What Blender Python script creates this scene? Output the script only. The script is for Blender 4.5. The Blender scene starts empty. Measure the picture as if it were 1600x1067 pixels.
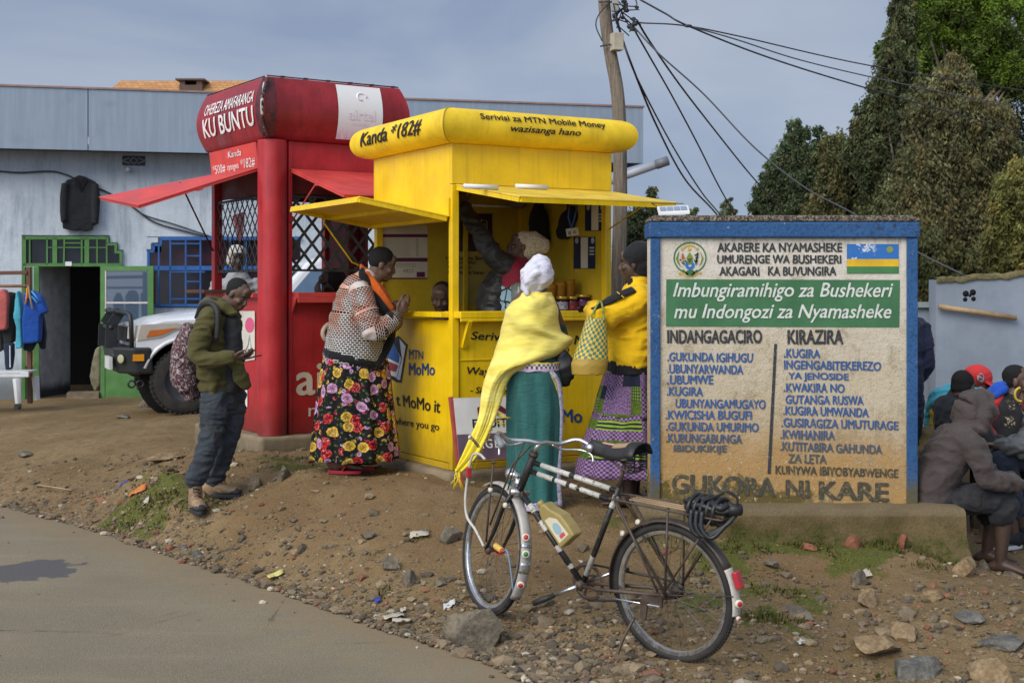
import bpy, bmesh, math, random
import numpy as np
from mathutils import Vector as V, Matrix, noise
random.seed(7); rng = np.random.default_rng(7)
F = 2133.33; CZ = 1.85; HOR = 460.0
PI = math.pi
sc = bpy.context.scene
COL = sc.collection
rad = math.radians
def P(px, py, Y): return V(((px-800)/F*Y, Y, CZ-(py-HOR)/F*Y))
def ray(px, py, p0, n):
 d = V(((px-800)/F, 1.0, -(py-HOR)/F)); c = V((0, 0, CZ))
 t = (p0-c).dot(n)/d.dot(n)
 return c+d*t
# ------------------------------------------------------------- mesh builder
class MB:
 def __init__(s): s.v = []; s.f = []; s.m = []; s.sm = []; s.mi = 0; s.smooth = False
 def add(s, vs, fs, smooth=None):
  o = len(s.v); s.v += [tuple(p) for p in vs]
  sm = s.smooth if smooth is None else smooth
  for f in fs:
   s.f.append(tuple(i+o for i in f)); s.m.append(s.mi); s.sm.append(sm)
  return s
 def quad(s, a, b, c, d): return s.add([a, b, c, d], [(0, 1, 2, 3)])
 def hexa(s, p):  # 8 points: bottom 4 ccw, top 4 ccw
  return s.add(p, [(3, 2, 1, 0), (4, 5, 6, 7), (0, 1, 5, 4), (1, 2, 6, 5), (2, 3, 7, 6), (3, 0, 4, 7)])
 def box(s, o, ex, ey, ez, a, b):  # frame o,ex,ey,ez  from local corner a to b
  (x0, y0, z0), (x1, y1, z1) = a, b
  q = lambda x, y, z: o+ex*x+ey*y+ez*z
  return s.hexa([q(x0, y0, z0), q(x1, y0, z0), q(x1, y1, z0), q(x0, y1, z0), q(x0, y0, z1), q(x1, y0, z1), q(x1, y1, z1), q(x0, y1, z1)])
 def abox(s, a, b): return s.box(V((0, 0, 0)), V((1, 0, 0)), V((0, 1, 0)), V((0, 0, 1)), a, b)
 def bar(s, p, q, w, h, up=None):
  p = V(p); q = V(q); d = (q-p); L = d.length; d = d/L
  up = V(up) if up is not None else (V((0, 0, 1)) if abs(d.z) < .95 else V((0, 1, 0)))
  x = d.cross(up).normalized(); y = x.cross(d).normalized()
  return s.box(p, x, y, d, (-w/2, -h/2, 0), (w/2, h/2, L))
 def tube(s, pts, r, n=10, caps=True, closed=False, ell=None, up=None):
  pts = [V(p) for p in pts]; m = len(pts)
  rs = r if hasattr(r, '__len__') else [r]*m
  vs = []; prev = None
  for i in range(m):
   if closed: t = pts[(i+1) % m]-pts[i-1]
   else: t = pts[min(i+1, m-1)]-pts[max(i-1, 0)]
   if t.length < 1e-9: t = V((0, 0, 1))
   t.normalize()
   if up is not None: a = (V(up)-t*V(up).dot(t))
   elif prev is None:
    u = V((0, 0, 1)) if abs(t.z) < .9 else V((1, 0, 0)); a = u-t*u.dot(t)
   else: a = prev-t*prev.dot(t)
   if a.length < 1e-6: a = t.orthogonal()
   a.normalize(); prev = a; b = t.cross(a)
   ra = rs[i]
   if not hasattr(ra, '__len__'): ra = (ra, ra*(ell or 1))
   for k in range(n):
    w = 2*PI*k/n
    vs.append(pts[i]+a*(math.cos(w)*ra[0])+b*(math.sin(w)*ra[1]))
  fs = []
  for i in range(m if closed else m-1):
   j = (i+1) % m
   for k in range(n):
    l = (k+1) % n
    fs.append((i*n+k, i*n+l, j*n+l, j*n+k))
  if caps and not closed: fs += [tuple(range(n-1, -1, -1)), tuple((m-1)*n+k for k in range(n))]
  return s.add(vs, fs, True)
 def lathe(s, prof, o, ax, n=20, caps=True):  # prof: (r, h) along axis
  ax = V(ax).normalized(); a = ax.orthogonal().normalized(); b = ax.cross(a)
  vs = [V(o)+ax*h+(a*math.cos(2*PI*k/n)+b*math.sin(2*PI*k/n))*r for r, h in prof for k in range(n)]
  m = len(prof)
  fs = [(i*n+k, i*n+(k+1) % n, (i+1)*n+(k+1) % n, (i+1)*n+k) for i in range(m-1) for k in range(n)]
  if caps: fs += [tuple(range(n-1, -1, -1)), tuple((m-1)*n+k for k in range(n))]
  return s.add(vs, fs, True)
 def ell(s, c, r, M=None, nu=16, nv=10):  # ellipsoid, M 3x3 columns
  c = V(c); vs = []
  for i in range(1, nv):
   th = PI*i/nv
   for k in range(nu):
    ph = 2*PI*k/nu
    p = V((math.sin(th)*math.cos(ph)*r[0], math.sin(th)*math.sin(ph)*r[1], math.cos(th)*r[2]))
    vs.append(c+(M@p if M else p))
  z = V((0, 0, r[2])); z = M@z if M else z
  vs += [c+z, c-z]; T = len(vs)-2
  fs = [(i*nu+k, (i+1)*nu+k, (i+1)*nu+(k+1) % nu, i*nu+(k+1) % nu) for i in range(nv-2) for k in range(nu)]
  fs += [(T, k, (k+1) % nu) for k in range(nu)]+[(T+1, (nv-2)*nu+(k+1) % nu, (nv-2)*nu+k) for k in range(nu)]
  return s.add(vs, fs, True)
 def prism(s, poly, o, eu, ev, d0, d1):  # poly in (u,v); extruded along en=eu x ev from d0 to d1
  en = eu.cross(ev); n = len(poly)
  vs = [o+eu*u+ev*v+en*d0 for u, v in poly]+[o+eu*u+ev*v+en*d1 for u, v in poly]
  fs = [tuple(range(n-1, -1, -1)), tuple(range(n, 2*n))]+[(i, (i+1) % n, n+(i+1) % n, n+i) for i in range(n)]
  return s.add(vs, fs)
 def sheet(s, grid, closed_u=False):
  m = len(grid); n = len(grid[0])
  fs = []
  for i in range(m-1):
   for k in range(n if closed_u else n-1):
    l = (k+1) % n
    fs.append((i*n+k, i*n+l, (i+1)*n+l, (i+1)*n+k))
  return s.add([p for r in grid for p in r], fs, True)
 def mesh(s, name='m', off=None):
  me = bpy.data.meshes.new(name)
  vs = s.v if off is None else [(x-off[0], y-off[1], z-off[2]) for x, y, z in s.v]
  me.from_pydata(vs, [], s.f);
  me.polygons.foreach_set('use_smooth', s.sm); me.polygons.foreach_set('material_index', s.m)
  me.update(); return me
def sx(p, n): return [p]*n
def spline(pts, n=8, closed=False):
 pts = [V(p) for p in pts]; m = len(pts); out = []
 rng_ = range(m if closed else m-1)
 for i in rng_:
  p0 = pts[(i-1) % m] if (closed or i > 0) else pts[0]*2-pts[1]
  p1 = pts[i]; p2 = pts[(i+1) % m]
  p3 = pts[(i+2) % m] if (closed or i < m-2) else pts[-1]*2-pts[-2]
  for k in range(n):
   t = k/n
   out.append(.5*((2*p1)+(p2-p0)*t+(2*p0-5*p1+4*p2-p3)*t*t+(3*p1-p0-3*p2+p3)*t**3))
 if not closed: out.append(pts[-1].copy())
 return out
# ------------------------------------------------------------- scene objects
ORIG = {}
def empty(name, loc, label, cat, group=None):
 o = bpy.data.objects.new(name, None); COL.objects.link(o); o.location = loc
 o.empty_display_size = .1
 o['label'] = label; o['category'] = cat
 if group: o['group'] = group
 ORIG[o.name] = V(loc); return o
def link(name, me, m, parent=None):
 o = bpy.data.objects.new(name, me); COL.objects.link(o)
 ms = m if isinstance(m, (list, tuple)) else [m]
 if m is not None and len(me.materials) == 0:
  for x in ms: me.materials.append(x)
 if parent is not None:
  o.parent = parent
 return o
def root_off(parent):
 if parent is None: return V((0, 0, 0))
 while parent.parent: parent = parent.parent
 return ORIG.get(parent.name, V((0, 0, 0)))
def obj(name, mb, m, parent=None, bevel=0, seg=2, solid=0, sharp=None, sub=0):
 """one mesh object; mb built in world coordinates"""
 if isinstance(mb, MB): me = mb.mesh(name, root_off(parent))
 else:
  me = mb; off = root_off(parent)
  me.transform(Matrix.Translation(-off))
 o = link(name, me, m, parent)
 if sharp: me.set_sharp_from_angle(angle=rad(sharp))
 if solid:
  x = o.modifiers.new('s', 'SOLIDIFY'); x.thickness = solid; x.offset = 0
 if sub:
  x = o.modifiers.new('u', 'SUBSURF'); x.levels = sub; x.render_levels = sub
 if bevel:
  x = o.modifiers.new('b', 'BEVEL'); x.width = bevel; x.segments = seg; x.limit_method = 'ANGLE'; x.angle_limit = rad(40)
  x.harden_normals = False
 return o
def thing(name, mb, m, label, cat, group=None, origin=None, **k):
 """a top-level thing made of one mesh"""
 me = mb.mesh(name) if isinstance(mb, MB) else mb
 n = len(me.vertices); co = np.empty(n*3, 'f'); me.vertices.foreach_get('co', co); co = co.reshape(-1, 3)
 if origin is None:
  origin = V((float((co[:, 0].min()+co[:, 0].max())/2), float((co[:, 1].min()+co[:, 1].max())/2), float(co[:, 2].min())))
 me.transform(Matrix.Translation(-V(origin)))
 o = obj(name, me, m, None, **k); o.location = origin; ORIG[o.name] = V(origin)
 o['label'] = label; o['category'] = cat
 if group: o['group'] = group
 return o
def struct(o, kind='structure'):
 o['kind'] = kind; return o
DG = lambda: bpy.context.evaluated_depsgraph_get()
def remesh(mb, vox=.01, smooth=3, name='r', fac=.5):
 me = mb.mesh('tmp'); o = bpy.data.objects.new('tmp', me); COL.objects.link(o)
 x = o.modifiers.new('r', 'REMESH'); x.mode = 'VOXEL'; x.voxel_size = vox; x.use_smooth_shade = True
 if smooth:
  y = o.modifiers.new('s', 'SMOOTH'); y.factor = fac; y.iterations = smooth
 dg = DG(); ev = o.evaluated_get(dg)
 r = bpy.data.meshes.new_from_object(ev); r.name = name
 bpy.data.objects.remove(o); bpy.data.meshes.remove(me)
 r.polygons.foreach_set('use_smooth', [True]*len(r.polygons)); r.materials.clear()
 return r
def getco(me):
 a = np.empty(len(me.vertices)*3, 'f'); me.vertices.foreach_get('co', a); return a.reshape(-1, 3)
def setco(me, co): me.vertices.foreach_set('co', co.astype('f').ravel()); me.update()
def getno(me):
 a = np.empty(len(me.vertices)*3, 'f'); me.vertices.foreach_get('normal', a); return a.reshape(-1, 3)
def wrinkle(me, amp=.006, scale=(9, 9, 22), ridge=True, seed=0, mask=None):
 co = getco(me); no = getno(me); d = np.empty(len(co))
 for i, p in enumerate(co):
  q = V((p[0]*scale[0]+seed, p[1]*scale[1], p[2]*scale[2]))
  w = noise.noise(q*.35)
  n = noise.noise(q+V((w*2, w*2, w*2)))
  d[i] = (1-abs(n)*3.0) if ridge else n
 if mask is not None: d = d*mask(co)
 setco(me, co+no*(d*amp)[:, None]); return me
def set_uv(me, uvv, name='UVMap'):
 """per-vertex uv -> loop uv"""
 uv = me.uv_layers.new(name=name)
 li = np.empty(len(me.loops), 'i'); me.loops.foreach_get('vertex_index', li)
 uv.data.foreach_set('uv', uvv[li].astype('f').ravel())
def fcol(me, cols, name='Col'):
 a = me.color_attributes.new(name=name, type='FLOAT_COLOR', domain='POINT')
 c = np.ones((len(me.vertices), 4), 'f'); c[:, :cols.shape[1]] = cols
 a.data.foreach_set('color', c.ravel())
# ------------------------------------------------------------- materials
class NT:
 def __init__(s, name):
  s.m = bpy.data.materials.new(name); s.m.use_nodes = True
  s.t = s.m.node_tree; s.n = s.t.nodes; s.b = s.n['Principled BSDF']; s.tc = None
 def node(s, ty, **k):
  x = s.n.new(ty)
  for a, b in k.items():
   if a.startswith('i_'):
    key = a[2:]; key = int(key) if key.isdigit() else key.replace('_', ' ')
    s.put(x.inputs[key], b)
   else: setattr(x, a, b)
  return x
 def put(s, sock, b):
  if isinstance(b, bpy.types.NodeSocket): s.t.links.new(b, sock)
  else:
   if sock.type == 'RGBA' and hasattr(b, '__len__') and len(b) == 3: b = (*b, 1)
   sock.default_value = b
 def co(s, which='Object'):
  if s.tc is None: s.tc = s.n.new('ShaderNodeTexCoord')
  return s.tc.outputs[which]
 def map(s, v, scale=(1, 1, 1), loc=(0, 0, 0), rot=(0, 0, 0)):
  x = s.node('ShaderNodeMapping'); s.put(x.inputs[0], v); x.inputs['Scale'].default_value = scale
  x.inputs['Location'].default_value = loc; x.inputs['Rotation'].default_value = rot; return x.outputs[0]
 def noise(s, v, scale=5, detail=5, rough=.55, dist=0, dim='3D'):
  x = s.node('ShaderNodeTexNoise', noise_dimensions=dim); s.put(x.inputs['Vector'], v)
  x.inputs['Scale'].default_value = scale; x.inputs['Detail'].default_value = detail
  x.inputs['Roughness'].default_value = rough; x.inputs['Distortion'].default_value = dist
  return x.outputs[0]
 def vor(s, v, scale=5, feature='F1', dim='3D', rand=1):
  x = s.node('ShaderNodeTexVoronoi', feature=feature, voronoi_dimensions=dim); s.put(x.inputs['Vector'], v)
  x.inputs['Scale'].default_value = scale; x.inputs['Randomness'].default_value = rand; return x
 def ramp(s, f, a, b, ca=0, cb=1):  # smooth map range, clamped
  x = s.node('ShaderNodeMapRange'); x.clamp = True; x.interpolation_type = 'SMOOTHSTEP'
  s.put(x.inputs[0], f); x.inputs[1].default_value = a; x.inputs[2].default_value = b
  x.inputs[3].default_value = ca; x.inputs[4].default_value = cb; return x.outputs[0]
 def math(s, op, a, b=0, c=0):
  x = s.node('ShaderNodeMath', operation=op); s.put(x.inputs[0], a); s.put(x.inputs[1], b); s.put(x.inputs[2], c); return x.outputs[0]
 def mix(s, f, a, b, mode='MIX'):
  x = s.node('ShaderNodeMix', data_type='RGBA', blend_type=mode)
  s.put(x.inputs[0], f); s.put(x.inputs[6], a); s.put(x.inputs[7], b); return x.outputs[2]
 def sep(s, v):
  x = s.node('ShaderNodeSeparateXYZ'); s.put(x.inputs[0], v); return x.outputs
 def bump(s, h, strength=.3, dist=.01, prev=None):
  x = s.node('ShaderNodeBump'); s.put(x.inputs['Height'], h); x.inputs['Strength'].default_value = strength
  x.inputs['Distance'].default_value = dist
  if prev is not None: s.put(x.inputs['Normal'], prev)
  return x.outputs[0]
 def out(s, col=None, rough=None, bump=None, metal=None, spec=None, **k):
  if col is not None: s.put(s.b.inputs['Base Color'], col)
  if rough is not None: s.put(s.b.inputs['Roughness'], rough)
  if bump is not None: s.put(s.b.inputs['Normal'], bump)
  if metal is not None: s.put(s.b.inputs['Metallic'], metal)
  if spec is not None: s.put(s.b.inputs['Specular IOR Level'], spec)
  for a, b in k.items(): s.put(s.b.inputs[a.replace('_', ' ')], b)
  return s.m
def sc3(c, k): return tuple(min(1, x*k) for x in c)
MC = {}
def mat(name, col, rough=.6, var=.18, vs=6, bump=.15, bs=60, metal=0, spec=.35, dirt=None, dcol=(.09, .06, .035), low=None, streak=0, scr=None, sheen=0, dent=0, **k):
 """general worn surface: tone variation, dirt patches, dirt towards the foot (low=(z0,z1)), rain streaks, chips (scr)"""
 key = name
 if key in MC: return MC[key]
 n = NT(name); co = n.co()
 a = n.noise(co, vs, 6, .6); c = n.mix(n.ramp(a, .3, .7), sc3(col, 1-var), sc3(col, 1+var))
 f2 = n.noise(co, bs, 4, .6)
 c = n.mix(n.ramp(f2, .35, .7, 0, var*.6), c, sc3(col, .6))
 if streak:
  st = n.noise(n.map(co, (14, 14, .7)), 2.2, 4, .6)
  c = n.mix(n.ramp(st, .48, .75, 0, streak), c, dcol)
 if dirt:
  d = n.noise(co, 3.1, 8, .7); c = n.mix(n.ramp(d, .5, .78, 0, dirt), c, dcol)
 if low:
  z = n.sep(co)[2]; zz = n.math('ADD', z, n.math('MULTIPLY', n.math('SUBTRACT', n.noise(co, 5, 6, .65), .5), abs(low[1]-low[0])*.9))
  c = n.mix(n.ramp(zz, low[0], low[1], low[2] if len(low) > 2 else .75, 0), c, dcol)
 if scr:
  e = n.noise(co, 26, 8, .75); c = n.mix(n.ramp(e, scr[0], scr[0]+.03), c, scr[1])
 r = n.ramp(a, .3, .7, max(.02, rough-.1), min(1, rough+.1))
 b = n.bump(n.math('ADD', f2, n.math('MULTIPLY', a, .6)), bump, .006)
 if sheen: k['Sheen_Weight'] = sheen
 if dent: b = n.bump(n.noise(n.map(co, (1, 1, .55)), 3.2, 2, .4), .55, .05, b)
 MC[key] = n.out(c, r, b, metal, spec, **k); return MC[key]
def cloth(name, col, var=.16, weave=220, wr=.35, ws=7, dirt=0, dcol=(.1, .075, .05), rough=.85, sheen=.08):
 if name in MC: return MC[name]
 n = NT(name); co = n.co()
 a = n.noise(co, 4, 5, .6); c = n.mix(n.ramp(a, .3, .7), sc3(col, 1-var), sc3(col, 1+var))
 f = n.noise(co, weave, 2, .5); c = n.mix(n.ramp(f, .3, .75, 0, .3), c, sc3(col, .55))
 if dirt: c = n.mix(n.ramp(n.noise(co, 6, 7, .7), .45, .75, 0, dirt), c, dcol)
 w = n.noise(n.map(co, (1, 1, 1.6)), ws, 5, .55, 1.2)
 b = n.bump(w, wr*1.5, .03); b = n.bump(f, .3, .002, b)
 MC[name] = n.out(c, rough, b, 0, .2, Sheen_Weight=sheen); return MC[name]
def flat(name, col, rough=.6, var=.06, **k): return mat(name, col, rough, var, bump=.03, **k)
# ------------------------------------------------------------- lettering
TXT = {}
def text_geo(s, shear=0, sp=1.0):
 key = (s, shear, sp)
 if key in TXT: return TXT[key]
 cu = bpy.data.curves.new('t', 'FONT'); cu.body = s; cu.size = 1; cu.shear = shear
 cu.space_character = sp; cu.resolution_u = 3
 o = bpy.data.objects.new('t', cu); COL.objects.link(o)
 me = bpy.data.meshes.new_from_object(o.evaluated_get(DG()))
 bm = bmesh.new(); bm.from_mesh(me); ys = [v.co.y for v in bm.verts]; y0, y1 = min(ys), max(ys)
 for k in range(1, 7): bmesh.ops.bisect_plane(bm, geom=bm.verts[:]+bm.edges[:]+bm.faces[:], plane_co=(0, y0+(y1-y0)*k/7, 0), plane_no=(0, 1, 0))
 bm.to_mesh(me); bm.free()
 co = getco(me)[:, :2].astype(float); fs = [tuple(p.vertices) for p in me.polygons]
 bpy.data.objects.remove(o); bpy.data.curves.remove(cu); bpy.data.meshes.remove(me)
 mn = co.min(0); mx = co.max(0); TXT[key] = ((co-mn)/(mx-mn), fs, mx-mn); return TXT[key]
def text_on(mb, s, fn, bold=.02, shear=0, sp=1.0):
 """fn(u,v) in [0,1]^2 over the text's own bounding box -> world point; heavier strokes by shifted copies"""
 co, fs, ext = text_geo(s, shear, sp)
 c0 = fn(.5, .5); nn = (fn(.52, .5)-c0).cross(fn(.5, .6)-c0).normalized()
 if nn.dot(V((0, 0, CZ))-c0) < 0: nn = -nn
 b = bold*.75; sh = [(0, 0)] if b < .004 else [(0, 0), (-b, 0), (b, 0), (-b*.5, b*.6), (b*.5, -b*.6), (b*.5, b*.6), (-b*.5, -b*.6)]
 for k, (dx, dy) in enumerate(sh):
  mb.add([fn(u+dx/ext[0], v+dy/ext[1])+nn*(.00025*k) for u, v in co], fs, False)
 return mb
def bil(tl, tr, br, bl): return lambda u, v: (bl*(1-u)+br*u)*(1-v)+(tl*(1-u)+tr*u)*v
# ------------------------------------------------------------- numpy fBm on meshes
def fbm(x, y, s=1.0, o=4, seed=0):
 return sum(noise.noise(V((x*s*2**k+seed, y*s*2**k, 7.3*k+seed)))*.5**k for k in range(o))
# ------------------------------------------------------------- camera, world, light
cam = bpy.data.cameras.new('camera'); co_ = bpy.data.objects.new('camera', cam); COL.objects.link(co_)
cam.sensor_width = 36; cam.lens = 36*F/1600; cam.shift_y = -(533.5-HOR)/1600
co_.location = (0, 0, CZ); co_.rotation_euler = (rad(90), 0, 0); cam.clip_end = 3000; cam.clip_start = .05
cam.dof.use_dof = True; cam.dof.focus_distance = 9.2; cam.dof.aperture_fstop = 5.0
sc.camera = co_
sc.view_settings.view_transform = 'Standard'; sc.view_settings.look = 'None'
sc.view_settings.exposure = 0
sc.render.engine = 'CYCLES'; sc.cycles.use_denoising = True; sc.cycles.max_bounces = 6
sc.cycles.transparent_max_bounces = 8
SUN = V((-.52, -.66, .62)).normalized()
sl = bpy.data.lights.new('sun', 'SUN'); sl.energy = 2.65; sl.angle = rad(38); sl.color = (1, .91, .73)
so = bpy.data.objects.new('sun', sl); COL.objects.link(so); so.rotation_euler = SUN.to_track_quat('Z', 'Y').to_euler()
so.location = (-5, -5, 8)
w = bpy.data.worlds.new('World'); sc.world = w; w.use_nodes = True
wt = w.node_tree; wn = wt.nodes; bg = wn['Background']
sky = wn.new('ShaderNodeTexSky'); sky.sky_type = 'NISHITA'; sky.sun_disc = False
sky.sun_elevation = math.asin(SUN.z); sky.sun_rotation = math.atan2(SUN.x, SUN.y); sky.dust_density = 2.0; sky.altitude = 1800
tc = wn.new('ShaderNodeTexCoord'); mp = wn.new('ShaderNodeMapping'); mp.inputs['Scale'].default_value = (1, 1, 2.6); mp.inputs['Location'].default_value = (.3, .2, .35)
wt.links.new(tc.outputs['Generated'], mp.inputs[0])
nz = wn.new('ShaderNodeTexNoise'); nz.inputs['Scale'].default_value = 2.6; nz.inputs['Detail'].default_value = 7; nz.inputs['Roughness'].default_value = .5; nz.inputs['Distortion'].default_value = .6
wt.links.new(mp.outputs[0], nz.inputs['Vector'])
cr = wn.new('ShaderNodeValToRGB'); e = cr.color_ramp.elements
e[0].position = .38; e[0].color = (2.75, 3.4, 4.85, 1); e[1].position = .70; e[1].color = (4.7, 5.2, 6.1, 1)
wt.links.new(nz.outputs[0], cr.inputs[0])
mx = wn.new('ShaderNodeMix'); mx.data_type = 'RGBA'; mx.inputs[0].default_value = .86
wt.links.new(sky.outputs[0], mx.inputs[6]); wt.links.new(cr.outputs[0], mx.inputs[7])
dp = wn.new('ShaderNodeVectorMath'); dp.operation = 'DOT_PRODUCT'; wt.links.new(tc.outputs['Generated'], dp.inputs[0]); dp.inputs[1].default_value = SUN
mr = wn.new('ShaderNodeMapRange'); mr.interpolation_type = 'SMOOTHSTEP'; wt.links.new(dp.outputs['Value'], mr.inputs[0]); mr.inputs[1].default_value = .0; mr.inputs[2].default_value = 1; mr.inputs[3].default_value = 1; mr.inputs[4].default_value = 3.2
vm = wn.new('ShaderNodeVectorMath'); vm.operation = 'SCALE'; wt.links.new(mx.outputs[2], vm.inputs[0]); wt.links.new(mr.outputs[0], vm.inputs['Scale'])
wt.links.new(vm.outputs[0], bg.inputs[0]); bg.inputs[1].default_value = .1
# ------------------------------------------------------------- terrain
ROAD = [V((x, y, 0)) for x, y in [(4, -2), (2.0, 3), (1.15, 4.6), (.55, 5.7), (.09, 6.5), (-.16, 6.92), (-.7, 7.52), (-1.38, 8.4), (-2.2, 9.4), (-3.25, 10.67), (-4.48, 11.96), (-7.6, 15), (-13, 20.2), (-30, 36)]]
def road_sd(x, y):  # >0 on the verge, <0 on the road
 best = 1e9; sg = 1
 for a, b in zip(ROAD, ROAD[1:]):
  dx = b.x-a.x; dy = b.y-a.y; L = dx*dx+dy*dy
  t = max(0, min(1, ((x-a.x)*dx+(y-a.y)*dy)/L))
  ex = x-a.x-t*dx; ey = y-a.y-t*dy; d = ex*ex+ey*ey
  if d < best:
   best = d; sg = 1 if (dx*ey-dy*ex) < 0 else -1
 return sg*math.sqrt(best)
GP = []
def gp(px, py, Y): q = P(px, py, Y); GP.append(q)
for a in [(1050, 1030, 6.9), (770, 952, 7.65), (335, 785, 10.5), (303, 792, 10.3), (378, 776, 10.6), (250, 720, 11.5), (200, 752, 10.8), (706, 770, 9.55), (640, 755, 9.75), (560, 745, 10.4), (525, 744, 10.25), (600, 748, 10.1), (470, 738, 10.4),
   (845, 800, 9.3), (985, 792, 9.3), (420, 716, 11.3), (520, 716, 11.6), (340, 712, 11.6), (300, 735, 11.0), (600, 800, 9.3), (500, 790, 9.75), (420, 800, 9.75), (640, 860, 8.6), (540, 860, 8.8),
   (1150, 846, 8.5), (1300, 850, 8.45), (1420, 856, 8.45), (1060, 842, 8.55), (1150, 893, 8.05), (1300, 897, 8.05), (1150, 955, 7.45), (1300, 960, 7.45), (1450, 940, 7.6), (1550, 888, 8.9), (1600, 905, 8.8), (1500, 1040, 6.75), (1300, 1060, 6.6), (1600, 1060, 6.6),
   (100, 629, 20), (300, 640, 17), (0, 640, 18.5), (0, 700, 15), (120, 700, 14), (230, 670, 15), (0, 770, 12.5), (150, 790, 11.6), (1530, 800, 11), (1480, 760, 12.5), (1500, 720, 14), (1600, 760, 12), (1200, 700, 14), (900, 700, 13), (1000, 650, 20), (600, 640, 20), (820, 745, 10.4), (900, 740, 10.6)]: gp(*a)
for x, y, z in [(-12, 21, .2), (-4, 25, .4), (6, 24, .4), (12, 16, .3), (8, 9, 0), (8, 5, -.1), (3, 4.5, -.08), (-20, 40, .3), (20, 40, .6), (0, 60, .6), (-60, 60, .4), (60, 60, .6), (30, 5, -.1)]: GP.append(V((x, y, z)))
for a in ROAD[2:12]: GP.append(V((a.x, a.y, .02)))
_g = np.array([tuple(p) for p in GP]); _n = len(_g)
_d = np.sqrt(((_g[:, None, :2]-_g[None, :, :2])**2).sum(2)); _A = np.zeros((_n+1, _n+1)); _A[:_n, :_n] = -_d-np.eye(_n)*.03; _A[_n, :_n] = 1; _A[:_n, _n] = 1
_w = np.linalg.solve(_A, np.r_[_g[:, 2], 0])
def zbase(x, y): return float(_w[_n]-(np.sqrt((_g[:, 0]-x)**2+(_g[:, 1]-y)**2)*_w[:_n]).sum())
def zg(x, y, sd=None):
 """ground height"""
 if sd is None: sd = road_sd(x, y)
 sd2 = sd+.10*fbm(x, y, 2.3, 3, 5)
 t = max(0, min(1, (sd2+.02)/.5))
 if sd2 <= -.02: return -.03
 near = max(0, min(1, (60-math.hypot(x, y))/40))
 h = zbase(x, y)*near+.4*(1-near)
 n = fbm(x, y, 1.3, 4, 1)*.035+fbm(x, y, 9, 3, 2)*.012
 # eroded bank under the notice wall and at the worn step by the red kiosk
 return (h+n)*t+(-.03)*(1-t) if t < 1 else h+n
def grid_coords(lo, hi, f0, f1, step, grow=1.25):
 a = list(np.arange(f0, f1+1e-6, step)); s = step; x = f1
 while x < hi: s *= grow; x += s; a.append(min(x, hi))
 s = step; x = f0
 while x > lo: s *= grow; x -= s; a.insert(0, max(x, lo))
 return a
gx = grid_coords(-500, 500, -5.2, 4.2, .045); gy = grid_coords(-40, 700, 5.9, 13.0, .045)
PATCH_M = [(P(215, 745, 10.8), .55, 1), (P(270, 735, 10.7), .4, .9), (P(330, 790, 10.3), .3, .8), (P(1180, 850, 8.5), .35, 1), (P(1300, 858, 8.45), .4, .9), (P(1060, 850, 8.5), .4, .7), (P(1110, 930, 7.6), .35, .8), (P(1400, 870, 8.4), .45, .9), (P(1230, 925, 7.7), .4, .7),
   (P(960, 790, 8.9), .4, .5), (P(480, 722, 11.2), .4, .7), (P(400, 722, 11.3), .3, .6), (P(580, 905, 8.2), .15, .8), (P(1200, 960, 7.4), .3, .8), (P(900, 830, 8.6), .4, .35), (P(1120, 880, 8.2), .4, .8)]
PATCH_D = [(P(560, 790, 9.4), 1.0), (P(700, 830, 8.9), .9), (P(800, 830, 8.8), .8), (P(430, 780, 9.9), .6), (P(900, 880, 8.2), .7), (P(1250, 900, 8.1), .8), (P(600, 760, 9.8), .7)]
vs = []; col = []
for y in gy:
 for x in gx:
  sd = road_sd(x, y) if (-40 < x < 12 and y < 45) else (5 if x > 0 else -5)
  vs.append((x, y, zg(x, y, sd) if (abs(x) < 80 and y < 100) else .35))
  m = 0; d = 0
  if -6 < x < 5 and y < 14:
   nn = fbm(x, y, 3.5, 4, 9)
   for c, r, k in PATCH_M: m = max(m, k*max(0, 1-math.hypot(x-c.x, y-c.y)/r+nn*.9))
   for c, r in PATCH_D: d = max(d, min(1, max(0, 1.3*(1-math.hypot(x-c.x, y-c.y)/r)+nn*.6)))
  g = max(0, 1-abs(sd-.35)/.9)
  col.append((min(1, m), d, g))
nx = len(gx)
me = bpy.data.meshes.new('ground')
me.from_pydata(vs, [], [(j*nx+i, j*nx+i+1, (j+1)*nx+i+1, (j+1)*nx+i) for j in range(len(gy)-1) for i in range(nx-1)])
me.polygons.foreach_set('use_smooth', [True]*len(me.polygons)); fcol(me, np.array(col))
n = NT('dirt ground'); co = n.co(); at = n.node('ShaderNodeVertexColor', layer_name='Col'); ch = n.node('ShaderNodeSeparateColor'); n.put(ch.inputs[0], at.outputs[0])
big = n.noise(co, 1.1, 6, .6); mid = n.noise(co, 9, 8, .7); fine = n.noise(co, 85, 5, .7)
c = n.mix(n.ramp(big, .3, .7), (.180, .118, .052), (.270, .186, .092))
c = n.mix(n.ramp(mid, .4, .72, 0, .75), c, (.125, .08, .036))
smooth_ = n.mix(n.ramp(mid, .3, .7), (.140, .078, .033), (.20, .118, .051))
c = n.mix(n.math('MULTIPLY', ch.outputs[1], .6), c, smooth_)
v1 = n.vor(co, 42); v2 = n.vor(co, 95)
peb = n.ramp(v1.outputs['Distance'], .12, .42, 1, 0); pick = n.ramp(n.noise(co, 17, 3, .6), .47, .6)
pm = n.math('MULTIPLY', peb, n.math('MULTIPLY', pick, n.math('SUBTRACT', 1, n.math('MULTIPLY', ch.outputs[1], .8))))
pc = n.mix(n.sep(v1.outputs['Color'])[0], (.12, .10, .075), (.40, .32, .21))
c = n.mix(n.math('MULTIPLY', pm, .8), c, pc)
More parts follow.
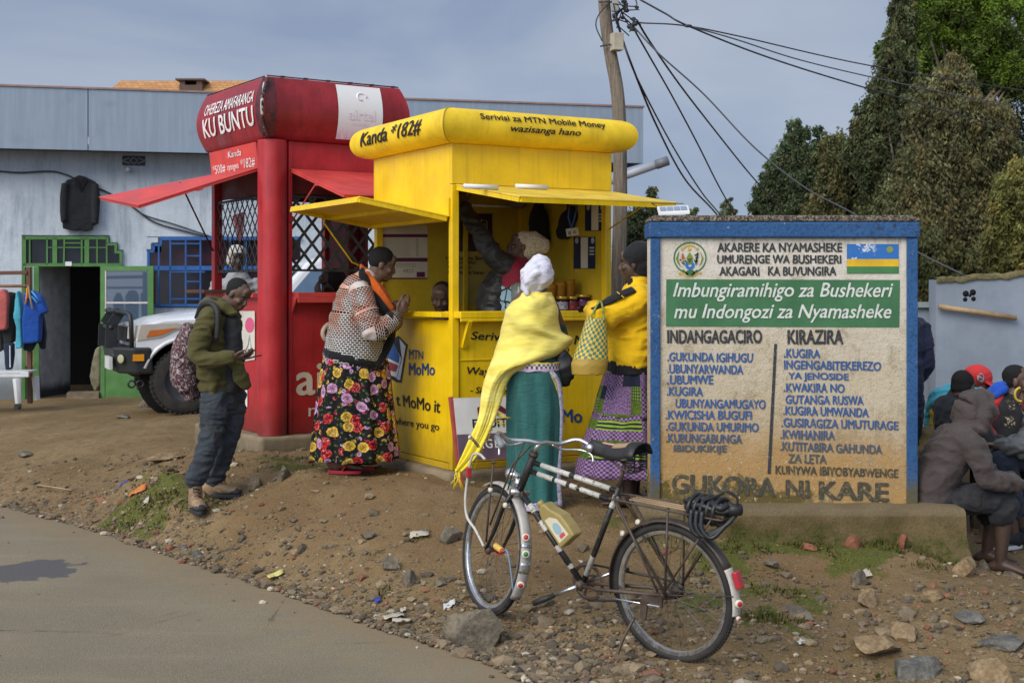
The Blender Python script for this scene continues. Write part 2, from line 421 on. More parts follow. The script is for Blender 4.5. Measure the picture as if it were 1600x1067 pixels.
c = n.mix(n.ramp(fine, .5, .72, 0, .65), c, (.34, .26, .16)); c = n.mix(n.ramp(fine, .5, .25, 0, .55), c, (.06, .042, .026))
mo = n.mix(n.ramp(fine, .35, .65), (.045, .062, .012), (.125, .14, .022))
c = n.mix(n.ramp(n.math('ADD', ch.outputs[0], n.math('MULTIPLY', n.math('SUBTRACT', mid, .5), 1.1)), .3, .62, 0, .85), c, mo)
h = n.math('ADD', n.math('MULTIPLY', mid, .8), n.math('ADD', n.math('MULTIPLY', fine, .35), n.math('MULTIPLY', pm, .5)))
gm = n.out(c, .93, n.bump(h, .9, .035), 0, .15)
gr = link('ground', me, gm); struct(gr)
# road sheet
n = NT('worn asphalt'); co = n.co()
b1 = n.noise(co, .7, 6, .6); f1 = n.noise(co, 140, 3, .7); v = n.vor(co, 130)
c = n.mix(n.ramp(b1, .3, .7), (.178, .15, .10), (.22, .188, .125))
c = n.mix(n.ramp(n.noise(n.map(co, (.5, 2.0, 1), rot=(0, 0, rad(40))), 1.6, 5, .6), .5, .75, 0, .45), c, (.28, .222, .14))
c = n.mix(n.ramp(f1, .45, .75, 0, .55), c, (.33, .27, .19)); c = n.mix(n.ramp(f1, .5, .25, 0, .6), c, (.07, .058, .044))
c = n.mix(n.ramp(n.noise(co, 26, 6, .75), .6, .72, 0, .35), c, (.1, .078, .052))
cr_ = n.vor(n.map(co, (1, 1, 1)), .8, 'DISTANCE_TO_EDGE'); ck = n.math('MULTIPLY', n.ramp(n.math('ADD', cr_.outputs['Distance'], n.math('MULTIPLY', n.math('SUBTRACT', n.noise(co, 6, 5, .7), .5), .06)), .006, .0, 0, 1), n.ramp(n.noise(co, .5, 3, .5), .5, .6))
c = n.mix(n.math('MULTIPLY', ck, .6), c, (.05, .042, .03))
c = n.mix(n.ramp(n.noise(co, 55, 4, .8), .62, .68, 0, .7), c, (.40, .33, .24)); c = n.mix(n.ramp(n.noise(co, 48, 4, .8), .36, .30, 0, .7), c, (.05, .043, .034))
va = n.node('ShaderNodeVertexColor', layer_name='Col'); vd = n.sep(va.outputs[0])[0]
c = n.mix(n.ramp(n.math('ADD', vd, n.math('MULTIPLY', n.math('SUBTRACT', n.noise(co, 4, 7, .75), .5), 1.5)), .55, .95, 0, .7), c, (.24, .175, .10))
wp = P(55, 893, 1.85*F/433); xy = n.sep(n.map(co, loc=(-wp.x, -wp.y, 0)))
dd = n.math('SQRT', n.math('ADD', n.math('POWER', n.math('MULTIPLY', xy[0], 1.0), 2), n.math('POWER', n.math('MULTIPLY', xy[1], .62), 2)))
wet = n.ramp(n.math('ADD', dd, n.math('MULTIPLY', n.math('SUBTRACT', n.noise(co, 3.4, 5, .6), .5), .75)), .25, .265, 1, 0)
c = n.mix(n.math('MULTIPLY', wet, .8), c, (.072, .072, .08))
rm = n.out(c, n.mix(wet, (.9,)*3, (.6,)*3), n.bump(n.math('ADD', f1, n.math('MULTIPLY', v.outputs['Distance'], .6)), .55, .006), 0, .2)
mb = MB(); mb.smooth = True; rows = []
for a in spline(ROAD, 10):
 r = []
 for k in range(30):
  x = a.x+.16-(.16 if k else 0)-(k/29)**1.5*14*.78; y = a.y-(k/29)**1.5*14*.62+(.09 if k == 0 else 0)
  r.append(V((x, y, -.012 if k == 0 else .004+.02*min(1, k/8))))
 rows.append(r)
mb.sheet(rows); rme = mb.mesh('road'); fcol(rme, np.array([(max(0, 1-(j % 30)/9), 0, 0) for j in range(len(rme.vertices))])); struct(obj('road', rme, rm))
# ------------------------------------------------------------- stones
def rock(c, r, seed, flatz=1, nu=3, rot=0):
 bm = bmesh.new(); bmesh.ops.create_icosphere(bm, subdivisions=nu, radius=1)
 rm_ = Matrix.Rotation(rot, 3, 'Z')
 cuts = []
 rr = random.Random(seed)
 for k in range(13):
  d = V((rr.gauss(0, 1), rr.gauss(0, 1), rr.gauss(0, .9))).normalized(); cuts.append((d, rr.uniform(.42, .8)))
 mb = MB()
 for v in bm.verts:
  p = v.co.copy()
  for d, t in cuts:
   s = p.dot(d)
   if s > t: p -= d*(s-t)*.97
  p *= 1+.10*noise.noise(p*1.6+V((seed, 0, 0)))+.07*noise.noise(p*4.5+V((0, seed, 0)))+.035*noise.noise(p*11)
  p = V((p.x*r[0], p.y*r[1], p.z*r[2])); p = rm_@p
  mb.v.append(tuple(V(c)+p))
 mb.f = [tuple(v.index for v in f.verts) for f in bm.faces]; mb.m = [0]*len(mb.f); mb.sm = [True]*len(mb.f)
 bm.free(); return mb
def rock_mat(name, a, b_, moss=0):
 n = NT(name); co = n.co(); x = n.noise(co, 7, 8, .65); y = n.noise(co, 45, 6, .7)
 c = n.mix(n.ramp(x, .35, .65), a, b_); c = n.mix(n.ramp(y, .45, .7, 0, .6), c, sc3(a, .5)); c = n.mix(n.ramp(y, .48, .3, 0, .4), c, sc3(b_, 1.4))
 if moss: c = n.mix(n.ramp(n.noise(co, 9, 6, .7), .52, .65, 0, moss), c, (.07, .09, .02))
 return n.out(c, .92, n.bump(n.math('ADD', x, n.math('MULTIPLY', y, .5)), .8, .03), 0, .2)
RM = {'grey': rock_mat('grey stone', (.105, .09, .068), (.2, .165, .115)), 'tan': rock_mat('tan stone', (.2, .135, .07), (.34, .245, .14)),
  'slate': rock_mat('slate stone', (.09, .088, .078), (.19, .175, .145)), 'red': rock_mat('broken red brick', (.2, .075, .04), (.3, .13, .08)), 'moss': rock_mat('mossy stone', (.13, .1, .07), (.2, .155, .1), .7)}
def place_rock(px, py, Y, w_, d_, h_, kind, label, seed, rot=0, name='stone', cat='stone', group='loose stones on the verge', sink=.25):
 q = P(px, py, Y); z = zg(q.x, q.y)
 mb = rock(V((q.x, q.y, z+h_*(.45-sink))), (w_*.54, d_*.54, h_*.72), seed, rot=rot)
 return thing(name, mb, RM[kind], label, cat, group, sharp=24)
place_rock(745, 985, 7.25, .36, .27, .23, 'grey', 'large angular boulder wedged before the front bicycle wheel', 3, name='boulder', cat='boulder', group=None, sink=.2)
for i, a in enumerate([
 (1115, 1035, 0, 0, 0, 0, '', ''),
 (1370, 1022, 6.95, .36, .3, .1, 'tan', 'tan flat stone beside a smaller yellow stone right of the rear wheel'),
 (1412, 1002, 7.1, .2, .16, .09, 'tan', 'small yellowish stone above the tan flat stone'),
 (1425, 1056, 6.65, .34, .2, .12, 'slate', 'grey slate slab at the bottom edge of the verge'),
 (1545, 1060, 6.6, .34, .24, .13, 'tan', 'orange tan boulder in the bottom right corner'),
 (1570, 1022, 7.0, .3, .3, .06, 'slate', 'wide flat paving slab right of the tan stones'),
 (1520, 988, 7.3, .25, .17, .05, 'slate', 'flat grey flagstone above the wide paving slab'),
 (1455, 950, 7.65, .22, .13, .07, 'tan', 'pale block shaped stone below the grassy bank'),
 (1355, 950, 7.6, .22, .12, .09, 'tan', 'slanted tan rock half buried in the bank'),
 (1245, 957, 7.45, .28, .11, .07, 'grey', 'long grey brown rock lying at the foot of the mossy bank'),
 (1510, 905, 8.2, .17, .14, .14, 'tan', 'upright pale stone beside the bare feet'),
 (1535, 885, 8.7, .14, .12, .08, 'grey', 'grey stone right under the bare feet of the seated person'),
 (1585, 900, 8.8, .2, .15, .06, 'grey', 'broad low rock at the right edge near the bare feet'),
 (1410, 870, 8.45, .1, .08, .1, 'red', 'broken red brick half at the right end of the plinth'),
 (1265, 870, 8.4, .14, .1, .06, 'red', 'broken red brick half lying mid way along the plinth'),
 (1330, 858, 8.45, .13, .1, .1, 'red', 'dull red stone leaning on the plinth foot'),
 (1205, 905, 8.1, .13, .1, .05, 'grey', 'dark stone behind the rear wheel rim'),
 (1340, 905, 7.95, .12, .1, .1, 'grey', 'dark clod shaped rock in the middle of the bank'),
 (310, 872, 9.6, .13, .08, .06, 'slate', 'dark slate stone on the road edge'),
 (287, 855, 9.85, .08, .07, .04, 'slate', 'small grey stone behind the dark slate stone'),
 (265, 853, 9.9, .09, .06, .05, 'red', 'pinkish brick chip beside the slate stones on the road edge'),
 (575, 845, 8.95, .13, .1, .06, 'grey', 'flat grey stone with a grass tuft on the footpath'),
 (610, 885, 8.4, .17, .13, .09, 'grey', 'dark lump of hardened earth on the verge'),
 (640, 905, 8.2, .16, .14, .12, 'grey', 'squat brown rock right of the dark earth lump'),
 (700, 838, 8.8, .2, .16, .12, 'grey', 'weathered rock on the dirt left of the front wheel'),
 (690, 905, 8.1, .14, .1, .05, 'grey', 'low rock fragment near the scrap of foil'),
 (355, 742, 10.6, .16, .14, .1, 'moss', 'mossy stone in the worn step behind the boots'),
 (400, 745, 10.6, .2, .15, .12, 'moss', 'rounded mossy rock on the eroded bank by the red kiosk'),
 (445, 742, 10.4, .22, .16, .12, 'grey', 'dark eroded rock between the man and the flowered skirt'),
 (350, 715, 11.2, .2, .14, .08, 'red', 'reddish stone at the corner of the red kiosk plinth'),
 (255, 712, 11.5, .5, .35, .08, 'tan', 'broad flat stepping stone beside the grassy ledge'),
 (40, 700, 14, .3, .2, .07, 'grey', 'flat grey stone on the gravel yard left of the path'),
 (230, 625, 18.5, .26, .2, .13, 'grey', 'squared stone block by the truck tyre'),
 (192, 648, 16.5, .22, .16, .06, 'slate', 'flat slate lying in the yard before the green door'),
 (28, 632, 18.8, .14, .12, .12, 'slate', 'dark stone near the white plastic table leg')]):
 if a[2]: place_rock(*a, seed=i*3+11, rot=i*1.3)
# gravel: thousands of pebbles nobody could count
ico = bmesh.new(); bmesh.ops.create_icosphere(ico, subdivisions=1, radius=1)
iv = np.array([v.co[:] for v in ico.verts]); fi = np.array([[v.index for v in f.verts] for f in ico.faces]); ico.free()
N = 15000; pv = []; pc = []; cnt = 0
while cnt < N:
 u = random.random()
 if u < .45:
  i = random.randrange(3, 11); a = ROAD[i]; b = ROAD[i+1]; t = random.random(); s_ = abs(random.gauss(0, .42))-.03
  x = a.x+(b.x-a.x)*t+s_*.76; y = a.y+(b.y-a.y)*t+s_*.64
 elif u < .62: x = random.uniform(-.4, 3.2); y = random.uniform(6.4, 8.0)
 else: x = random.uniform(-5.5, 3.5); y = random.uniform(7, 13.5)
 sd = road_sd(x, y)
 if sd < -.05 and random.random() < .97: continue
 dd = min(math.hypot(x-c.x, y-c.y)/r for c, r in PATCH_D)
 if dd < .8 and random.random() < .45: continue
 r = min(.05, random.lognormvariate(math.log(.0085), .6)); z = zg(x, y, sd)
 if sd < .06: z = max(z, .01)
 sc_ = np.array([r*random.uniform(.8, 1.5), r*random.uniform(.7, 1.3), r*random.uniform(.4, .8)])
 an = random.uniform(0, 6.28); R = np.array([[math.cos(an), -math.sin(an), 0], [math.sin(an), math.cos(an), 0], [0, 0, 1]])
 p = (iv*(1+rng.normal(0, .14, (12, 1))))*sc_@R.T+np.array([x, y, z+r*.2])
 pv.append(p); k = random.random(); base = np.array([.27, .2, .12])*k+np.array([.085, .07, .052])*(1-k)
 if random.random() < .06: base = np.array([.24, .1, .06])
 if random.random() < .04: base = np.array([.42, .36, .27])
 pc.append(np.repeat(base[None]*random.uniform(.75, 1.2), 12, 0)); cnt += 1
me = bpy.data.meshes.new('gravel'); allf = (fi[None]+12*np.arange(N)[:, None, None]).reshape(-1, 3)
me.from_pydata(np.concatenate(pv).tolist(), [], allf.tolist()); fcol(me, np.concatenate(pc))
n = NT('pebbles'); at = n.node('ShaderNodeVertexColor', layer_name='Col'); f = n.noise(n.co(), 120, 3, .6)
pm_ = n.out(n.mix(n.ramp(f, .4, .7, 0, .5), at.outputs[0], (.06, .05, .035)), .9, n.bump(f, .3, .003), 0, .2)
struct(link('gravel', me, pm_), 'stuff')
# grass and weeds
gv = []; gf = []; gc = []
def blade(x, y, z, h, w_, an, bend, c):
 o = len(gv); dx = math.cos(an); dy = math.sin(an)
 gv.extend([(x-dy*w_, y+dx*w_, z), (x+dy*w_, y-dx*w_, z), (x+dx*bend*.4+dy*w_*.8, y+dy*bend*.4-dx*w_*.8, z+h*.6), (x+dx*bend*.4-dy*w_*.8, y+dy*bend*.4+dx*w_*.8, z+h*.6), (x+dx*bend, y+dy*bend, z+h)])
 gf.extend([(o, o+1, o+2, o+3), (o+3, o+2, o+4)]); gc.extend([c]*5)
for px, py, Y, r, N_, hh in [(215, 748, 10.8, .42, 1500, .04), (275, 738, 10.6, .3, 1100, .06), (330, 792, 10.3, .14, 200, .04), (1190, 846, 8.48, .3, 700, .05), (1300, 856, 8.46, .3, 700, .05), (1400, 868, 8.4, .25, 500, .06), (1090, 850, 8.5, .3, 500, .05),
       (580, 908, 8.15, .1, 200, .05), (1205, 962, 7.4, .16, 350, .06), (1165, 960, 7.35, .1, 150, .07), (1385, 1060, 6.62, .05, 90, .06), (1450, 880, 8.3, .15, 250, .05), (1240, 893, 8.0, .1, 120, .03), (1215, 930, 7.7, .12, 200, .04), (655, 843, 8.8, .05, 60, .05), (470, 722, 11.2, .4, 450, .04), (1110, 900, 8.0, .3, 400, .03), (585, 862, 8.7, .06, 50, .05)]:
 c = P(px, py, Y)
 for k in range(int(N_*.8)):
  a = random.uniform(0, 6.28); q = r*math.sqrt(random.random())*(1 if random.random() < .85 else 1.4); x = c.x+math.cos(a)*q*1.25; y = c.y+math.sin(a)*q*.8
  if fbm(x, y, 5, 2, 3) < -.12: continue
  g = random.uniform(.4, 1.0); cc = (.07*g+random.uniform(0, .04), .09*g, .016*g)
  blade(x, y, zg(x, y)-.004, hh*random.uniform(.2, .8), random.uniform(.002, .006), random.uniform(0, 6.28), random.uniform(.005, .035), cc)
me = bpy.data.meshes.new('grass'); me.from_pydata(gv, [], gf); fcol(me, np.array(gc))
n = NT('short grass'); at = n.node('ShaderNodeVertexColor', layer_name='Col')
struct(link('grass', me, n.out(at.outputs[0], .7, None, 0, .25)), 'stuff')
# litter
paper = flat('litter paper', (.42, .37, .29), .8); foil = flat('yellow wrapper', (.55, .5, .16), .45); white_l = flat('white plastic scrap', (.48, .48, .46), .5)
bluep = flat('blue plastic scrap', (.03, .06, .35), .5); redp = flat('red plastic scrap', (.4, .05, .03), .5); orp = flat('orange wrapper', (.5, .16, .03), .5)
def litter(px, py, Y, w_, h_, m, label, seed, name='paper_scrap', cat='litter'):
 q = P(px, py, Y); rr = random.Random(seed); mb = MB(); a0 = rr.uniform(0, 3)
 g = []
 for j in range(6):
  r = []
  for i in range(6):
   u = (i/5-.5)*w_*(1-.3*abs(j/5-.5)*rr.uniform(.3, 1.2)); v_ = (j/5-.5)*h_*rr.uniform(.8, 1.1)
   x = q.x+u*math.cos(a0*.2)-v_*math.sin(a0*.2); y = q.y+u*math.sin(a0*.2)+v_*1.6
   sd_ = road_sd(x, y); r.append(V((x, y, max(zg(x, y, sd_), .01)+.012+rr.uniform(0, .016))))
  g.append(r)
 mb.sheet(g); o = thing(name, mb, m, label, cat, 'litter on the verge', solid=.0015); return o
litter(655, 852, 8.85, .13, .05, paper, 'crumpled white paper scrap on the dirt path left of the wheel', 1)
litter(615, 945, 7.75, .14, .05, paper, 'pale torn paper scrap near the road edge', 2)
litter(628, 958, 7.65, .11, .03, paper, 'thin cream paper strip below the torn paper', 3)
litter(702, 943, 7.75, .07, .04, white_l, 'crushed silvery foil scrap above the boulder', 4, 'foil_scrap')
litter(630, 932, 7.85, .04, .03, paper, 'tiny cream paper chip above the torn paper', 5)
litter(430, 905, 8.85, .11, .05, foil, 'yellow green sweet wrapper on the road edge', 6, 'sweet_wrapper')
litter(194, 789, 11.3, .09, .04, bluep, 'blue plastic scrap on the gravel', 7, 'plastic_scrap')
litter(215, 818, 10.9, .14, .05, orp, 'dark orange wrapper lying on the gravel', 8, 'sweet_wrapper')
litter(228, 738, 10.75, .05, .05, paper, 'cream paper ball in the grassy ledge', 9)
litter(590, 915, 8.05, .04, .03, bluep, 'tiny blue plastic chip by the earth lump', 10, 'plastic_scrap')
litter(312, 822, 10.4, .1, .03, paper, 'white paper strip in front of the boots', 11)
litter(1255, 1018, 7.0, .07, .03, white_l, 'small white scrap right of the rear wheel', 12)
litter(1350, 900, 8.05, .08, .06, paper, 'pale dry leaf in the middle of the bank', 13, 'dry_leaf')
mb = MB(); mb.tube([P(60, 763, 12.4)+V((0, 0, .03)), P(88, 767, 12.2)+V((0, 0, .03)), P(112, 771, 12.1)+V((0, 0, .03))], .008, 6)
thing('dry_stick', mb, mat('dry stick', (.3, .2, .1)), 'thin dry stick lying on the gravel yard', 'stick')
mb = MB(); q = V((P(398, 735, 10.1).x, 9.72, zg(-1.88, 9.72)+.012));
# ------------------------------------------------------------- kiosks
def letter(s_, fn, m, parent, bold=.02, shear=0, sp=1.0, name='lettering'):
 mb = MB(); text_on(mb, s_, fn, bold, shear, sp); return obj(name, mb, m, parent)
UZ = V((0, 0, 1))
class Frame:
 def __init__(s, P0, yaw, zs=1): s.uz = UZ*zs; s.o = V(P0); s.e1 = V((math.sin(rad(yaw)), math.cos(rad(yaw)), 0)); s.e2 = V((-s.e1.y, s.e1.x, 0))
 def __call__(s, a, b, z): return s.o+s.e1*a+s.e2*b+s.uz*z
 def box(s, mb, a, b): return mb.box(s.o, s.e1, s.e2, s.uz, a, b)
 def rface(s, px, py, off=0): return ray(px, py, s(0, -off, 0), -s.e2)   # pixel -> point on the plane b=-off
 def lface(s, px, py, off=0): return ray(px, py, s(-off, 0, 0), -s.e1)
def roof_ring(fr, W, D, prof, na=10):
 """profile (offset,z) swept round the rectangle with mitred corners; returns grid rows"""
 rows = []
 for o, z in prof:
  c = [(-o, -o), (W+o, -o), (W+o, D+o), (-o, D+o)]; r = []
  for k in range(4):
   a = c[k]; b = c[(k+1) % 4]
   for i in range(na): t = i/na; r.append(fr(a[0]+(b[0]-a[0])*t, a[1]+(b[1]-a[1])*t, z))
  rows.append(r)
 return rows
# ============ yellow kiosk
yl = mat('yellow painted sheet', (.80, .52, .004), .38, .10, 3, .08, 30, 0, .45, dirt=.16, dcol=(.3, .19, .02), low=(-.05, .42, .7), streak=.3, scr=(.70, (.25, .15, .05)), dent=1)
yl_roof = mat('yellow vinyl roof', (.80, .54, .02), .5, .12, 4, .12, 22, 0, .35, dirt=.3, dcol=(.34, .22, .03), streak=.3, dent=1)
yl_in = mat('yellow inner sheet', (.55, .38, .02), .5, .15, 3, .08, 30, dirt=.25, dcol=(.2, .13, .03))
yl_aw = mat('faded yellow awning sheet', (.70, .48, .05), .5, .16, 5, .1, 30, dirt=.35, dcol=(.42, .3, .1), streak=.2)
blk = flat('black lettering', (.015, .015, .018), .5); navy = flat('navy lettering', (.012, .06, .22), .5)
YP = V((-.44, 10.0, .56)); Y = Frame(YP, 60); W, D = 1.41, 1.39
yk = empty('mobile_money_kiosk', YP, 'yellow money transfer kiosk with rounded roof and two raised awnings, open counter', 'kiosk')
mb = MB(); cap_ = V
mb.smooth = False
prof = [(.0, 2.40)]+[(.15*math.cos(t)**.8 if math.cos(t) > 0 else 0, 2.525+.128*math.sin(t)) for t in np.linspace(-PI/2+.05, PI/2-.12, 15)]+[(-.02, 2.66)]
rows = roof_ring(Y, W, D, prof, 12); mb.sheet(rows, True)
top = len(mb.v); mb.add([rows[-1][0], rows[-1][12], rows[-1][24], rows[-1][36]], [(0, 1, 2, 3)])
mb.add([rows[0][0], rows[0][12], rows[0][24], rows[0][36]], [(3, 2, 1, 0)])
obj('roof', mb, yl_roof, yk, sharp=40)
t = .035
mb = MB(); Y.box(mb, (0, 0, 2.10), (W, t, 2.399)); obj('upper_panel', mb, yl, yk, bevel=.004)
mb = MB(); Y.box(mb, (0, t, 1.87), (t, D, 2.399)); obj('upper_panel', mb, yl, yk, bevel=.004)
mb = MB(); mb.prism([(.03, 1.86), (.03, 2.0), (D, 2.07), (D, 1.86)], Y(-.012, 0, 0), Y.e2, UZ, 0, .011); obj('folded_flashing', mb, yl, yk)
# posts
for a, b in [(0, 0), (W-.06, 0), (0, D-.06), (W-.06, D-.06)]:
 mb = MB(); Y.box(mb, (a+.003, b+.003, 0), (a+.06, b+.06, 2.098 if b == 0 else (1.868 if a == 0 else 2.27))); obj('post', mb, yl, yk, bevel=.004)
# front corner trim of the near post
mb = MB(); Y.box(mb, (.061, .01, 0), (.066, .014, 2.0)); obj('seam_strip', mb, mat('dark seam', (.06, .05, .02)), yk)
# lower panels
mb = MB(); Y.box(mb, (.062, .02, .05), (W-.062, .05, 1.1)); Y.box(mb, (.062, .012, .80), (W-.062, .019, .812)); obj('lower_panel', mb, yl, yk, bevel=.003)
mb = MB(); Y.box(mb, (.01, .062, .05), (.045, D-.062, 1.1)); obj('lower_panel', mb, yl, yk, bevel=.003)
mb = MB(); Y.box(mb, (.001, .062, 0), (.05, D-.062, .045)); obj('skirting', mb, yl, yk, bevel=.003)
mb = MB(); Y.box(mb, (.062, .005, 0), (W-.062, .05, .045)); obj('skirting', mb, yl, yk, bevel=.003)
# counters
mb = MB(); Y.box(mb, (.02, -.10, 1.115), (W+.02, .16, 1.165)); Y.box(mb, (.02, -.10, 1.09), (W+.02, -.085, 1.1145)); obj('counter', mb, yl, yk, bevel=.005)
mb = MB(); Y.box(mb, (-.06, .062, 1.12), (.14, D+.0, 1.16)); obj('counter', mb, yl, yk, bevel=.005)
mb = MB(); mb.bar(Y(.1, .012, .9), Y(.1, -.095, 1.1), .03, .03); obj('bracket', mb, yl, yk)
mb = MB(); mb.bar(Y(W-.1, .012, .9), Y(W-.1, -.095, 1.1), .03, .03); obj('bracket', mb, yl, yk)
# walls inside
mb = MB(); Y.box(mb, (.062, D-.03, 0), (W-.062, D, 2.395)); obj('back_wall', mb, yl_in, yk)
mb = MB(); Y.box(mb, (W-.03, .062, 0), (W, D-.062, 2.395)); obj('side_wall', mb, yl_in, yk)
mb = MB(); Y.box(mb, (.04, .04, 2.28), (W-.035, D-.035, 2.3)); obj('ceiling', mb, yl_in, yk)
mb = MB(); Y.box(mb, (.05, .05, .0), (W-.035, D-.035, .04)); obj('floor_board', mb, mat('board', (.2, .13, .07)), yk)
mb = MB(); Y.box(mb, (W-.6, D-.06, .9), (W-.565, D-.031, 2.27)); obj('batten', mb, yl_in, yk)
mb = MB(); Y.box(mb, (W-.06, .5, .9), (W-.031, .535, 2.27)); obj('batten', mb, yl_in, yk)
# inner shelf under the window, black mat
mb = MB(); Y.box(mb, (.66, .17, 1.12), (W-.04, .42, 1.15)); obj('shelf', mb, mat('black shelf mat', (.02, .02, .02)), yk)
# awnings
def awning(fr, pts, name, m, parent, rim=.03, th=.012, under=None):
 mb = MB(); a, b, c, d = pts; nrm = (b-a).cross(d-a).normalized()
 if nrm.z < 0: nrm = -nrm
 mb.hexa([a-nrm*th, b-nrm*th, c-nrm*th, d-nrm*th, a, b, c, d])
 aw = obj(name, mb, m, parent, bevel=.003)
 mb = MB()
 for p, q in ((a, b), (b, c), (c, d), (d, a)):
  ctr = (a+b+c+d)/4; ip = p+(ctr-p).normalized()*.02; iq = q+(ctr-q).normalized()*.02
  mb.bar(ip-nrm*(th+rim/2+.001), iq-nrm*(th+rim/2+.001), rim, rim, nrm)
 mb.bar((a+d)/2-nrm*(th+.016), (b+c)/2-nrm*(th+.016), .04, .03, nrm)
 obj('awning_frame', mb, under or m, aw); return aw
za = 2.10
A = [Y(.03, -.005, za-.002), Y(W-.02, -.005, za-.002), Y(W-.06, -.93, 1.955), Y(.03, -.93, 1.955)]
aw = awning(Y, A, 'awning', yl_aw, yk, under=yl)
B = [Y(-.015, .03, 1.868), Y(-.015, D, 1.868), Y(-.72, D, 1.985), Y(-.72, .03, 1.985)]
awning(Y, B, 'awning', yl, yk)
mb = MB(); mb.tube([Y(W-.02, -.55, 1.99), Y(W-.03, -.01, 1.45+.35)], .007, 6); obj('stay_rod', mb, yl, yk)
mb = MB(); mb.tube([Y(-.45, D-.05, 1.92), Y(-.46, D-.06, 1.86), Y(-.2, D-.02, 1.55), Y(-.01, D-.02, 1.48)], .007, 6); obj('stay_rod', mb, yl, yk)
# plinth
conc = mat('stained concrete', (.21, .165, .105), .9, .3, 5, .5, 40, dirt=.5, dcol=(.10, .075, .045), low=(-.2, .0, .6))
mb = MB(); Y.box(mb, (-.08, -.10, -.22), (W+.1, D+.1, -.002)); pl_ = obj('plinth', mb, conc, yk, bevel=.035, seg=3)
# lettering on the roof (points on the bulging profile)
def roofpt(fr, face, L, prof_fn): return lambda s, q: (fr(s*L, -prof_fn(q)[0]-.004, prof_fn(q)[1]) if face == 'r' else fr(-prof_fn(q)[0]-.004, L-s*L, prof_fn(q)[1]))
def yprof(q):  # q in 0..1 bottom->top
 t_ = -PI/2+PI*q; return (.15*max(0, math.cos(t_))**.8+.003, 2.525+.128*math.sin(t_)+.001)
rp = roofpt(Y, 'r', W, yprof); lp = roofpt(Y, 'l', D, yprof)
letter('Serivisi za MTN Mobile Money', lambda u, v: rp(.115+.775*u, .565+.17*v), blk, yk, .024)
letter('wazisanga hano', lambda u, v: rp(.29+.435*u, .375+.16*v), blk, yk, .024, .25)
letter('Kanda *182#', lambda u, v: lp(.055+.80*u, .36+.34*v), blk, yk, .022, .18)
# roof seam line
mb = MB(); mb.tube([Y(-yprof(q)[0]*1.0, -yprof(q)[0]*1.0, yprof(q)[1]) for q in np.linspace(.03, .97, 20)], .004, 6); obj('roof_seam', mb, mat('seam yellow', (.5, .33, .02)), yk)
# lettering on the lower panels: corners given as pixel quads projected on the real panel
def on_l(q, off=.004, fr=Y, base=-.01): return bil(*[fr.lface(x, y, off+base) for x, y in q])
def on_r(q, off=.004, fr=Y, base=-.02): return bil(*[fr.rface(x, y, off+base) for x, y in q])
letter('t MoMo it', on_l([(618, 615), (688, 626), (687, 645), (620, 633)]), blk, yk, .03)
letter('everywhere you go', on_l([(589, 648), (686, 661), (686, 676), (590, 662)]), blk, yk, .012)
letter('Serivisi za Mobile Money', on_r([(736, 518), (955, 526), (955, 545), (736, 534)]), blk, yk, .025, .2)
letter('wazisanga hano', on_r([(800, 533), (889, 540), (889, 554), (800, 548)]), blk, yk, .025, .2)
letter('Way', on_r([(730, 573), (766, 575), (766, 590), (730, 588)]), blk, yk, .025, .2)
letter('- Sim registration', on_r([(735, 604), (830, 607), (830, 619), (735, 617)]), blk, yk, .018, .2)
letter('MTN', on_l([(639, 545), (661, 549), (661, 561), (639, 561)]), navy, yk, .02)
letter('MoMo', on_l([(639, 567), (679, 568), (679, 586), (639, 586)]), navy, yk, .03)
letter('MoMo', on_r([(845, 638), (909, 640), (909, 660), (845, 658)]), navy, yk, .03)
# card fan emblem
white = flat('white paint', (.72, .72, .70), .5); cred = flat('card red', (.35, .04, .05), .5); cblu = flat('card blue', (.02, .12, .36), .5)
def pix_poly(fn, pts): return [fn(x, y) for x, y in pts]
lf = lambda o: (lambda x, y: Y.lface(x, y, o-.01))
mb = MB(); mb.add(pix_poly(lf(.004), [(609, 520), (615, 530), (622, 524), (637, 539), (627, 598), (619, 597), (600, 585), (600, 520)]), [tuple(range(8))]); o_ = obj('card_emblem', mb, blk, yk)
mb = MB(); mb.add(pix_poly(lf(.0065), [(624, 529), (634, 541), (625, 594), (620, 592), (628, 560)]), [tuple(range(5))]); mb.add(pix_poly(lf(.0065), [(610, 526), (627, 560), (620, 590), (601, 582), (601, 526)]), [tuple(range(5))]); obj('card_face', mb, white, o_)
mb = MB(); mb.add(pix_poly(lf(.009), [(611, 528), (624, 556), (623, 567), (602, 558), (602, 530)]), [tuple(range(5))]); obj('card_stripe', mb, cblu, o_)
mb = MB(); mb.add(pix_poly(lf(.009), [(602, 562), (622, 571), (618, 581), (602, 577)]), [(0, 1, 2, 3)]); obj('card_stripe', mb, cred, o_)
# posters inside (parts of the kiosk)
cream = mat('poster paper', (.62, .57, .42), .6, .1, 3, .04); plum = flat('plum band', (.12, .02, .06), .5); grey_ln = flat('grey print', (.25, .24, .2), .6)
def wall_rect(fr_pt, x0, y0, x1, y1): return [fr_pt(x0, y1), fr_pt(x1, y1), fr_pt(x1, y0), fr_pt(x0, y0)]
bw = lambda o: (lambda x, y: ray(x, y, Y(0, D-.03-o, 0), -Y.e2))     # back wall plane facing the right window
sw = lambda o: (lambda x, y: ray(x, y, Y(W-.03-o, 0, 0), -Y.e1))     # side wall plane facing the left window
def poly(mb, pts): mb.add(pts, [tuple(range(len(pts)))]); return mb
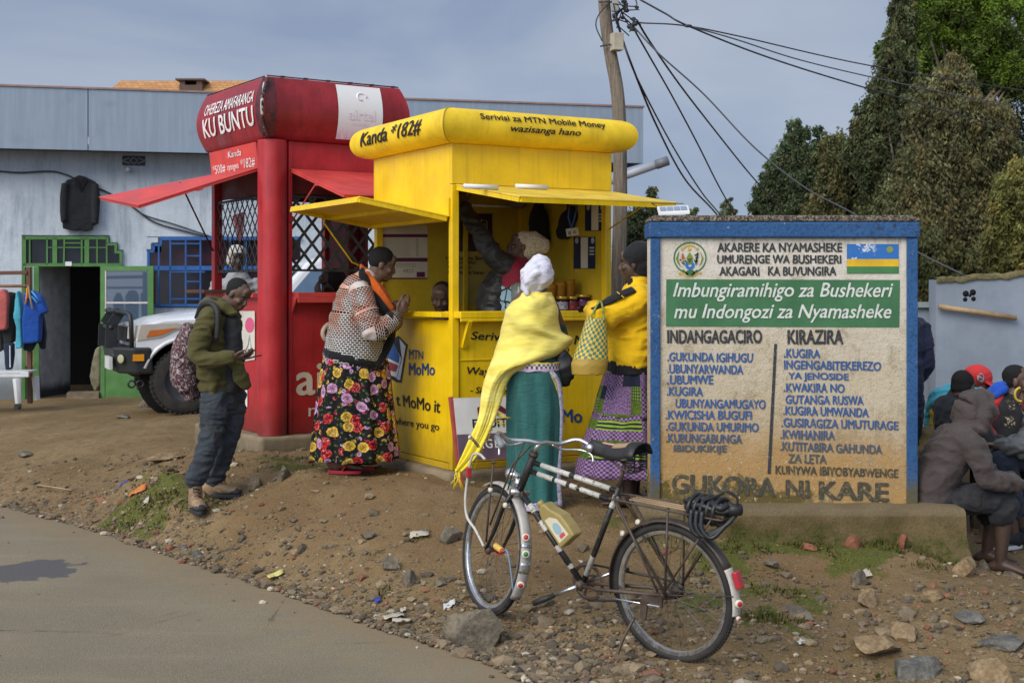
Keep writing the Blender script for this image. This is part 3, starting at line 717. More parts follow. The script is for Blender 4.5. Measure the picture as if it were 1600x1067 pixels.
# price list seen through the left window, taped on the back wall's left half
pst = obj('price_poster', poly(MB(), wall_rect(bw(.003), 588, 352, 668, 436)), cream, yk)
mb = MB(); poly(mb, wall_rect(bw(.005), 588, 366, 668, 371)); poly(mb, wall_rect(bw(.005), 588, 403, 668, 409)); poly(mb, wall_rect(bw(.005), 588, 434, 668, 436)); poly(mb, wall_rect(bw(.005), 651, 425, 664, 433)); obj('band', mb, plum, pst)
mb = MB()
for k in range(9): poly(mb, wall_rect(bw(.005), 590, 374+k*3.1, 640, 374.5+k*3.1))
for k in range(9): poly(mb, wall_rect(bw(.005), 650, 374+k*3.1, 654, 375.3+k*3.1))
for k in range(3): poly(mb, wall_rect(bw(.005), 618, 412+k*2.2, 650, 412.6+k*2.2))
text_on(mb, '4823', bil(*[bw(.005)(*p) for p in [(629, 420), (646, 420), (646, 426), (629, 426)]]), .0)
obj('print', mb, grey_ln, pst)
# Kinyarwanda poster behind the vendor
pst = obj('service_poster', poly(MB(), wall_rect(bw(.003), 709, 332, 772, 478)), mat('ochre poster', (.42, .32, .08), .6, .12, 4), yk)
mb = MB(); poly(mb, wall_rect(bw(.005), 709, 334, 769, 393)); obj('photo_panel', mb, mat('dark maroon photo', (.05, .03, .035), .5, .5, 9), pst)
mb = MB(); mb.ell(bw(.004)(755, 372), (.05, .05, .002), Matrix((Y.e1, UZ, -Y.e2)).transposed()); obj('photo_figure', mb, mat('photo maroon', (.14, .04, .035), .6, .4, 9), pst)
for i, s_ in enumerate(['Hano baruro Simu', 'kugukoresha', 'kuswapu', 'bikorerwa hano']): letter(s_, bil(*[bw(.006)(*p) for p in [(700 if i else 697, 400+i*7.4), ([757, 743, 735, 756][i], 400.5+i*7.4), ([757, 743, 735, 756][i], 406.5+i*7.4), (700 if i else 697, 406+i*7.4)]]), blk, pst)
mb = MB(); poly(mb, wall_rect(bw(.006), 700, 446, 716, 451)); obj('print_bar', mb, blk, pst)
mb = MB()
for a, b in [((752, 343), (761, 346)), ((752, 343), (752, 358)), ((752, 358), (761, 358)), ((761, 346), (761, 358)), ((754, 350), (758, 350)), ((754, 350), (754, 355)), ((754, 355), (758, 355)), ((758, 350), (758, 355))]: mb.bar(bw(.006)(*a), bw(.006)(*b), .006, .004)
obj('sim_symbol', mb, flat('pale gold print', (.5, .4, .2)), pst)
mb = MB()
for i, (a, b) in enumerate([((723, 312), (735, 335)), ]): pass
# dark leaflets with white strips at the right end
for (x0, y0, x1, y1) in [(914, 318, 945, 361), (896, 370, 930, 420)]:
 pst = obj('leaflet', poly(MB(), wall_rect(sw(.004), x0, y0, x1, y1)), flat('navy leaflet', (.012, .022, .06), .5), yk)
 m_ = (x0+x1)/2
 obj('leaflet_strip', poly(MB(), wall_rect(sw(.006), m_-5.5, y0+1, m_+5.5, y1-1)), cream, pst)
 mb = MB()
 for xx in (x0+5, x1-4): mb.lathe([(.026, 0), (.02, .0005)], sw(.006)(xx, y0+6), -Y.e1, 14)
 for k in range(3): poly(mb, wall_rect(sw(.006), x1-9, y0+16+k*5, x1-1.5, y0+18.6+k*5))
 obj('leaflet_print', mb, flat('leaflet white print', (.4, .42, .42)), pst)
# fluorescent tube
mb = MB(); mb.tube([bw(.10)(724, 320), bw(.10)(811, 324)], .012, 10); obj('lamp_tube', mb, flat('lamp glass', (.75, .75, .72), .3), yk)
mb = MB(); Y.box(mb, (.25, D-.1, 2.19), (.55, D-.05, 2.275)); obj('lamp_housing', mb, flat('grey housing', (.16, .16, .16), .5), yk)
# hanging bags / cables in the kiosk
dk = cloth('black bag fabric', (.018, .018, .02))
def blob_thing(name, parts, m, label, cat, vox=.012, group=None, **k):
 mb = MB()
 for c, r in parts: mb.ell(c, r)
 me = remesh(mb, vox, 4); return thing(name, me, m, label, cat, group, **k)
hb = lambda b_: (lambda x, y: ray(x, y, Y(0, b_, 0), -Y.e2))
c = hb(.5)(885, 352); blob_thing('hanging_bag', [(c, (.07, .06, .12)), (c+V((.05, 0, .08)), (.05, .05, .08)), (c+V((-.04, 0, -.06)), (.05, .05, .06)), (c+V((.01, 0, .19)), (.012, .012, .12))], dk, 'black bag hanging behind the identity badge in the yellow kiosk', 'bag')
c = hb(.9)(842, 350); blob_thing('hanging_jacket', [(c, (.09, .06, .17)), (c+V((.0, 0, .13)), (.05, .05, .07)), (c+V((.03, 0, -.12)), (.07, .05, .1))], cloth('dark jacket cloth', (.02, .022, .028)), 'dark jacket hanging on the back wall left of the black bag', 'jacket')
c = hb(1.15)(812, 318); blob_thing('plastic_bag', [(c, (.07, .06, .05)), (c+V((-.05, 0, -.01)), (.04, .04, .03))], flat('brownish plastic', (.2, .15, .12), .4), 'brown plastic bag tucked beside the lamp tube', 'bag')
# badge on lanyard
q = [Y(0, 0, 0)]; bp = lambda x, y: ray(x, y, Y(0, .25, 0), -Y.e2)
mb = MB(); pts = [bp(884, 358), bp(903, 355), bp(905, 367), bp(886, 370)]; poly(mb, pts); bd = thing('identity_badge', mb, cream, 'cream identity badge hanging on a lanyard before the black bag', 'badge', solid=.003)
mb = MB(); poly(mb, [p-Y.e2*.004 for p in [bp(887, 362), bp(891.5, 361), bp(892, 367), bp(888, 367.6)]]); poly(mb, [p-Y.e2*.004 for p in [bp(895, 361), bp(899, 360), bp(899.5, 364.5), bp(895.5, 365.5)]]); obj('badge_print', mb, grey_ln, bd)
mb = MB(); mb.tube([bp(893, 357), bp(888, 340), bp(890, 318)], .006, 6); mb.tube([bp(893, 357), bp(899, 335), bp(903, 316)], .006, 6); obj('lanyard', mb, flat('blue lanyard', (.05, .12, .35)), bd)
# jars with purple labels and stacked amber cups on the shelf
jar0 = None
jm = flat('dark jam glass', (.03, .012, .02), .2); lid = flat('gold lid', (.55, .36, .05), .35, metal=.6); lab = mat('purple label', (.16, .04, .17), .5, .6, 40); labr = mat('red label', (.28, .03, .04), .5, .6, 40); labw = mat('pale label', (.4, .38, .42), .5, .5, 40)
for i, (a, lm, lb) in enumerate([(1.12, labw, 'jam jar with a pale label, left one on the kiosk shelf'), (1.215, labr, 'jam jar with a red label, middle one on the kiosk shelf'), (1.32, lab, 'larger jam jar with a purple label, right one on the kiosk shelf')]):
 p = Y(a, .27, 1.15); r = .046 if i < 2 else .058; h = .1 if i < 2 else .115
 e = empty('jam_jar', p, lb, 'jar', 'jam jars on the kiosk shelf')
 mb = MB(); mb.lathe([(r*.9, 0), (r, .01), (r, h*.85), (r*.85, h)], p, UZ, 18); obj('jar_glass', mb, jm, e)
 mb = MB(); mb.lathe([(r*.9, h+.001), (r*.95, h+.002), (r*.95, h+.022), (r*.9, h+.024)], p, UZ, 18); obj('lid', mb, lid, e)
 mb = MB(); mb.lathe([(r+.0015, .02), (r+.0015, h*.8)], p, UZ, 18, False); obj('jar_label', mb, lm, e)
amb = flat('amber plastic', (.35, .16, .02), .25)
cup = None
for i, (a, b, lb) in enumerate([(1.08, .38, 'amber cup stack behind the pale label jar'), (1.17, .38, 'amber cup stack behind the red label jar'), (1.26, .38, 'amber cup stack behind the purple label jar'), (1.34, .36, 'amber cup stack at the right end of the shelf')]):
 h = [.22, .24, .26, .14][i]
 mb = MB(); p = Y(a, b, 1.15); mb.lathe([(.036, 0), (.048, h-.03), (.05, h-.028), (.05, h-.02), (.046, h-.018), (.047, h), (.043, h)], p, UZ, 16, False)
 thing('cup_stack', mb, amb, lb, 'cups', 'cup stacks on the kiosk shelf')
mb = MB(); p = Y(.76, .3, 1.15); mb.lathe([(.07, 0), (.075, .01), (.075, .2), (.05, .23)], p, UZ, 18); thing('glass_jar', mb, flat('pale grey glass', (.2, .22, .2), .15), 'tall pale glass jar left of the jam jars', 'jar')
# paper rolls on the right awning
for x, lb in [(740, 'left white paper roll lying on the yellow awning'), (821, 'right white paper roll lying on the yellow awning')]:
 p = ray(x-15, 291, A[0]+UZ*.018, (A[1]-A[0]).cross(A[3]-A[0]).normalized()); mb = MB(); mb.tube([p, p+Y.e1*.27], .017, 10); thing('paper_roll', mb, flat('white paper', (.7, .69, .68), .7), lb, 'paper roll', 'paper rolls on the awning')
# ============ red kiosk
rd = mat('red painted sheet', (.40, .020, .024), .42, .16, 3, .08, 30, 0, .4, dirt=.16, dcol=(.12, .015, .012), low=(-.02, .35, .7), streak=.35, scr=(.72, (.4, .3, .26)), dent=1)
rd_br = mat('bright red awning', (.55, .055, .045), .5, .14, 4, .08, 30, 0, .4, dirt=.3, dcol=(.32, .09, .07), streak=.1)
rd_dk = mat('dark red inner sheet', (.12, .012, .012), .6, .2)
rd_roof = mat('weathered red roof panel', (.26, .014, .018), .42, .25, 2.5, .08, 30, 0, .45, dirt=.3, dcol=(.05, .01, .012), streak=.4, dent=1)
RP = V((-2.138, 12.0, .61)); R = Frame(RP, 57, 1.07); W2, D2 = 1.24, 1.4
rk = empty('airtime_kiosk', RP, 'red mobile airtime kiosk with barrel roof panels, lattice windows and raised awnings', 'kiosk')
mb = MB(); pr = .13; mb.lathe([(pr, 0), (pr, 2.6)], R(.06, .06, 0), UZ, 28); obj('round_pillar', mb, rd, rk, sharp=40)
for a, b, nm in [(W2-.08, 0, 0), (0, D2-.08, 0), (W2-.08, D2-.08, 0)]:
 mb = MB(); R.box(mb, (a, b, 0), (a+.08, b+.08, 2.44)); obj('post', mb, rd, rk, bevel=.006)
mb = MB(); R.box(mb, (.19, .0, 0), (.225, .05, 2.43)); obj('pillar_trim', mb, rd, rk, bevel=.004)
mb = MB(); R.box(mb, (.0, .19, 0), (.05, .225, 2.43)); obj('pillar_trim', mb, rd, rk, bevel=.004)
mb = MB(); R.box(mb, (.226, .01, .0), (W2-.081, .05, 1.13)); obj('lower_panel', mb, rd, rk, bevel=.003)
mb = MB(); R.box(mb, (.01, .226, .0), (.05, D2-.081, 1.13)); obj('lower_panel', mb, rd, rk, bevel=.003)
mb = MB(); R.box(mb, (.226, -.12, 1.135), (W2, .14, 1.175)); R.box(mb, (.226, -.12, 1.09), (W2, -.105, 1.134)); mb.prism([(0, 1.0), (.105, 1.132), (0, 1.132)], R(.23, 0, 0), -R.e2, R.uz, 0, .012); obj('counter', mb, rd_br, rk, bevel=.003)
mb = MB(); R.box(mb, (-.06, .226, 1.135), (.12, D2, 1.17)); obj('counter', mb, rd_br, rk, bevel=.003)
mb = MB(); R.box(mb, (-.26, D2-.5, 1.171), (.1, D2+.02, 1.20)); obj('side_shelf', mb, mat('brown shelf board', (.1, .045, .03)), rk, bevel=.003)
zt = 2.12
mb = MB(); R.box(mb, (.226, .012, 2.20), (W2-.081, .04, 2.43)); obj('upper_panel', mb, rd, rk, bevel=.003)
mb = MB(); mb.hexa([R(.0, .226, 2.20), R(.03, .226, 2.20), R(.03, D2-.02, 2.20), R(.0, D2-.02, 2.20), R(-.03, .226, 2.43), R(.03, .226, 2.43), R(.03, D2-.02, 2.43), R(-.03, D2-.02, 2.43)]); upl = obj('upper_panel', mb, rd_br, rk)
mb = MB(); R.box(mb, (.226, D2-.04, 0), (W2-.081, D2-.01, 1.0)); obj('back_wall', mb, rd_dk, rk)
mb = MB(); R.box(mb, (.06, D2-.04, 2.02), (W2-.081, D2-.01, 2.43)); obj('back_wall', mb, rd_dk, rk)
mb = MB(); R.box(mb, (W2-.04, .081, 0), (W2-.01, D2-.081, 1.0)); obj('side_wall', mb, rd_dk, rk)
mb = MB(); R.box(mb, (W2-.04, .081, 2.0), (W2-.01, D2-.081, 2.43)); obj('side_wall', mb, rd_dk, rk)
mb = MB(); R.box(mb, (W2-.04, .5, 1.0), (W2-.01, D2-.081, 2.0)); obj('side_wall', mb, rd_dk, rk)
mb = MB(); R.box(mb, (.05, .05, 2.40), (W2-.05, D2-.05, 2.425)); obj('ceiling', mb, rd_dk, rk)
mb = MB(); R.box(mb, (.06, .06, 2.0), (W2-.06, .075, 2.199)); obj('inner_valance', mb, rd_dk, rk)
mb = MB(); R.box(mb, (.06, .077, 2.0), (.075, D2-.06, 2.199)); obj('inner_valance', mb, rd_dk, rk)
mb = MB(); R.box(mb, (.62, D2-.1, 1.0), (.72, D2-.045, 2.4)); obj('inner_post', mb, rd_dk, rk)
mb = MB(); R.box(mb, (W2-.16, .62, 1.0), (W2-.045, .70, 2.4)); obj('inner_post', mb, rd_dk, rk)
# lattices
iron = mat('dark iron lattice', (.035, .035, .03), .5, .3)
def lattice(O, eu, ev, w_, h_, nu, name, parent, wd=.018):
 mb = MB(); en = eu.cross(ev)
 s_ = w_/nu;
 def clip(p, q):
  (x0, y0), (x1, y1) = p, q; t0, t1 = 0, 1; dx = x1-x0; dy = y1-y0
  for pp, qq in ((-dx, x0), (dx, w_-x0), (-dy, y0), (dy, h_-y0)):
   if abs(pp) < 1e-9:
    if qq < 0: return None
    continue
   r_ = qq/pp
   if pp < 0: t0 = max(t0, r_)
   else: t1 = min(t1, r_)
  return None if t0 >= t1 else ((x0+dx*t0, y0+dy*t0), (x0+dx*t1, y0+dy*t1))
 k = -int(h_/s_*2)-2
 asp = 1.2
 while k < nu+int(h_/s_)+4:
  for sg, dz in ((1, 0), (-1, .006)):
   c = clip((k*s_, 0 if sg > 0 else h_), (k*s_+h_/asp, h_ if sg > 0 else 0))
   if c and math.hypot(c[1][0]-c[0][0], c[1][1]-c[0][1]) > .02:
    a_, b_ = [O+eu*p[0]+ev*p[1]+en*dz for p in c]; mb.bar(a_, b_, .005, wd, en.cross(b_-a_))
  k += 1
 for y in (0, h_): mb.bar(O+ev*y-en*.008, O+ev*y+eu*w_-en*.008, .02, .02)
 return obj(name, mb, iron, parent)
lattice(R(.23, .03, 1.36), R.e1, UZ, W2-.31, .66, 6, 'lattice', rk, .026)
lattice(R(.03, D2-.08, 1.36), -R.e2, UZ, D2-.31, .66, 9, 'lattice', rk, .014)
# awnings
A = [R(.2, -.012, 2.20), R(W2, -.012, 2.20), R(W2-.02, -1.08, 1.925), R(.2, -1.1, 1.925)]
awning(R, A, 'awning', rd_br, rk, .02, .01)
B = [R(-.015, .2, 2.215), R(-.015, D2+.02, 2.235), R(-1.08, D2+.02, 2.0), R(-1.10, .2, 1.865)]
awning(R, B, 'awning', rd_br, rk, .02, .01)
mb = MB(); mb.tube([R(.22, -.55, 2.07), R(.21, .0, 1.75)], .007, 6); obj('stay_rod', mb, rd_br, rk)
mb = MB(); mb.tube([R(-.55, .72, 2.10), R(-.0, D2-.04, 1.55)], .008, 6); obj('stay_rod', mb, rd_dk, rk)
# plinth
mb = MB(); R.box(mb, (-.12, -.12, -.25), (W2+.15, D2+.15, -.003)); obj('plinth', mb, conc, rk, bevel=.03, seg=3)
# barrel roof
def rprof(q): return (.005+.105*math.sin(PI*(.10+.80*q))-.0*q, 2.44+.50*q)
prof = [(.02, 2.432)]+[rprof(q) for q in np.linspace(0, 1, 14)]+[(.0, 2.945)]
mb = MB(); rows = roof_ring(R, W2, D2, prof, 10); mb.sheet(rows, True)
mb.add([rows[-1][0], rows[-1][10], rows[-1][20], rows[-1][30]], [(0, 1, 2, 3)]); mb.add([rows[0][0], rows[0][10], rows[0][20], rows[0][30]], [(3, 2, 1, 0)])
obj('roof', mb, rd_roof, rk, sharp=45)
rr_ = roofpt(R, 'r', W2, rprof); rl_ = roofpt(R, 'l', D2, rprof); rl = lambda s, q: rl_(s, q)-R.e1*.005
def roof_patch(mb, fn, s0, s1, q0, q1, off=0, n_=10):
 mb.sheet([[fn(s0+(s1-s0)*i/3, q0+(q1-q0)*k/n_) for i in range(4)] for k in range(n_+1)])
# corner mitre with scraped paint
n = NT('scraped corner paint'); co = n.co(); e = n.noise(n.map(co, (1, 1, .6)), 18, 8, .75)
cm = n.out(n.mix(n.ramp(e, .5, .54), (.02, .008, .008), (.55, .5, .45)), .7, n.bump(e, .4, .01))
mb = MB(); mb.tube([R(-rprof(q)[0], -rprof(q)[0], rprof(q)[1]) for q in np.linspace(.0, 1, 24)], .014, 8); obj('corner_seam', mb, cm, rk)
mb = MB(); roof_patch(mb, lambda s, q: rr_(s, q)-R.e2*.001, -.06, .02, .02, .98); roof_patch(mb, lambda s, q: rl(s, q)-R.e1*.001, .985, 1.08, .02, .98);
n = NT('soot stained red'); co = n.co(); e = n.noise(co, 12, 6, .7); obj('corner_stain', mb, n.out(n.mix(n.ramp(e, .35, .6), (.02, .008, .01), (.11, .012, .014)), .55), rk)
mb = MB(); mb.tube([R(-.03, -.03, 2.95), R(W2+.03, -.03, 2.95)], .006, 6); mb.tube([R(-.03, -.03, 2.95), R(-.03, D2+.03, 2.95)], .006, 6)
for k in range(6): mb.box(R.o, R.e1, R.e2, R.uz, (.1+k*.22, -.04, 2.945), (.14+k*.22, -.01, 2.957))
obj('roof_edge', mb, mat('rusty edge', (.06, .02, .02)), rk)
wl = flat('white lettering', (.74, .72, .70), .5, .12)
letter('OHEREZA AMAFARANGA', lambda u, v: rl(.08+.86*u, .60+.20*v), wl, rk, .006, .1)
letter('KU BUNTU', lambda u, v: rl(.06+.88*u, .22+.32*v), wl, rk, .022)
upf = lambda y_, z_: R(-.03*(z_-2.2)/.23-.005, y_, z_)
letter('Kanda', lambda u, v: upf(D2-.5-.32*u, 2.345+.055*v), wl, rk, .006, .2)
letter('*500#', lambda u, v: upf(D2-.08-.32*u, 2.225+.085*v), wl, rk, .0, .15)
letter('cyangwa', lambda u, v: upf(D2-.45-.28*u, 2.225+.055*v), wl, rk, .0)
letter('*182#', lambda u, v: upf(D2-.78-.34*u, 2.225+.09*v), wl, rk, .0, .15)
# faded pink and white poster with ghost lettering
n = NT('faded pink poster'); co = n.co(); z = n.sep(co)[2]; nn = n.noise(n.map(co, (9, 9, 1)), 4, 5, .6)
pink = n.out(n.mix(n.ramp(n.math('ADD', z, n.math('MULTIPLY', nn, .22)), 2.62, 2.86, 1, 0), (.70, .70, .69), (.55, .17, .34)), .5)
mb = MB(); roof_patch(mb, lambda s, q: rr_(s, q)-R.e2*.003, .50, .86, .05, .97); pp = obj('faded_poster', mb, pink, rk)
gh = flat('ghost white lettering', (.74, .66, .70), .5)
letter('airtel', lambda u, v: rr_(.585+.21*u, .38+.18*v)-R.e2*.005, gh, pp, .03); letter('money', lambda u, v: rr_(.61+.14*u, .26+.08*v)-R.e2*.005, gh, pp, .0)
mb = MB()
mb.tube([rr_(.69+.045*math.cos(a)*(1-a/9), .77+.09*math.sin(a)*(1-a/9))-R.e2*.004 for a in np.linspace(0, 5, 16)], .009, 6)
obj('swirl_logo', mb, gh, pp)
# big letters on the lower panels
crm = flat('cream lettering', (.58, .48, .36), .5, .1)
rf = lambda q: on_r(q, .006, R, -.01)
letter('airtel', rf([(464, 566), (600, 563), (600, 613), (464, 617)]), crm, rk, .03)
letter('money', rf([(482, 637), (590, 635), (590, 655), (482, 657)]), crm, rk, .0)
mb = MB()
mb.tube([R.rface(525+30*math.cos(a)*(1-a/10), 523-24*math.sin(a)*(1-a/10), -.004) for a in np.linspace(.5, 5.6, 22)], [.006+.016*math.sin(PI*k/21) for k in range(22)], 8)
obj('swirl_logo', mb, crm, rk)
letter('airtel', on_l([(340, 596), (386, 590), (386, 636), (340, 640)], .006, R, -.01), wl, rk, .03)
# notice sheet on the left panel
mb = MB(); poly(mb, [R.lface(x, y, .0) for x, y in [(372, 566), (398, 562), (398, 486), (372, 486)]]); ns = obj('notice_sheet', mb, mat('notice paper', (.6, .57, .5), .6, .1), rk)
mb = MB(); mb.add([R.lface(390+9*math.cos(a)*.8, 508+12*math.sin(a), .002) for a in np.linspace(0, 2*PI, 18)[:-1]], [tuple(range(17))]); obj('pink_disc', mb, flat('pink print', (.62, .1, .2)), ns)
mb = MB(); mb.tube([R.lface(x, y, .003) for x, y in [(383, 550), (388, 538), (390, 524), (392, 540), (396, 552)]], .006, 5); mb.tube([R.lface(x, y, .003) for x, y in [(379, 556), (390, 546), (397, 556)]], .005, 5); obj('line_drawing', mb, flat('grey green print', (.3, .36, .3)), ns)
# hanging red sign inside the lattice
mb = MB(); hp = lambda x, y: ray(x, y, R(.25, 0, 0), -R.e1)
poly(mb, [hp(*p) for p in [(363, 338), (372, 334), (381, 331), (382, 345), (379, 362), (376, 378), (374, 379), (371, 365), (367, 352)]]); hs = thing('hanging_tag', mb, flat('red tag', (.5, .05, .05), .4), 'red tapered tag hanging inside the lattice of the red kiosk', 'tag', solid=.004)
mb = MB(); mb.tube([hp(375+3*math.cos(a)*(1-a/9), 346-4*math.sin(a)*(1-a/9))-R.e1*.006 for a in np.linspace(0, 5, 12)], .006, 5); obj('swirl', mb, white, hs)
# ------------------------------------------------------------- painted notice wall
SY = 8.8
S = lambda px, py, o=0: P(px, py, SY)+V((0, -o, 0))
wb = P(1225, 792, SY); sg_ = empty('notice_wall', V((wb.x, SY, wb.z)), 'painted concrete village notice wall with blue border and painted lists', 'notice board')
x0 = P(1016, 0, SY).x; x1 = P(1433, 0, SY).x; zt = P(0, 347, SY).z; zb = P(0, 792, SY).z
# plaster: white above, ochre mud splash and algae below
n = NT('weathered plaster'); co = n.co(); z = n.sep(co)[2]; a = n.noise(co, 4, 8, .65); b = n.noise(co, 30, 6, .7); f = n.noise(co, 90, 5, .7)
H = zt-zb
zz = n.math('ADD', z, n.math('MULTIPLY', n.math('SUBTRACT', a, .5), .75))
xx = n.sep(co)[0]
zz = n.math('ADD', zz, n.math('MULTIPLY', xx, .12))
c = n.mix(n.ramp(a, .3, .7), (.58, .53, .44), (.66, .62, .55))
c = n.mix(n.ramp(zz, 1.75, .75, 0, .9), c, (.50, .42, .29))
c = n.mix(n.ramp(zz, .80, .22, 0, .95), c, (.40, .235, .085))
c = n.mix(n.ramp(n.math('ADD', zz, n.math('MULTIPLY', n.math('SUBTRACT', b, .5), .35)), .13, .04, 0, .9), c, (.085, .07, .022))
c = n.mix(n.math('MULTIPLY', n.ramp(b, .55, .68, 0, .5), n.ramp(z, 1.6, .9)), c, (.26, .2, .12))
c = n.mix(n.math('MULTIPLY', n.ramp(n.noise(co, 6, 8, .8), .48, .66, 0, .75), n.ramp(z, 1.75, 1.2, .3, 1)), c, (.27, .215, .13))
c = n.mix(n.math('MULTIPLY', n.ramp(f, .56, .66, 0, .85), n.ramp(z, 1.7, 1.1, .3, 1)), c, (.16, .125, .07))
c = n.mix(n.math('MULTIPLY', n.ramp(b, .60, .64, 0, .85), n.ramp(z, .9, .2, 0, 1)), c, (.58, .5, .36))
c = n.mix(n.math('MULTIPLY', n.ramp(z, 1.62, 1.74), n.ramp(n.noise(n.map(co, (9, 1, 1.5)), 3, 5, .7), .45, .7, 0, .55)), c, (.13, .11, .085))
plaster = n.out(c, .92, n.bump(n.math('ADD', n.math('MULTIPLY', f, .4), b), .8, .012), 0, .15)
bl = NT('chipped blue paint'); co = bl.co(); b = bl.noise(co, 16, 8, .75); f = bl.noise(co, 70, 5, .7); z = bl.sep(co)[2]; a = bl.noise(co, 3, 6, .6)
c = bl.mix(bl.ramp(a, .3, .7), (.024, .08, .20), (.034, .11, .265)); c = bl.mix(bl.ramp(f, .46, .66, 0, .8), c, (.018, .04, .09))
xx = bl.sep(co)[0]
c = bl.mix(bl.math('MULTIPLY', bl.ramp(b, .50, .62), bl.math('MULTIPLY', bl.ramp(bl.math('ADD', xx, bl.math('MULTIPLY', a, .8)), .5, 1.25), bl.ramp(z, 1.66, 1.76))), c, (.028, .025, .022))
c = bl.mix(bl.ramp(b, .645, .665), c, (.45, .4, .3)); c = bl.mix(bl.ramp(bl.math('ADD', z, bl.math('MULTIPLY', bl.math('SUBTRACT', b, .5), .5)), .28, .06, 0, .9), c, (.10, .085, .03))
blue = bl.out(c, .75, bl.bump(bl.math('ADD', b, f), .5, .01), 0, .25)
cp = NT('grey lichen capstone'); co = cp.co(); b = cp.noise(co, 14, 8, .75); f = cp.noise(co, 75, 5, .75)
c = cp.mix(cp.ramp(b, .35, .65), (.42, .35, .26), (.27, .22, .165)); c = cp.mix(cp.ramp(f, .42, .62), (.055, .048, .04), c); c = cp.mix(cp.ramp(b, .58, .7, 0, .8), c, (.05, .045, .03)); c = cp.mix(cp.ramp(f, .62, .74, 0, .8), c, (.5, .45, .37))
capm = cp.out(c, .95, cp.bump(cp.math('ADD', b, f), .9, .02), 0, .1)
mb = MB(); mb.abox((x0+.004, SY, zb-.02), (x1-.004, SY+.24, P(0, 372, SY).z+.01)); obj('wall_body', mb, plaster, sg_)
mb = MB(); zc = P(0, 372, SY).z; mb.abox((x0-.012, SY-.035, zc), (x1+.012, SY+.27, zt)); obj('top_beam', mb, blue, sg_, bevel=.012)
zc2 = P(0, 337, SY).z-.02
mb = MB(); mb.prism([(x0-.012, zt+.001), (x1+.012, zt+.001), (x1+.008, zt+.02), (x1-.04, zc2+.02), (x0+.02, zc2+.02), (x0-.008, zt+.022)], V((0, SY+.27, 0)), V((1, 0, 0)), V((0, 0, 1)), 0, .305)
me_ = mb.mesh(); obj('capstone', mb, capm, sg_, bevel=.015, seg=3)
for a, b in ((1016, 1031), (1416, 1433)):
 mb = MB(); mb.abox((P(a, 0, SY).x, SY-.022, zb), (P(b, 0, SY).x, SY+.001, zc-.001)); obj('border_strip', mb, blue, sg_, bevel=.006)
# letters
n = NT('worn black stencil paint'); co = n.co(); f = n.noise(co, 60, 7, .8); m_blk = n.out(n.mix(n.ramp(f, .56, .66, 0, .75), (.028, .03, .034), (.42, .38, .31)), .8)
n = NT('worn blue stencil paint'); co = n.co(); f = n.noise(co, 60, 7, .8); z = n.sep(co)[2]
m_blu = n.out(n.mix(n.ramp(f, .57, .68, 0, .8), n.mix(n.ramp(z, .62, .25), (.028, .085, .24), (.07, .075, .062)), (.42, .36, .24)), .8)
n = NT('faded olive stencil paint'); co = n.co(); f = n.noise(co, 40, 7, .8); m_ol = n.out(n.mix(n.ramp(f, .50, .66, 0, .8), (.05, .048, .032), (.3, .2, .08)), .85)
n = NT('green sign paint'); co = n.co(); f = n.noise(co, 50, 7, .75); a = n.noise(co, 5, 5, .6)
m_grn = n.out(n.mix(n.ramp(f, .62, .72, 0, .6), n.mix(n.ramp(a, .3, .7), (.035, .125, .05), (.05, .165, .07)), (.3, .33, .24)), .8, n.bump(f, .3, .006))
n = NT('white sign paint'); co = n.co(); f = n.noise(co, 40, 7, .75); m_wh = n.out(n.mix(n.ramp(f, .48, .62, 0, .55), (.60, .61, .56), (.3, .37, .28)), .8)
def line(mb, s, x0, y0, x1, y1, bold=.05, shear=0, dy=0, off=.004, sp=1.0):
 """one painted line: pixel box of the letters, right end dropped by dy"""
 fb_ = bil(S(x0, y0, off), S(x1, y0+dy, off), S(x1, y1+dy, off), S(x0, y1, off)); wx = x1-x0; wob = lambda u, v: fb_(u, v)+V((.0035*noise.noise(V((u*wx*.09, v*1.3, y0))), 0, .004*noise.noise(V((u*wx*.07, v*1.1, y0+9)))))
 mb = MB(); text_on(mb, s, wob, bold, shear, sp)
 return obj('lettering', mb, mb_m[0], mb_m[1])
mb_m = [m_blk, sg_]
def stencil(mb, s, *a, **k): line(mb, s, *a, **k)
stencil(mb, 'AKARERE KA NYAMASHEKE', 1121, 380, 1315, 393.5); stencil(mb, 'UMURENGE WA BUSHEKERI', 1121, 398.5, 1314, 411.5, dy=.5); stencil(mb, 'AKAGARI   KA BUVUNGIRA', 1124, 417, 1306, 430.5)
stencil(mb, 'INDANGAGACIRO', 1043, 516, 1190, 536, bold=.06); stencil(mb, 'KIRAZIRA', 1231, 516, 1317, 537, bold=.06)
mb_m[0] = m_blu
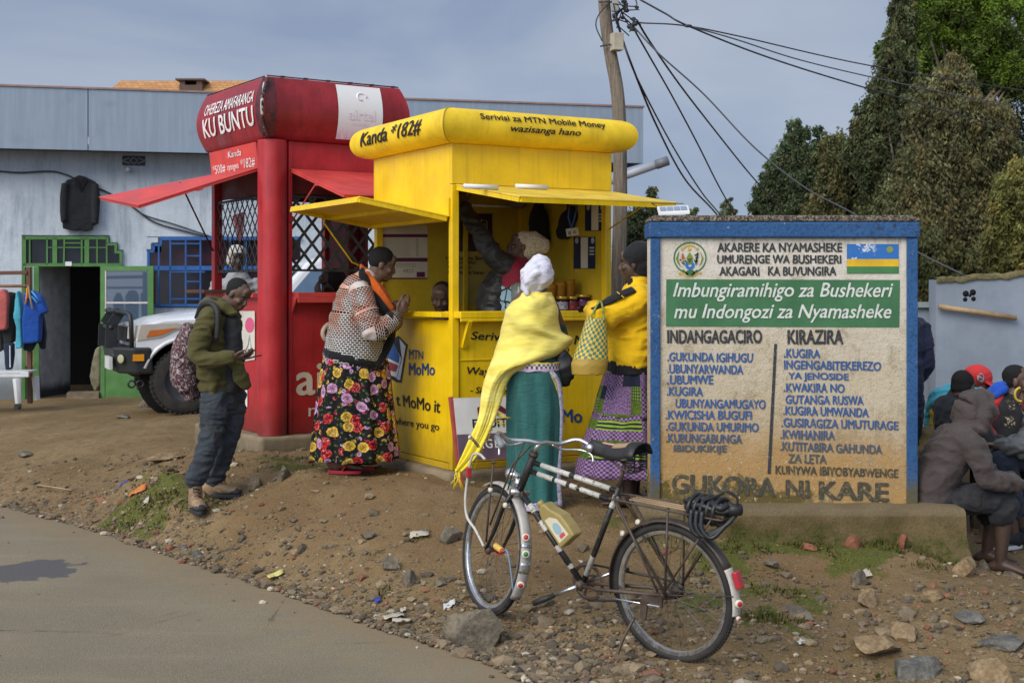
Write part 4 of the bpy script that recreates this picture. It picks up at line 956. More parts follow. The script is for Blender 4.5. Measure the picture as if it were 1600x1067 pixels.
for s_, a, y, b, dy in [('.GUKUNDA IGIHUGU', 1043, 550.5, 1176, 2), ('.UBUNYARWANDA', 1043, 569, 1161, 2), ('.UBUMWE', 1043, 586.5, 1114, 0), ('.KUGIRA', 1042, 604, 1098, 1), ('UBUNYANGAMUGAYO', 1056, 623, 1196, 2), ('.KWICISHA BUGUFI', 1040, 641, 1174, 1), ('.GUKUNDA UMURIMO', 1041, 659, 1185, 2), ('.KUBUNGABUNGA', 1041, 677, 1159, 2), ('IBIDUKIKIJE', 1053, 695, 1135, 1),
      ('.KUGIRA', 1225, 545, 1281, 1), ('INGENGABITEKEREZO', 1225, 562.5, 1376, 3), ('YA JENOSIDE', 1232, 581.5, 1325, 2), ('.KWAKIRA NO', 1225, 598.5, 1319, 1), ('GUTANGA RUSWA', 1228, 617, 1349, 2), ('.KUGIRA UMWANDA', 1224, 634, 1357, 4), ('.GUSIRAGIZA UMUTURAGE', 1221, 653, 1403, 5), ('.KWIHANIRA', 1220, 671.5, 1304, 2), ('.KUTITABIRA GAHUNDA', 1219, 690, 1378, 5.5), ('ZA LETA', 1232, 709, 1291, 1.5)]:
 stencil(mb, s_, a, y, b, y+(13.5 if '.' not in s_ else 13.5), dy=dy)
mb_m[0] = m_ol
stencil(mb, 'KUNYWA IBIYOBYABWENGE', 1212, 727, 1403, 740, dy=6); stencil(mb, 'GUKORA', 1051, 741, 1211, 769, dy=6, bold=.06); stencil(mb, 'NI', 1229, 750, 1263, 776, dy=1, bold=.06); stencil(mb, 'KARE', 1281, 752, 1387, 779, dy=3, bold=.06)
mb = MB(); poly(mb, [S(x, y, .003) for x, y in [(1040.5, 510), (1405, 511.5), (1406, 437.5), (1041, 436.5)]]); gp_ = obj('green_panel', mb, m_grn, sg_)
mb_m[:] = [m_wh, gp_]; line(mb, 'Imbungiramihigo za Bushekeri', 1052, 442, 1395, 471, shear=.28, off=.006, bold=.02); line(mb, 'mu Indongozi za Nyamasheke', 1053, 475.5, 1392, 504, shear=.28, off=.006, bold=.02)
mb = MB(); poly(mb, [S(x, y, .004) for x, y in [(1199, 740), (1204, 740), (1214, 537), (1209.5, 537)]]); obj('dividing_line', mb, m_blk, sg_)
# flag
n = NT('flag blue paint'); co = n.co(); f = n.noise(n.map(co, loc=(.0, 0, 0)), 11, 5, .7); x = n.sep(co)[0]
fb = n.out(n.mix(n.math('MULTIPLY', n.ramp(f, .56, .6), n.ramp(x, .62, .54)), (.02, .13, .40), (.55, .58, .6)), .7)
flg = obj('flag', poly(MB(), [S(x, y, .004) for x, y in [(1323, 427), (1404, 427), (1404, 381.5), (1323, 381.5)]]), fb, sg_)
obj('yellow_band', poly(MB(), [S(x, y, .0055) for x, y in [(1323, 416.5), (1404, 416.5), (1404, 405), (1323, 405)]]), mat('flag yellow', (.62, .38, .02), .7), flg)
obj('green_band', poly(MB(), [S(x, y, .0055) for x, y in [(1323, 427.2), (1404, 427.2), (1404, 416.7), (1323, 416.7)]]), mat('flag green', (.05, .18, .06), .7), flg)
mb = MB(); mb.add([S(1390+5.2*math.cos(a), 390+5*math.sin(a), .0058) for a in np.linspace(0, 2*PI, 20)[:-1]], [tuple(range(18, -1, -1))]); obj('flag_sun', mb, flat('flag sun', (.22, .26, .04)), flg)
# coat of arms
def arc(mb, cx, cy, rx, ry, a0, a1, w_, off=.004, n_=40):
 pts = [(cx+rx*math.cos(rad(a)), cy+ry*math.sin(rad(a))) for a in np.linspace(a0, a1, n_)]
 inn = [(cx+(rx-w_)*math.cos(rad(a)), cy+(ry-w_)*math.sin(rad(a))) for a in np.linspace(a0, a1, n_)]
 mb.sheet([[S(x, y, off) for x, y in pts], [S(x, y, off) for x, y in inn]])
E_ = lambda x, y: (1030+x/12.31, 370+y/12.31)
ep = lambda mb, pts, off=.0045: poly(mb, [S(*E_(x, y), off) for x, y in pts])
eg = flat('emblem green', (.04, .15, .06), .8, .2); ey = flat('emblem ochre', (.5, .33, .04), .8, .2); el = flat('emblem leaf green', (.16, .22, .03), .8, .2); eb = flat('emblem blue', (.02, .14, .42), .8); eo = flat('emblem brick', (.36, .11, .03), .8); ek = flat('emblem dark green', (.02, .05, .025), .8)
mb = MB(); cx, cy = E_(590, 405); arc(mb, cx, cy, 25.8, 24.8, 0, 360, 2, n_=60)
ex = [(510, 690), (540, 655), (620, 650), (680, 690), (650, 735), (540, 740)]
for a, b in [((450, 640), (560, 735)), ((730, 640), (620, 735)), ((510, 690), (560, 655)), ((560, 655), (640, 655)), ((640, 655), (680, 700)), ((560, 738), (640, 735)), ((510, 690), (545, 735)), ((680, 690), (640, 735))]: mb.bar(S(*E_(*a), .006), S(*E_(*b), .006), .011, .002, V((0, -1, 0)))
em = obj('coat_of_arms', mb, eg, sg_)
mb = MB(); arc(mb, *E_(583, 330), 14.5, 14.5, 218, 322, 2.4); ep(mb, [(410, 215), (440, 200), (440, 245), (468, 240), (440, 275), (410, 240)][::-1]); ep(mb, [(757, 210), (757, 245), (725, 268), (690, 240), (722, 245), (735, 200)][::-1]); arc(mb, *E_(590, 560), 18.5, 17.5, 40, 140, 2.6)
mb.add([S(*E_(580+36*math.cos(a), 238+32*math.sin(a)), .0045) for a in np.linspace(0, 2*PI, 14)[:-1]], [tuple(range(12, -1, -1))]); ep(mb, [(360, 715), (375, 675), (415, 690), (405, 740)][::-1]); ep(mb, [(820, 705), (805, 670), (765, 685), (780, 735)]); obj('ribbon', mb, ey, em)
mb = MB(); ep(mb, [(385, 265), (350, 330), (320, 420), (350, 510), (420, 585), (385, 500), (360, 420), (372, 340)]); ep(mb, [(775, 265), (810, 330), (850, 410), (815, 510), (755, 585), (795, 500), (815, 420), (800, 340)][::-1]); ep(mb, [(583, 295), (520, 405), (545, 500), (580, 528), (620, 515), (650, 405)], .006); obj('basket', mb, el, em)
mb = MB(); arc(mb, *E_(588, 548), 7.2, 6.9, 0, 360, 4.4, .005, 24); obj('wheel_ring', mb, eb, em)
mb = MB(); ep(mb, [(435, 320), (425, 430), (500, 432), (470, 360), (460, 322)]); obj('sorghum', mb, eo, em)
mb = MB()
for a, b in [((700, 540), (740, 300)), ((665, 455), (735, 470)), ((690, 420), (745, 390)), ((680, 360), (750, 320)), ((420, 440), (390, 450)), ((430, 490), (490, 530)), ((450, 460), (480, 475)), ((545, 440), (620, 430)), ((560, 480), (610, 470)), ((690, 500), (730, 440)), ((500, 450), (520, 500))]: mb.bar(S(*E_(*a), .007), S(*E_(*b), .007), .008, .002, V((0, -1, 0)))
obj('coffee_branch', mb, ek, em)
# ledge
lx1 = P(1493, 0, 8.75).x; lz = P(0, 793, 8.6).z
n = NT('mossy concrete ledge'); co = n.co(); a = n.noise(co, 5, 8, .65); f = n.noise(co, 60, 6, .7); z = n.sep(co)[2]
zz = n.math('ADD', z, n.math('MULTIPLY', n.math('SUBTRACT', a, .5), .35))
c = n.mix(n.ramp(a, .3, .7), (.10, .072, .031), (.155, .113, .054)); c = n.mix(n.ramp(f, .45, .7, 0, .6), c, (.07, .055, .03)); c = n.mix(n.math('MULTIPLY', n.ramp(zz, -.04, -.2, 0, .95), n.ramp(n.noise(co, 8, 7, .75), .42, .58)), c, n.mix(n.ramp(f, .4, .6), (.03, .036, .009), (.075, .085, .018))); c = n.mix(n.ramp(zz, -.24, -.34, 0, .8), c, (.1, .065, .035)); c = n.mix(n.ramp(z, -.03, -.005, 0, .6), c, (.2, .155, .095))
ledm = n.out(c, .95, n.bump(n.math('ADD', a, f), .8, .02), 0, .1)
mb = MB(); g = []
xs = np.linspace(x0-.1, lx1, 40)
prof = [(.5, 0), (.0, 0), (-.02, -.02), (-.035, -.1), (-.05, -.17), (-.09, -.24), (-.2, -.34), (-.3, -.45)]
for k, (dy, dz) in enumerate(prof):
 g.append([V((x, 8.58+dy+.035*noise.noise(V((x*4, k, 0)))+.02*noise.noise(V((x*13, k*2, 5)))-.03*(k > 3)*abs(noise.noise(V((x*3, k*.7, 4)))), lz+dz+.012*noise.noise(V((x*5, k*2, 1)))*(k > 0))) for x in xs])
mb.sheet(g[::-1]); n_ = len(xs)
mb.add([r[-1] for r in g]+[g[0][-1]+V((0, 0, -.5))], [tuple(range(len(g)+1))])
obj('ledge', mb, ledm, sg_)
mb = MB(); mb.abox((x0-.1, 8.62, lz-.5), (lx1-.02, 9.07, lz-.025)); obj('ledge_core', mb, ledm, sg_)
# solar panel on top
sp = empty('solar_panel', P(1050, 336, SY+.05), 'small white framed solar panel lying on top of the notice wall', 'solar panel')
ps = [P(1029, 335, SY-.0), P(1078, 333, SY-.0), P(1075.5, 323.5, SY+.2), P(1026.5, 325.5, SY+.2)]
ps = [p+V((0, 0, .012)) for p in ps]; dn = V((0, 0, -.02))
mb = MB(); mb.hexa([p+dn for p in ps]+ps); obj('panel_frame', mb, flat('white frame', (.68, .68, .66), .4), sp, bevel=.003)
mb = MB(); c = sum(ps, V((0, 0, 0)))/4
for k in range(4):
 l = lambda u, v: (ps[0]*(1-u)+ps[1]*u)*(1-v)+(ps[3]*(1-u)+ps[2]*u)*v
 u0 = .07+k*.22; mb.quad(*[l(u, v)+V((0, 0, .002)) for u, v in ((u0, .16), (u0+.2, .16), (u0+.2, .84), (u0, .84))])
obj('solar_cells', mb, flat('solar cell glass', (.24, .28, .36), .2), sp)
mb = MB(); mb.tube([P(1030, 325, SY+.19), P(1018, 318, 9.2), Y(W+.02, -.9, 1.95)], .003, 5); obj('panel_wire', mb, blk, sp)
# ------------------------------------------------------------- shop building behind
BP = V((-7.62, 20.5, .26)); B = Frame(BP, 76.6)
bk = empty('shop_building', BP, 'long grey blue shop with metal fascia, green door and blue barred window', 'building')
def bq(px, py, b=0):
 p = ray(px, py, B(0, b, 0), -B.e2)-B.o; return p.dot(B.e1), p.z
def bbox(mb, x0, y0, x1, y1, b0, b1, bz=None):
 a0, zt_ = bq(x0, y0, b0); a1, zb_ = bq(x1, y1, b0); _, zt2 = bq((x0+x1)/2, y0, b0); _, zb2 = bq((x0+x1)/2, y1, b0)
 return B.box(mb, (a0, b0, zb2 if bz is None else bz), (a1, b1, zt2))
n = NT('limewashed wall'); co = n.co(); a = n.noise(co, 1.6, 8, .65); f = n.noise(co, 22, 7, .7); z = n.sep(co)[2]
c = n.mix(n.ramp(a, .3, .7), (.40, .455, .505), (.54, .59, .635)); c = n.mix(n.ramp(f, .55, .75, 0, .55), c, (.2, .22, .24))
c = n.mix(n.ramp(n.noise(n.map(co, (2.5, 2.5, .35)), 2.5, 6, .7), .46, .7, 0, .6), c, (.2, .23, .26))
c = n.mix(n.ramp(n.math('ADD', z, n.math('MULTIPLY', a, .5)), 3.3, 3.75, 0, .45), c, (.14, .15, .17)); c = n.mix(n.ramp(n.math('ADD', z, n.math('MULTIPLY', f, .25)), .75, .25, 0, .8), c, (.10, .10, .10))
wallm = n.out(c, .9, n.bump(f, .4, .02), 0, .15)
def rowmat(name, col, sc_=(5, 5, .3)):
 n = NT(name); co = n.co(); s_ = n.noise(n.map(co, sc_), 3, 5, .6); f = n.noise(co, 3, 6, .6)
 c = n.mix(n.ramp(s_, .35, .65), sc3(col, .93), sc3(col, 1.05)); c = n.mix(n.ramp(f, .55, .75, 0, .3), c, sc3(col, .6))
 return n.out(c, .5, n.bump(s_, .1, .01), .1, .35)
fas = rowmat('grey metal fascia', (.23, .28, .34))
mb = MB(); X0 = -420; X1 = 860
zt4 = 3.55
for (x0, y0, x1, y1) in [(X0, 225, 34, 900), (34, 225, 191, 368), (191, 225, 230, 900), (230, 225, 470, 371), (230, 480, 470, 900), (470, 225, X1, 900), (168, 368, 191, 382), (181, 382, 191, 394), (230, 371, 250, 381), (230, 381, 238, 391)]:
 bbox(mb, x0, y0, x1, y1, .0 if y1-y0 > 30 else .002, .22, 0 if y1 == 900 else None)
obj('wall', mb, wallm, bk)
mb = MB()
a0, ztp = bq(0, 135, -.5); _, zbt = bq(0, 232, -.5); a1 = bq(1005, 200, -.5)[0]; aL = bq(X0, 200, -.5)[0]
for i, (u, v) in enumerate([(aL, bq(137, 200, -.5)[0]), (bq(137, 200, -.5)[0]+.012, bq(560, 200, -.5)[0]), (bq(560, 200, -.5)[0]+.012, a1)]):
 mb = MB(); B.box(mb, (u, -.5, zbt), (v, -.46, ztp)); obj('fascia_sheet', mb, fas, bk, bevel=.004)
mb = MB(); B.box(mb, (a1-.04, -.459, zbt), (a1, 6, ztp)); obj('fascia_end', mb, fas, bk)
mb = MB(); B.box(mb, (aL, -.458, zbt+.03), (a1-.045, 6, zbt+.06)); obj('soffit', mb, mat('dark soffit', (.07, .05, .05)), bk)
mb = MB(); B.box(mb, (aL, -.52, ztp+.002), (a1+.02, 6, ztp+.03)); obj('roof', mb, mat('rusty roof trim', (.26, .17, .14)), bk)
a9 = bq(955, 300, 0)[0]; mb = MB(); B.box(mb, (bq(X1, 300)[0], .0, 0), (a9, .22, zbt+.03)); B.box(mb, (a9-.22, .221, 0), (a9, 6, zbt+.03)); obj('end_wall', mb, wallm, bk)
# dark interior
inn = mat('dark shop interior', (.02, .017, .015), .9)
mb = MB(); B.box(mb, (bq(60, 500)[0], 2.6, 0), (bq(470, 500)[0]+.6, 2.7, 3)); obj('interior_back', mb, inn, bk)
mb = MB(); B.box(mb, (bq(34, 500)[0], .221, 2.35), (bq(470, 500)[0]+.6, 2.6, 2.4)); obj('interior_ceiling', mb, inn, bk)
mb = MB(); p0 = bq(62, 500)[0]; p1 = bq(109, 500, .9)[0]; mb.hexa([B(p0, .23, .0), B(p1, .95, .0), B(p1, 1.0, .0), B(p0-.06, .26, .0), B(p0, .23, 2.05), B(p1, .95, 2.05), B(p1, 1.0, 2.05), B(p0-.06, .26, 2.05)]); obj('inner_wall', mb, mat('grey inner wall', (.33, .33, .33), .9, low=(.1, .28, .95), dcol=(.02, .02, .022)), bk)
mb = MB(); B.box(mb, (bq(105, 500)[0], -.1, .0), (bq(155, 500)[0], .3, bq(130, 613)[1])); obj('door_step', mb, conc, bk)
grn = mat('green door paint', (.075, .19, .05), .45, .15, 4, .1, 40, dirt=.2, dcol=(.04, .08, .03)); glass = flat('dark window glass', (.012, .015, .02), .08)
# door frame with stepped transom
df = empty_ = None
mb = MB()
def fbar(x0, y0, x1, y1, w_=3, b=-.02, d=.05):
 a0, z0 = bq(x0, y0); a1, z1 = bq(x1, y1); s_ = w_/104
 p = B(a0, b, z0); q = B(a1, b, z1); mb.bar(p, q, s_, d, B.e2)
for a in [(36, 372, 168, 372, 5), (36, 414, 190, 414, 5), (38, 370, 38, 416, 6), (168, 370, 168, 380, 4), (166, 382, 182, 382, 4), (181, 380, 181, 393, 4), (179, 394, 191, 394, 4), (189, 393, 189, 416, 4), (47, 372, 47, 412, 2), (74, 372, 74, 414, 2.4), (86, 372, 86, 412, 7), (101, 374, 100, 412, 2.4), (128, 372, 128, 414, 2.4), (136, 372, 136, 412, 7), (152, 374, 152, 412, 2.4), (167, 378, 167, 412, 2.4), (74, 387, 166, 387, 1.6), (102, 380, 128, 380, 1.6)]: fbar(*a)
dfo = obj('door_frame', mb, grn, bk)
mb = MB(); bbox(mb, 38, 373, 168, 412, .05, .06); bbox(mb, 168, 384, 180, 412, .051, .06); bbox(mb, 180, 396, 189, 412, .052, .06); obj('transom_pane', mb, glass, dfo)
mb = MB(); bbox(mb, 35, 417, 48, 540, .06, .065); obj('side_pane', mb, glass, dfo)
mb = MB(); fbar(57, 417, 57, 626, 8); fbar(37, 417, 37, 626, 5); fbar(50, 417, 50, 560, 2); bbox(mb, 38, 572, 54, 626, -.01, .04, .01); bbox(mb, 38, 534, 54, 541, -.02, .04); obj('side_light', mb, grn, dfo)
mb = MB(); bbox(mb, 102, 409, 112, 415.5, -.055, -.05); obj('notice_card', mb, white, dfo)
# open door leaf (swung out)
hx = bq(157, 500)[0]; dl = empty('x', (0, 0, 0), '', ''); bpy.data.objects.remove(dl)
hp_ = B(hx, -.05, 0); dd_ = (B.e1*.95-B.e2*.32).normalized(); dn_ = dd_.cross(UZ)
wd = .83; ht = bq(157, 416)[1]
mb = MB(); lb = lambda a, b: mb.box(hp_, dd_, -dn_, UZ, a, b)
lb((0, 0, .02), (.07, .04, ht)); lb((wd-.09, 0, .02), (wd, .04, ht)); lb((.071, 0, ht-.07), (wd-.091, .04, ht)); lb((.071, 0, .52), (wd-.091, .04, .58)); lb((.071, .01, .02), (wd-.091, .03, .52));
dlf = obj('door', mb, grn, bk)
mb = MB(); lb((.071, .015, .581), (wd-.091, .025, ht-.071)); n = NT('reflecting glass'); n.out((.06, .09, .13), .03, None, 0, .8); obj('pane', mb, n.m, dlf)
mb = MB(); lb((.071, .005, 1.45), (wd-.091, .035, 1.475)); lb((.071, .004, .581), (.09, .036, ht-.071)); obj('glazing_bar', mb, flat('pale bar', (.55, .52, .5)), dlf)
# blue barred window
blm = mat('blue window paint', (.03, .11, .33), .45, .15, 4, .1, 40)
mb = MB()
for a in [(250, 373, 470, 373, 5), (251, 373, 251, 382, 4), (239, 383, 252, 383, 4), (240, 382, 240, 392, 4), (232, 393, 241, 393, 4), (232, 392, 232, 478, 4), (232, 419, 470, 419, 7), (232, 477, 470, 477, 4), (248, 383, 248, 477, 2.4), (266, 376, 266, 477, 2.4), (290, 376, 290, 477, 2.4), (313, 376, 313, 477, 2.4), (336, 376, 336, 477, 3), (360, 376, 360, 477, 3), (384, 376, 384, 477, 3), (410, 376, 410, 477, 6), (440, 376, 440, 477, 3), (266, 381, 313, 381, 2), (290, 400, 313, 400, 2), (290, 440, 313, 440, 2), (266, 467, 313, 467, 2), (430, 376, 430, 477, 3), (266, 425, 320, 425, 2)]: fbar(*a)
wf = obj('window', mb, blm, bk)
mb = MB(); bbox(mb, 252, 376, 470, 477, .05, .06); bbox(mb, 233, 394, 252, 477, .051, .06); n = NT('maroon curtain glass'); co = n.co(); n.out(n.mix(n.ramp(n.noise(co, 2.2, 3, .6), .4, .6), (.016, .01, .016), (.045, .014, .022)), .12); obj('pane', mb, n.m, wf)
# dark strips above openings, painting in the shade of the plaster step
drk = mat('painted plaster shade', (.03, .03, .032)); mb = MB()
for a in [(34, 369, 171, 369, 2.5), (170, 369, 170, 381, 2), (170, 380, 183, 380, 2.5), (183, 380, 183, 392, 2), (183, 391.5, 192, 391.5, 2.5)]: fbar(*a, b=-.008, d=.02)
obj('step_shade', mb, drk, bk); mb = MB()
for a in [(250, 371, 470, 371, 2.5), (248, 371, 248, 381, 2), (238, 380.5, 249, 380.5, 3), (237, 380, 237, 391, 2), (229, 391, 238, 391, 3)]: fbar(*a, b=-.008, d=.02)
obj('step_shade', mb, drk, bk)
# vent block and lamp
mb = MB(); bbox(mb, 191, 244, 227, 259, -.012, .01); vb = obj('vent_block', mb, mat('dark vent', (.025, .025, .027)), bk)
mb = MB()
for a in [(191, 251.5, 203, 247, 1.6), (191, 251.5, 203, 256, 1.6), (227, 251.5, 215, 247, 1.6), (227, 251.5, 215, 256, 1.6), (203, 251.5, 209, 246, 1.4), (209, 246, 215, 251.5, 1.4), (215, 251.5, 209, 257, 1.4), (209, 257, 203, 251.5, 1.4)]: fbar(*a, b=-.015, d=.02)
obj('vent_pattern', mb, mat('vent grille', (.16, .17, .19)), vb)
q = B(bq(200, 265, -.1)[0], -.1, bq(200, 265, -.1)[1]); mb = MB(); mb.ell(q, (.045, .045, .045)); mb.lathe([(.03, 0), (.03, .08)], q+B.e2*.03, B.e2, 12); obj('wall_lamp', mb, flat('dusty lamp glass', (.35, .35, .36), .3), bk)
# drain pipe at the right end
mb = MB(); p, q = P(950, 284, 21.3), P(1044, 251, 21.0); mb.tube([p, p.lerp(q, .80)], .065, 12); pp_ = obj('drain_pipe', mb, flat('grey plastic pipe', (.3, .31, .33), .4), bk)
mb = MB(); mb.tube([p.lerp(q, .801), q], .075, 12); obj('pipe_collar', mb, flat('dark grey collar', (.13, .14, .15), .4), pp_)
# cables on the wall
def wire(name, pts, r, m, label, cat='cable', group=None, n_=8):
 mb = MB(); mb.tube(spline(pts, n_), r, 5); return thing(name, mb, m, label, cat, group)
cb = flat('dark cable', (.03, .03, .035), .5); cg = flat('grey cable', (.10, .11, .12), .5); cl = flat('pale cable', (.22, .21, .19), .5)
bw2 = lambda x, y: B(bq(x, y, -.03)[0], -.03, bq(x, y, -.03)[1])
wire('wall_cable', [bw2(*p) for p in [(-60, 266), (0, 268), (30, 270), (80, 268), (105, 274), (118, 280), (150, 293), (172, 303), (205, 322), (240, 347), (290, 362), (335, 373)]], .013, cb, 'sagging dark cable running from the left edge behind the hanging suit jacket')
wire('wall_cable', [bw2(*p) for p in [(200, 318), (225, 336), (270, 350), (300, 360), (335, 372)]], .011, cb, 'second dark cable sagging beneath the red awning on the grey wall')
# suit jacket hanging on the wall
def garment(pts, thick, m, name, label, cat, group=None, vox=.018, plane=None, Yd=None, wr=.012, extra=None):
 """flat hanging garment from its outline (on a real plane) with folds"""
 fn = plane or (lambda x, y: P(x, y, Yd)); w_ = [fn(x, y) for x, y in pts]; nrm = (B.e2 if plane else V((0, 1, 0)))
 mb = MB(); k = len(w_); mb.add([p-nrm*thick/2 for p in w_]+[p+nrm*thick/2 for p in w_], [tuple(range(k-1, -1, -1)), tuple(range(k, 2*k))]+[(i, (i+1) % k, k+(i+1) % k, k+i) for i in range(k)])
 if extra: extra(mb)
 me = remesh(mb, vox, 4); wrinkle(me, wr, (9, 9, 2.2), False, seed=len(pts)); return thing(name, me, m, label, cat, group)
jk = cloth('charcoal suit cloth', (.016, .017, .02), .3)
pj = lambda x, y: B(bq(x, y, -.09)[0], -.09, bq(x, y, -.09)[1])
sj = garment([(118, 277), (124, 274.5), (133, 277), (150, 285), (153, 293), (152, 330), (151, 351), (147, 352), (146, 345), (145, 359), (132, 362), (128, 359), (124, 357), (122, 361), (110, 360), (98, 357), (98, 348), (96, 347), (97, 318), (100, 288), (104, 282)], .10, jk, 'suit_jacket', 'charcoal suit jacket hanging on the grey wall above the green door', 'jacket', plane=pj, wr=.012, vox=.012, extra=lambda mb: [mb.tube([pj(*a)-B.e2*.05 for a in c_], [.05, .06, .058, .05], 8) for c_ in ([(102, 287), (100, 310), (99.5, 330), (100.5, 346)], [(149, 288), (150.5, 310), (150, 330), (149, 350)])])
pl2 = lambda x, y: B(bq(x, y, -.155)[0], -.155, bq(x, y, -.155)[1])
mb = MB(); mb.add([pl2(*p) for p in [(119, 278), (124, 283), (126, 300), (121, 292), (116, 283)]][::-1], [tuple(range(5))]); obj('lapel', mb, cloth('dark lapel', (.009, .009, .011)), sj, solid=.012)
mb = MB(); mb.add([pl2(*p) for p in [(131, 278), (127, 284), (126, 300), (131, 291), (137, 283)]], [tuple(range(5))]); obj('lapel', mb, cloth('dark lapel', (.009, .009, .011)), sj, solid=.012)
# clothes rack with garments
rk_p = P(20, 600, 18.6); rz = zg(rk_p.x, rk_p.y); RY = 18.6
rack = empty('clothes_rack', V((P(20, 0, RY).x, RY, rz)), 'brown wooden clothes rail hung with garments at the left edge', 'clothes rack')
wood = mat('brown stained wood', (.12, .05, .03), .6)
mb = MB(); mb.bar(P(-90, 428, RY), P(44, 426, RY), .10, .05); obj('top_board', mb, wood, rack, bevel=.005)
mb = MB(); mb.bar(P(45, 417, RY), P(47, 630, RY+.02), .06, .06, V((0, 1, 0))); obj('post', mb, wood, rack, bevel=.005)
mb = MB(); mb.bar(P(-85, 417, RY), P(-85, 630, RY+.02), .06, .06, V((0, 1, 0))); obj('post', mb, wood, rack, bevel=.005)
mb = MB(); mb.tube([P(-90, 447, RY-.1), P(46, 447, RY-.1)], .02, 8); obj('rail', mb, mat('pale brown rail', (.3, .15, .08)), rack)
G = 'garments on the clothes rail'
garment([(-6, 462), (1, 452), (8, 452), (13, 460), (15, 468), (13, 510), (11, 514), (2, 516), (-8, 514)], .16, cloth('coral hoodie cloth', (.42, .10, .09)), 'hooded_jacket', 'coral pink hooded jacket at the left end of the rail', 'garment', G, Yd=18.45)
garment([(-15, 470), (-8, 455), (0, 470), (6, 545), (-5, 552), (-18, 545)], .18, cloth('grey cloth', (.08, .08, .085)), 'grey_top', 'grey top behind the coral hooded jacket', 'garment', G, Yd=18.62)
garment([(8, 470), (17, 455), (22, 462), (23, 500), (22, 535), (10, 540), (6, 520)], .16, cloth('black green cloth', (.018, .022, .018)), 'dark_jacket', 'black green jacket right of the coral hooded jacket', 'garment', G, Yd=18.55)
garment([(19, 462), (23, 455), (27, 465), (26, 530), (21, 534)], .14, cloth('dark brown cloth', (.03, .018, .02)), 'brown_top', 'narrow dark brown top between black and turquoise garments', 'garment', G, Yd=18.6)
garment([(27, 456), (30, 455), (33, 470), (36, 498), (33, 503), (29, 500), (35, 503), (36, 543), (25, 545), (27, 510), (23, 495), (25, 475)], .12, cloth('turquoise cloth', (.07, .33, .42)), 'turquoise_shirt', 'turquoise polo shirt hanging on the rail', 'garment', G, Yd=18.4)
garment([(29, 455), (33, 457), (40, 478), (41, 490), (37, 505), (37, 538), (34, 541), (31, 500)], .12, cloth('pale lilac cloth', (.30, .32, .45)), 'pale_shirt', 'pale lilac shirt between turquoise and blue shirts', 'garment', G, Yd=18.5)
bsh = garment([(40, 460), (50, 453), (60, 458), (66, 463), (75, 487), (68, 491), (65, 486), (63, 534), (38, 537), (37, 500), (40, 480)], .14, cloth('royal blue cloth', (.012, .065, .30)), 'blue_shirt', 'royal blue short sleeved shirt at the right end of the rail', 'garment', G, Yd=18.35)
garment([(62, 480), (68, 490), (72, 520), (70, 545), (64, 546), (61, 530), (50, 549), (38, 547), (38, 530), (60, 528)], .1, cloth('navy cloth', (.012, .014, .028)), 'navy_jacket', 'navy jacket hanging behind the royal blue shirt', 'garment', G, Yd=18.55)
garment([(6, 536), (22, 536), (22, 555), (19, 577), (10, 578), (8, 560)], .1, cloth('navy trouser cloth', (.018, .025, .05)), 'trousers', 'navy trousers with white side stripe hanging low on the rail', 'garment', G, Yd=18.5)
mb = MB(); mb.bar(P(15.5, 540, 18.42), P(16, 574, 18.42), .02, .008, V((1, 0, 0))); thing_ = obj('side_stripe', mb, white, bpy.data.objects['trousers'])
mb = MB(); mb.tube([P(49, 455, 18.27), P(56, 463, 18.27), P(63, 472, 18.27), P(58, 473, 18.27), P(49, 463, 18.27), P(40, 466, 18.27)], .012, 6); thing('clothes_hanger', mb, flat('light blue plastic', (.08, .3, .6), .4), 'light blue plastic hanger in the neck of the royal blue shirt', 'hanger')
mb = MB(); mb.tube([P(42, 450, 18.25), P(42, 464, 18.25), P(40, 475, 18.25)], .014, 6); thing('orange_ribbon', mb, flat('orange plastic', (.6, .2, .03)), 'orange plastic strip dangling beside the blue hanger', 'ribbon')
mb = MB(); mb.tube([P(44, 447, 18.25), P(47, 465, 18.25), P(51, 483, 18.22)], .014, 6); thing('wooden_hanger', mb, mat('dry stick', (.3, .2, .1)), 'brown stick hanging crooked over the royal blue shirt', 'hanger')
# white plastic table
TY = 18.2; tb = empty('plastic_table', P(10, 628, TY), 'white moulded plastic table standing below the clothes rail', 'table')
wp_ = flat('white plastic', (.56, .56, .56), .45)
mb = MB(); mb.bar(P(-95, 582, TY), P(46, 581, TY), .62, .03); mb.bar(P(-95, 586, TY-.30), P(45, 585, TY-.30), .02, .07); mb.bar(P(44.5, 585, TY-.30), P(44.5, 585, TY+.3), .02, .07); obj('table_top', mb, wp_, tb, bevel=.008)
for x, dy in ((38, -.29), (44, .27), (-90, -.29), (-84, .27)):
 mb = MB(); p = P(x, 589, TY)+V((0, dy, 0)); q = P(x+3, 628, TY)+V((0, dy, 0)); mb.tube([p, q], [(.04, .055), (.03, .045)], 4, up=(0, 1, 0)); obj('leg', mb, wp_, tb, bevel=.006)
# cloth hung in the doorway
garment([(150, 545), (157, 540), (157, 600), (150, 612), (143, 600), (141, 588), (145, 565)], .1, mat('flowered yellow cloth', (.30, .26, .15), .8, .4, 9), 'flowered_dress', 'pale yellow flowered dress hanging at the edge of the open door', 'garment', Yd=19.3)
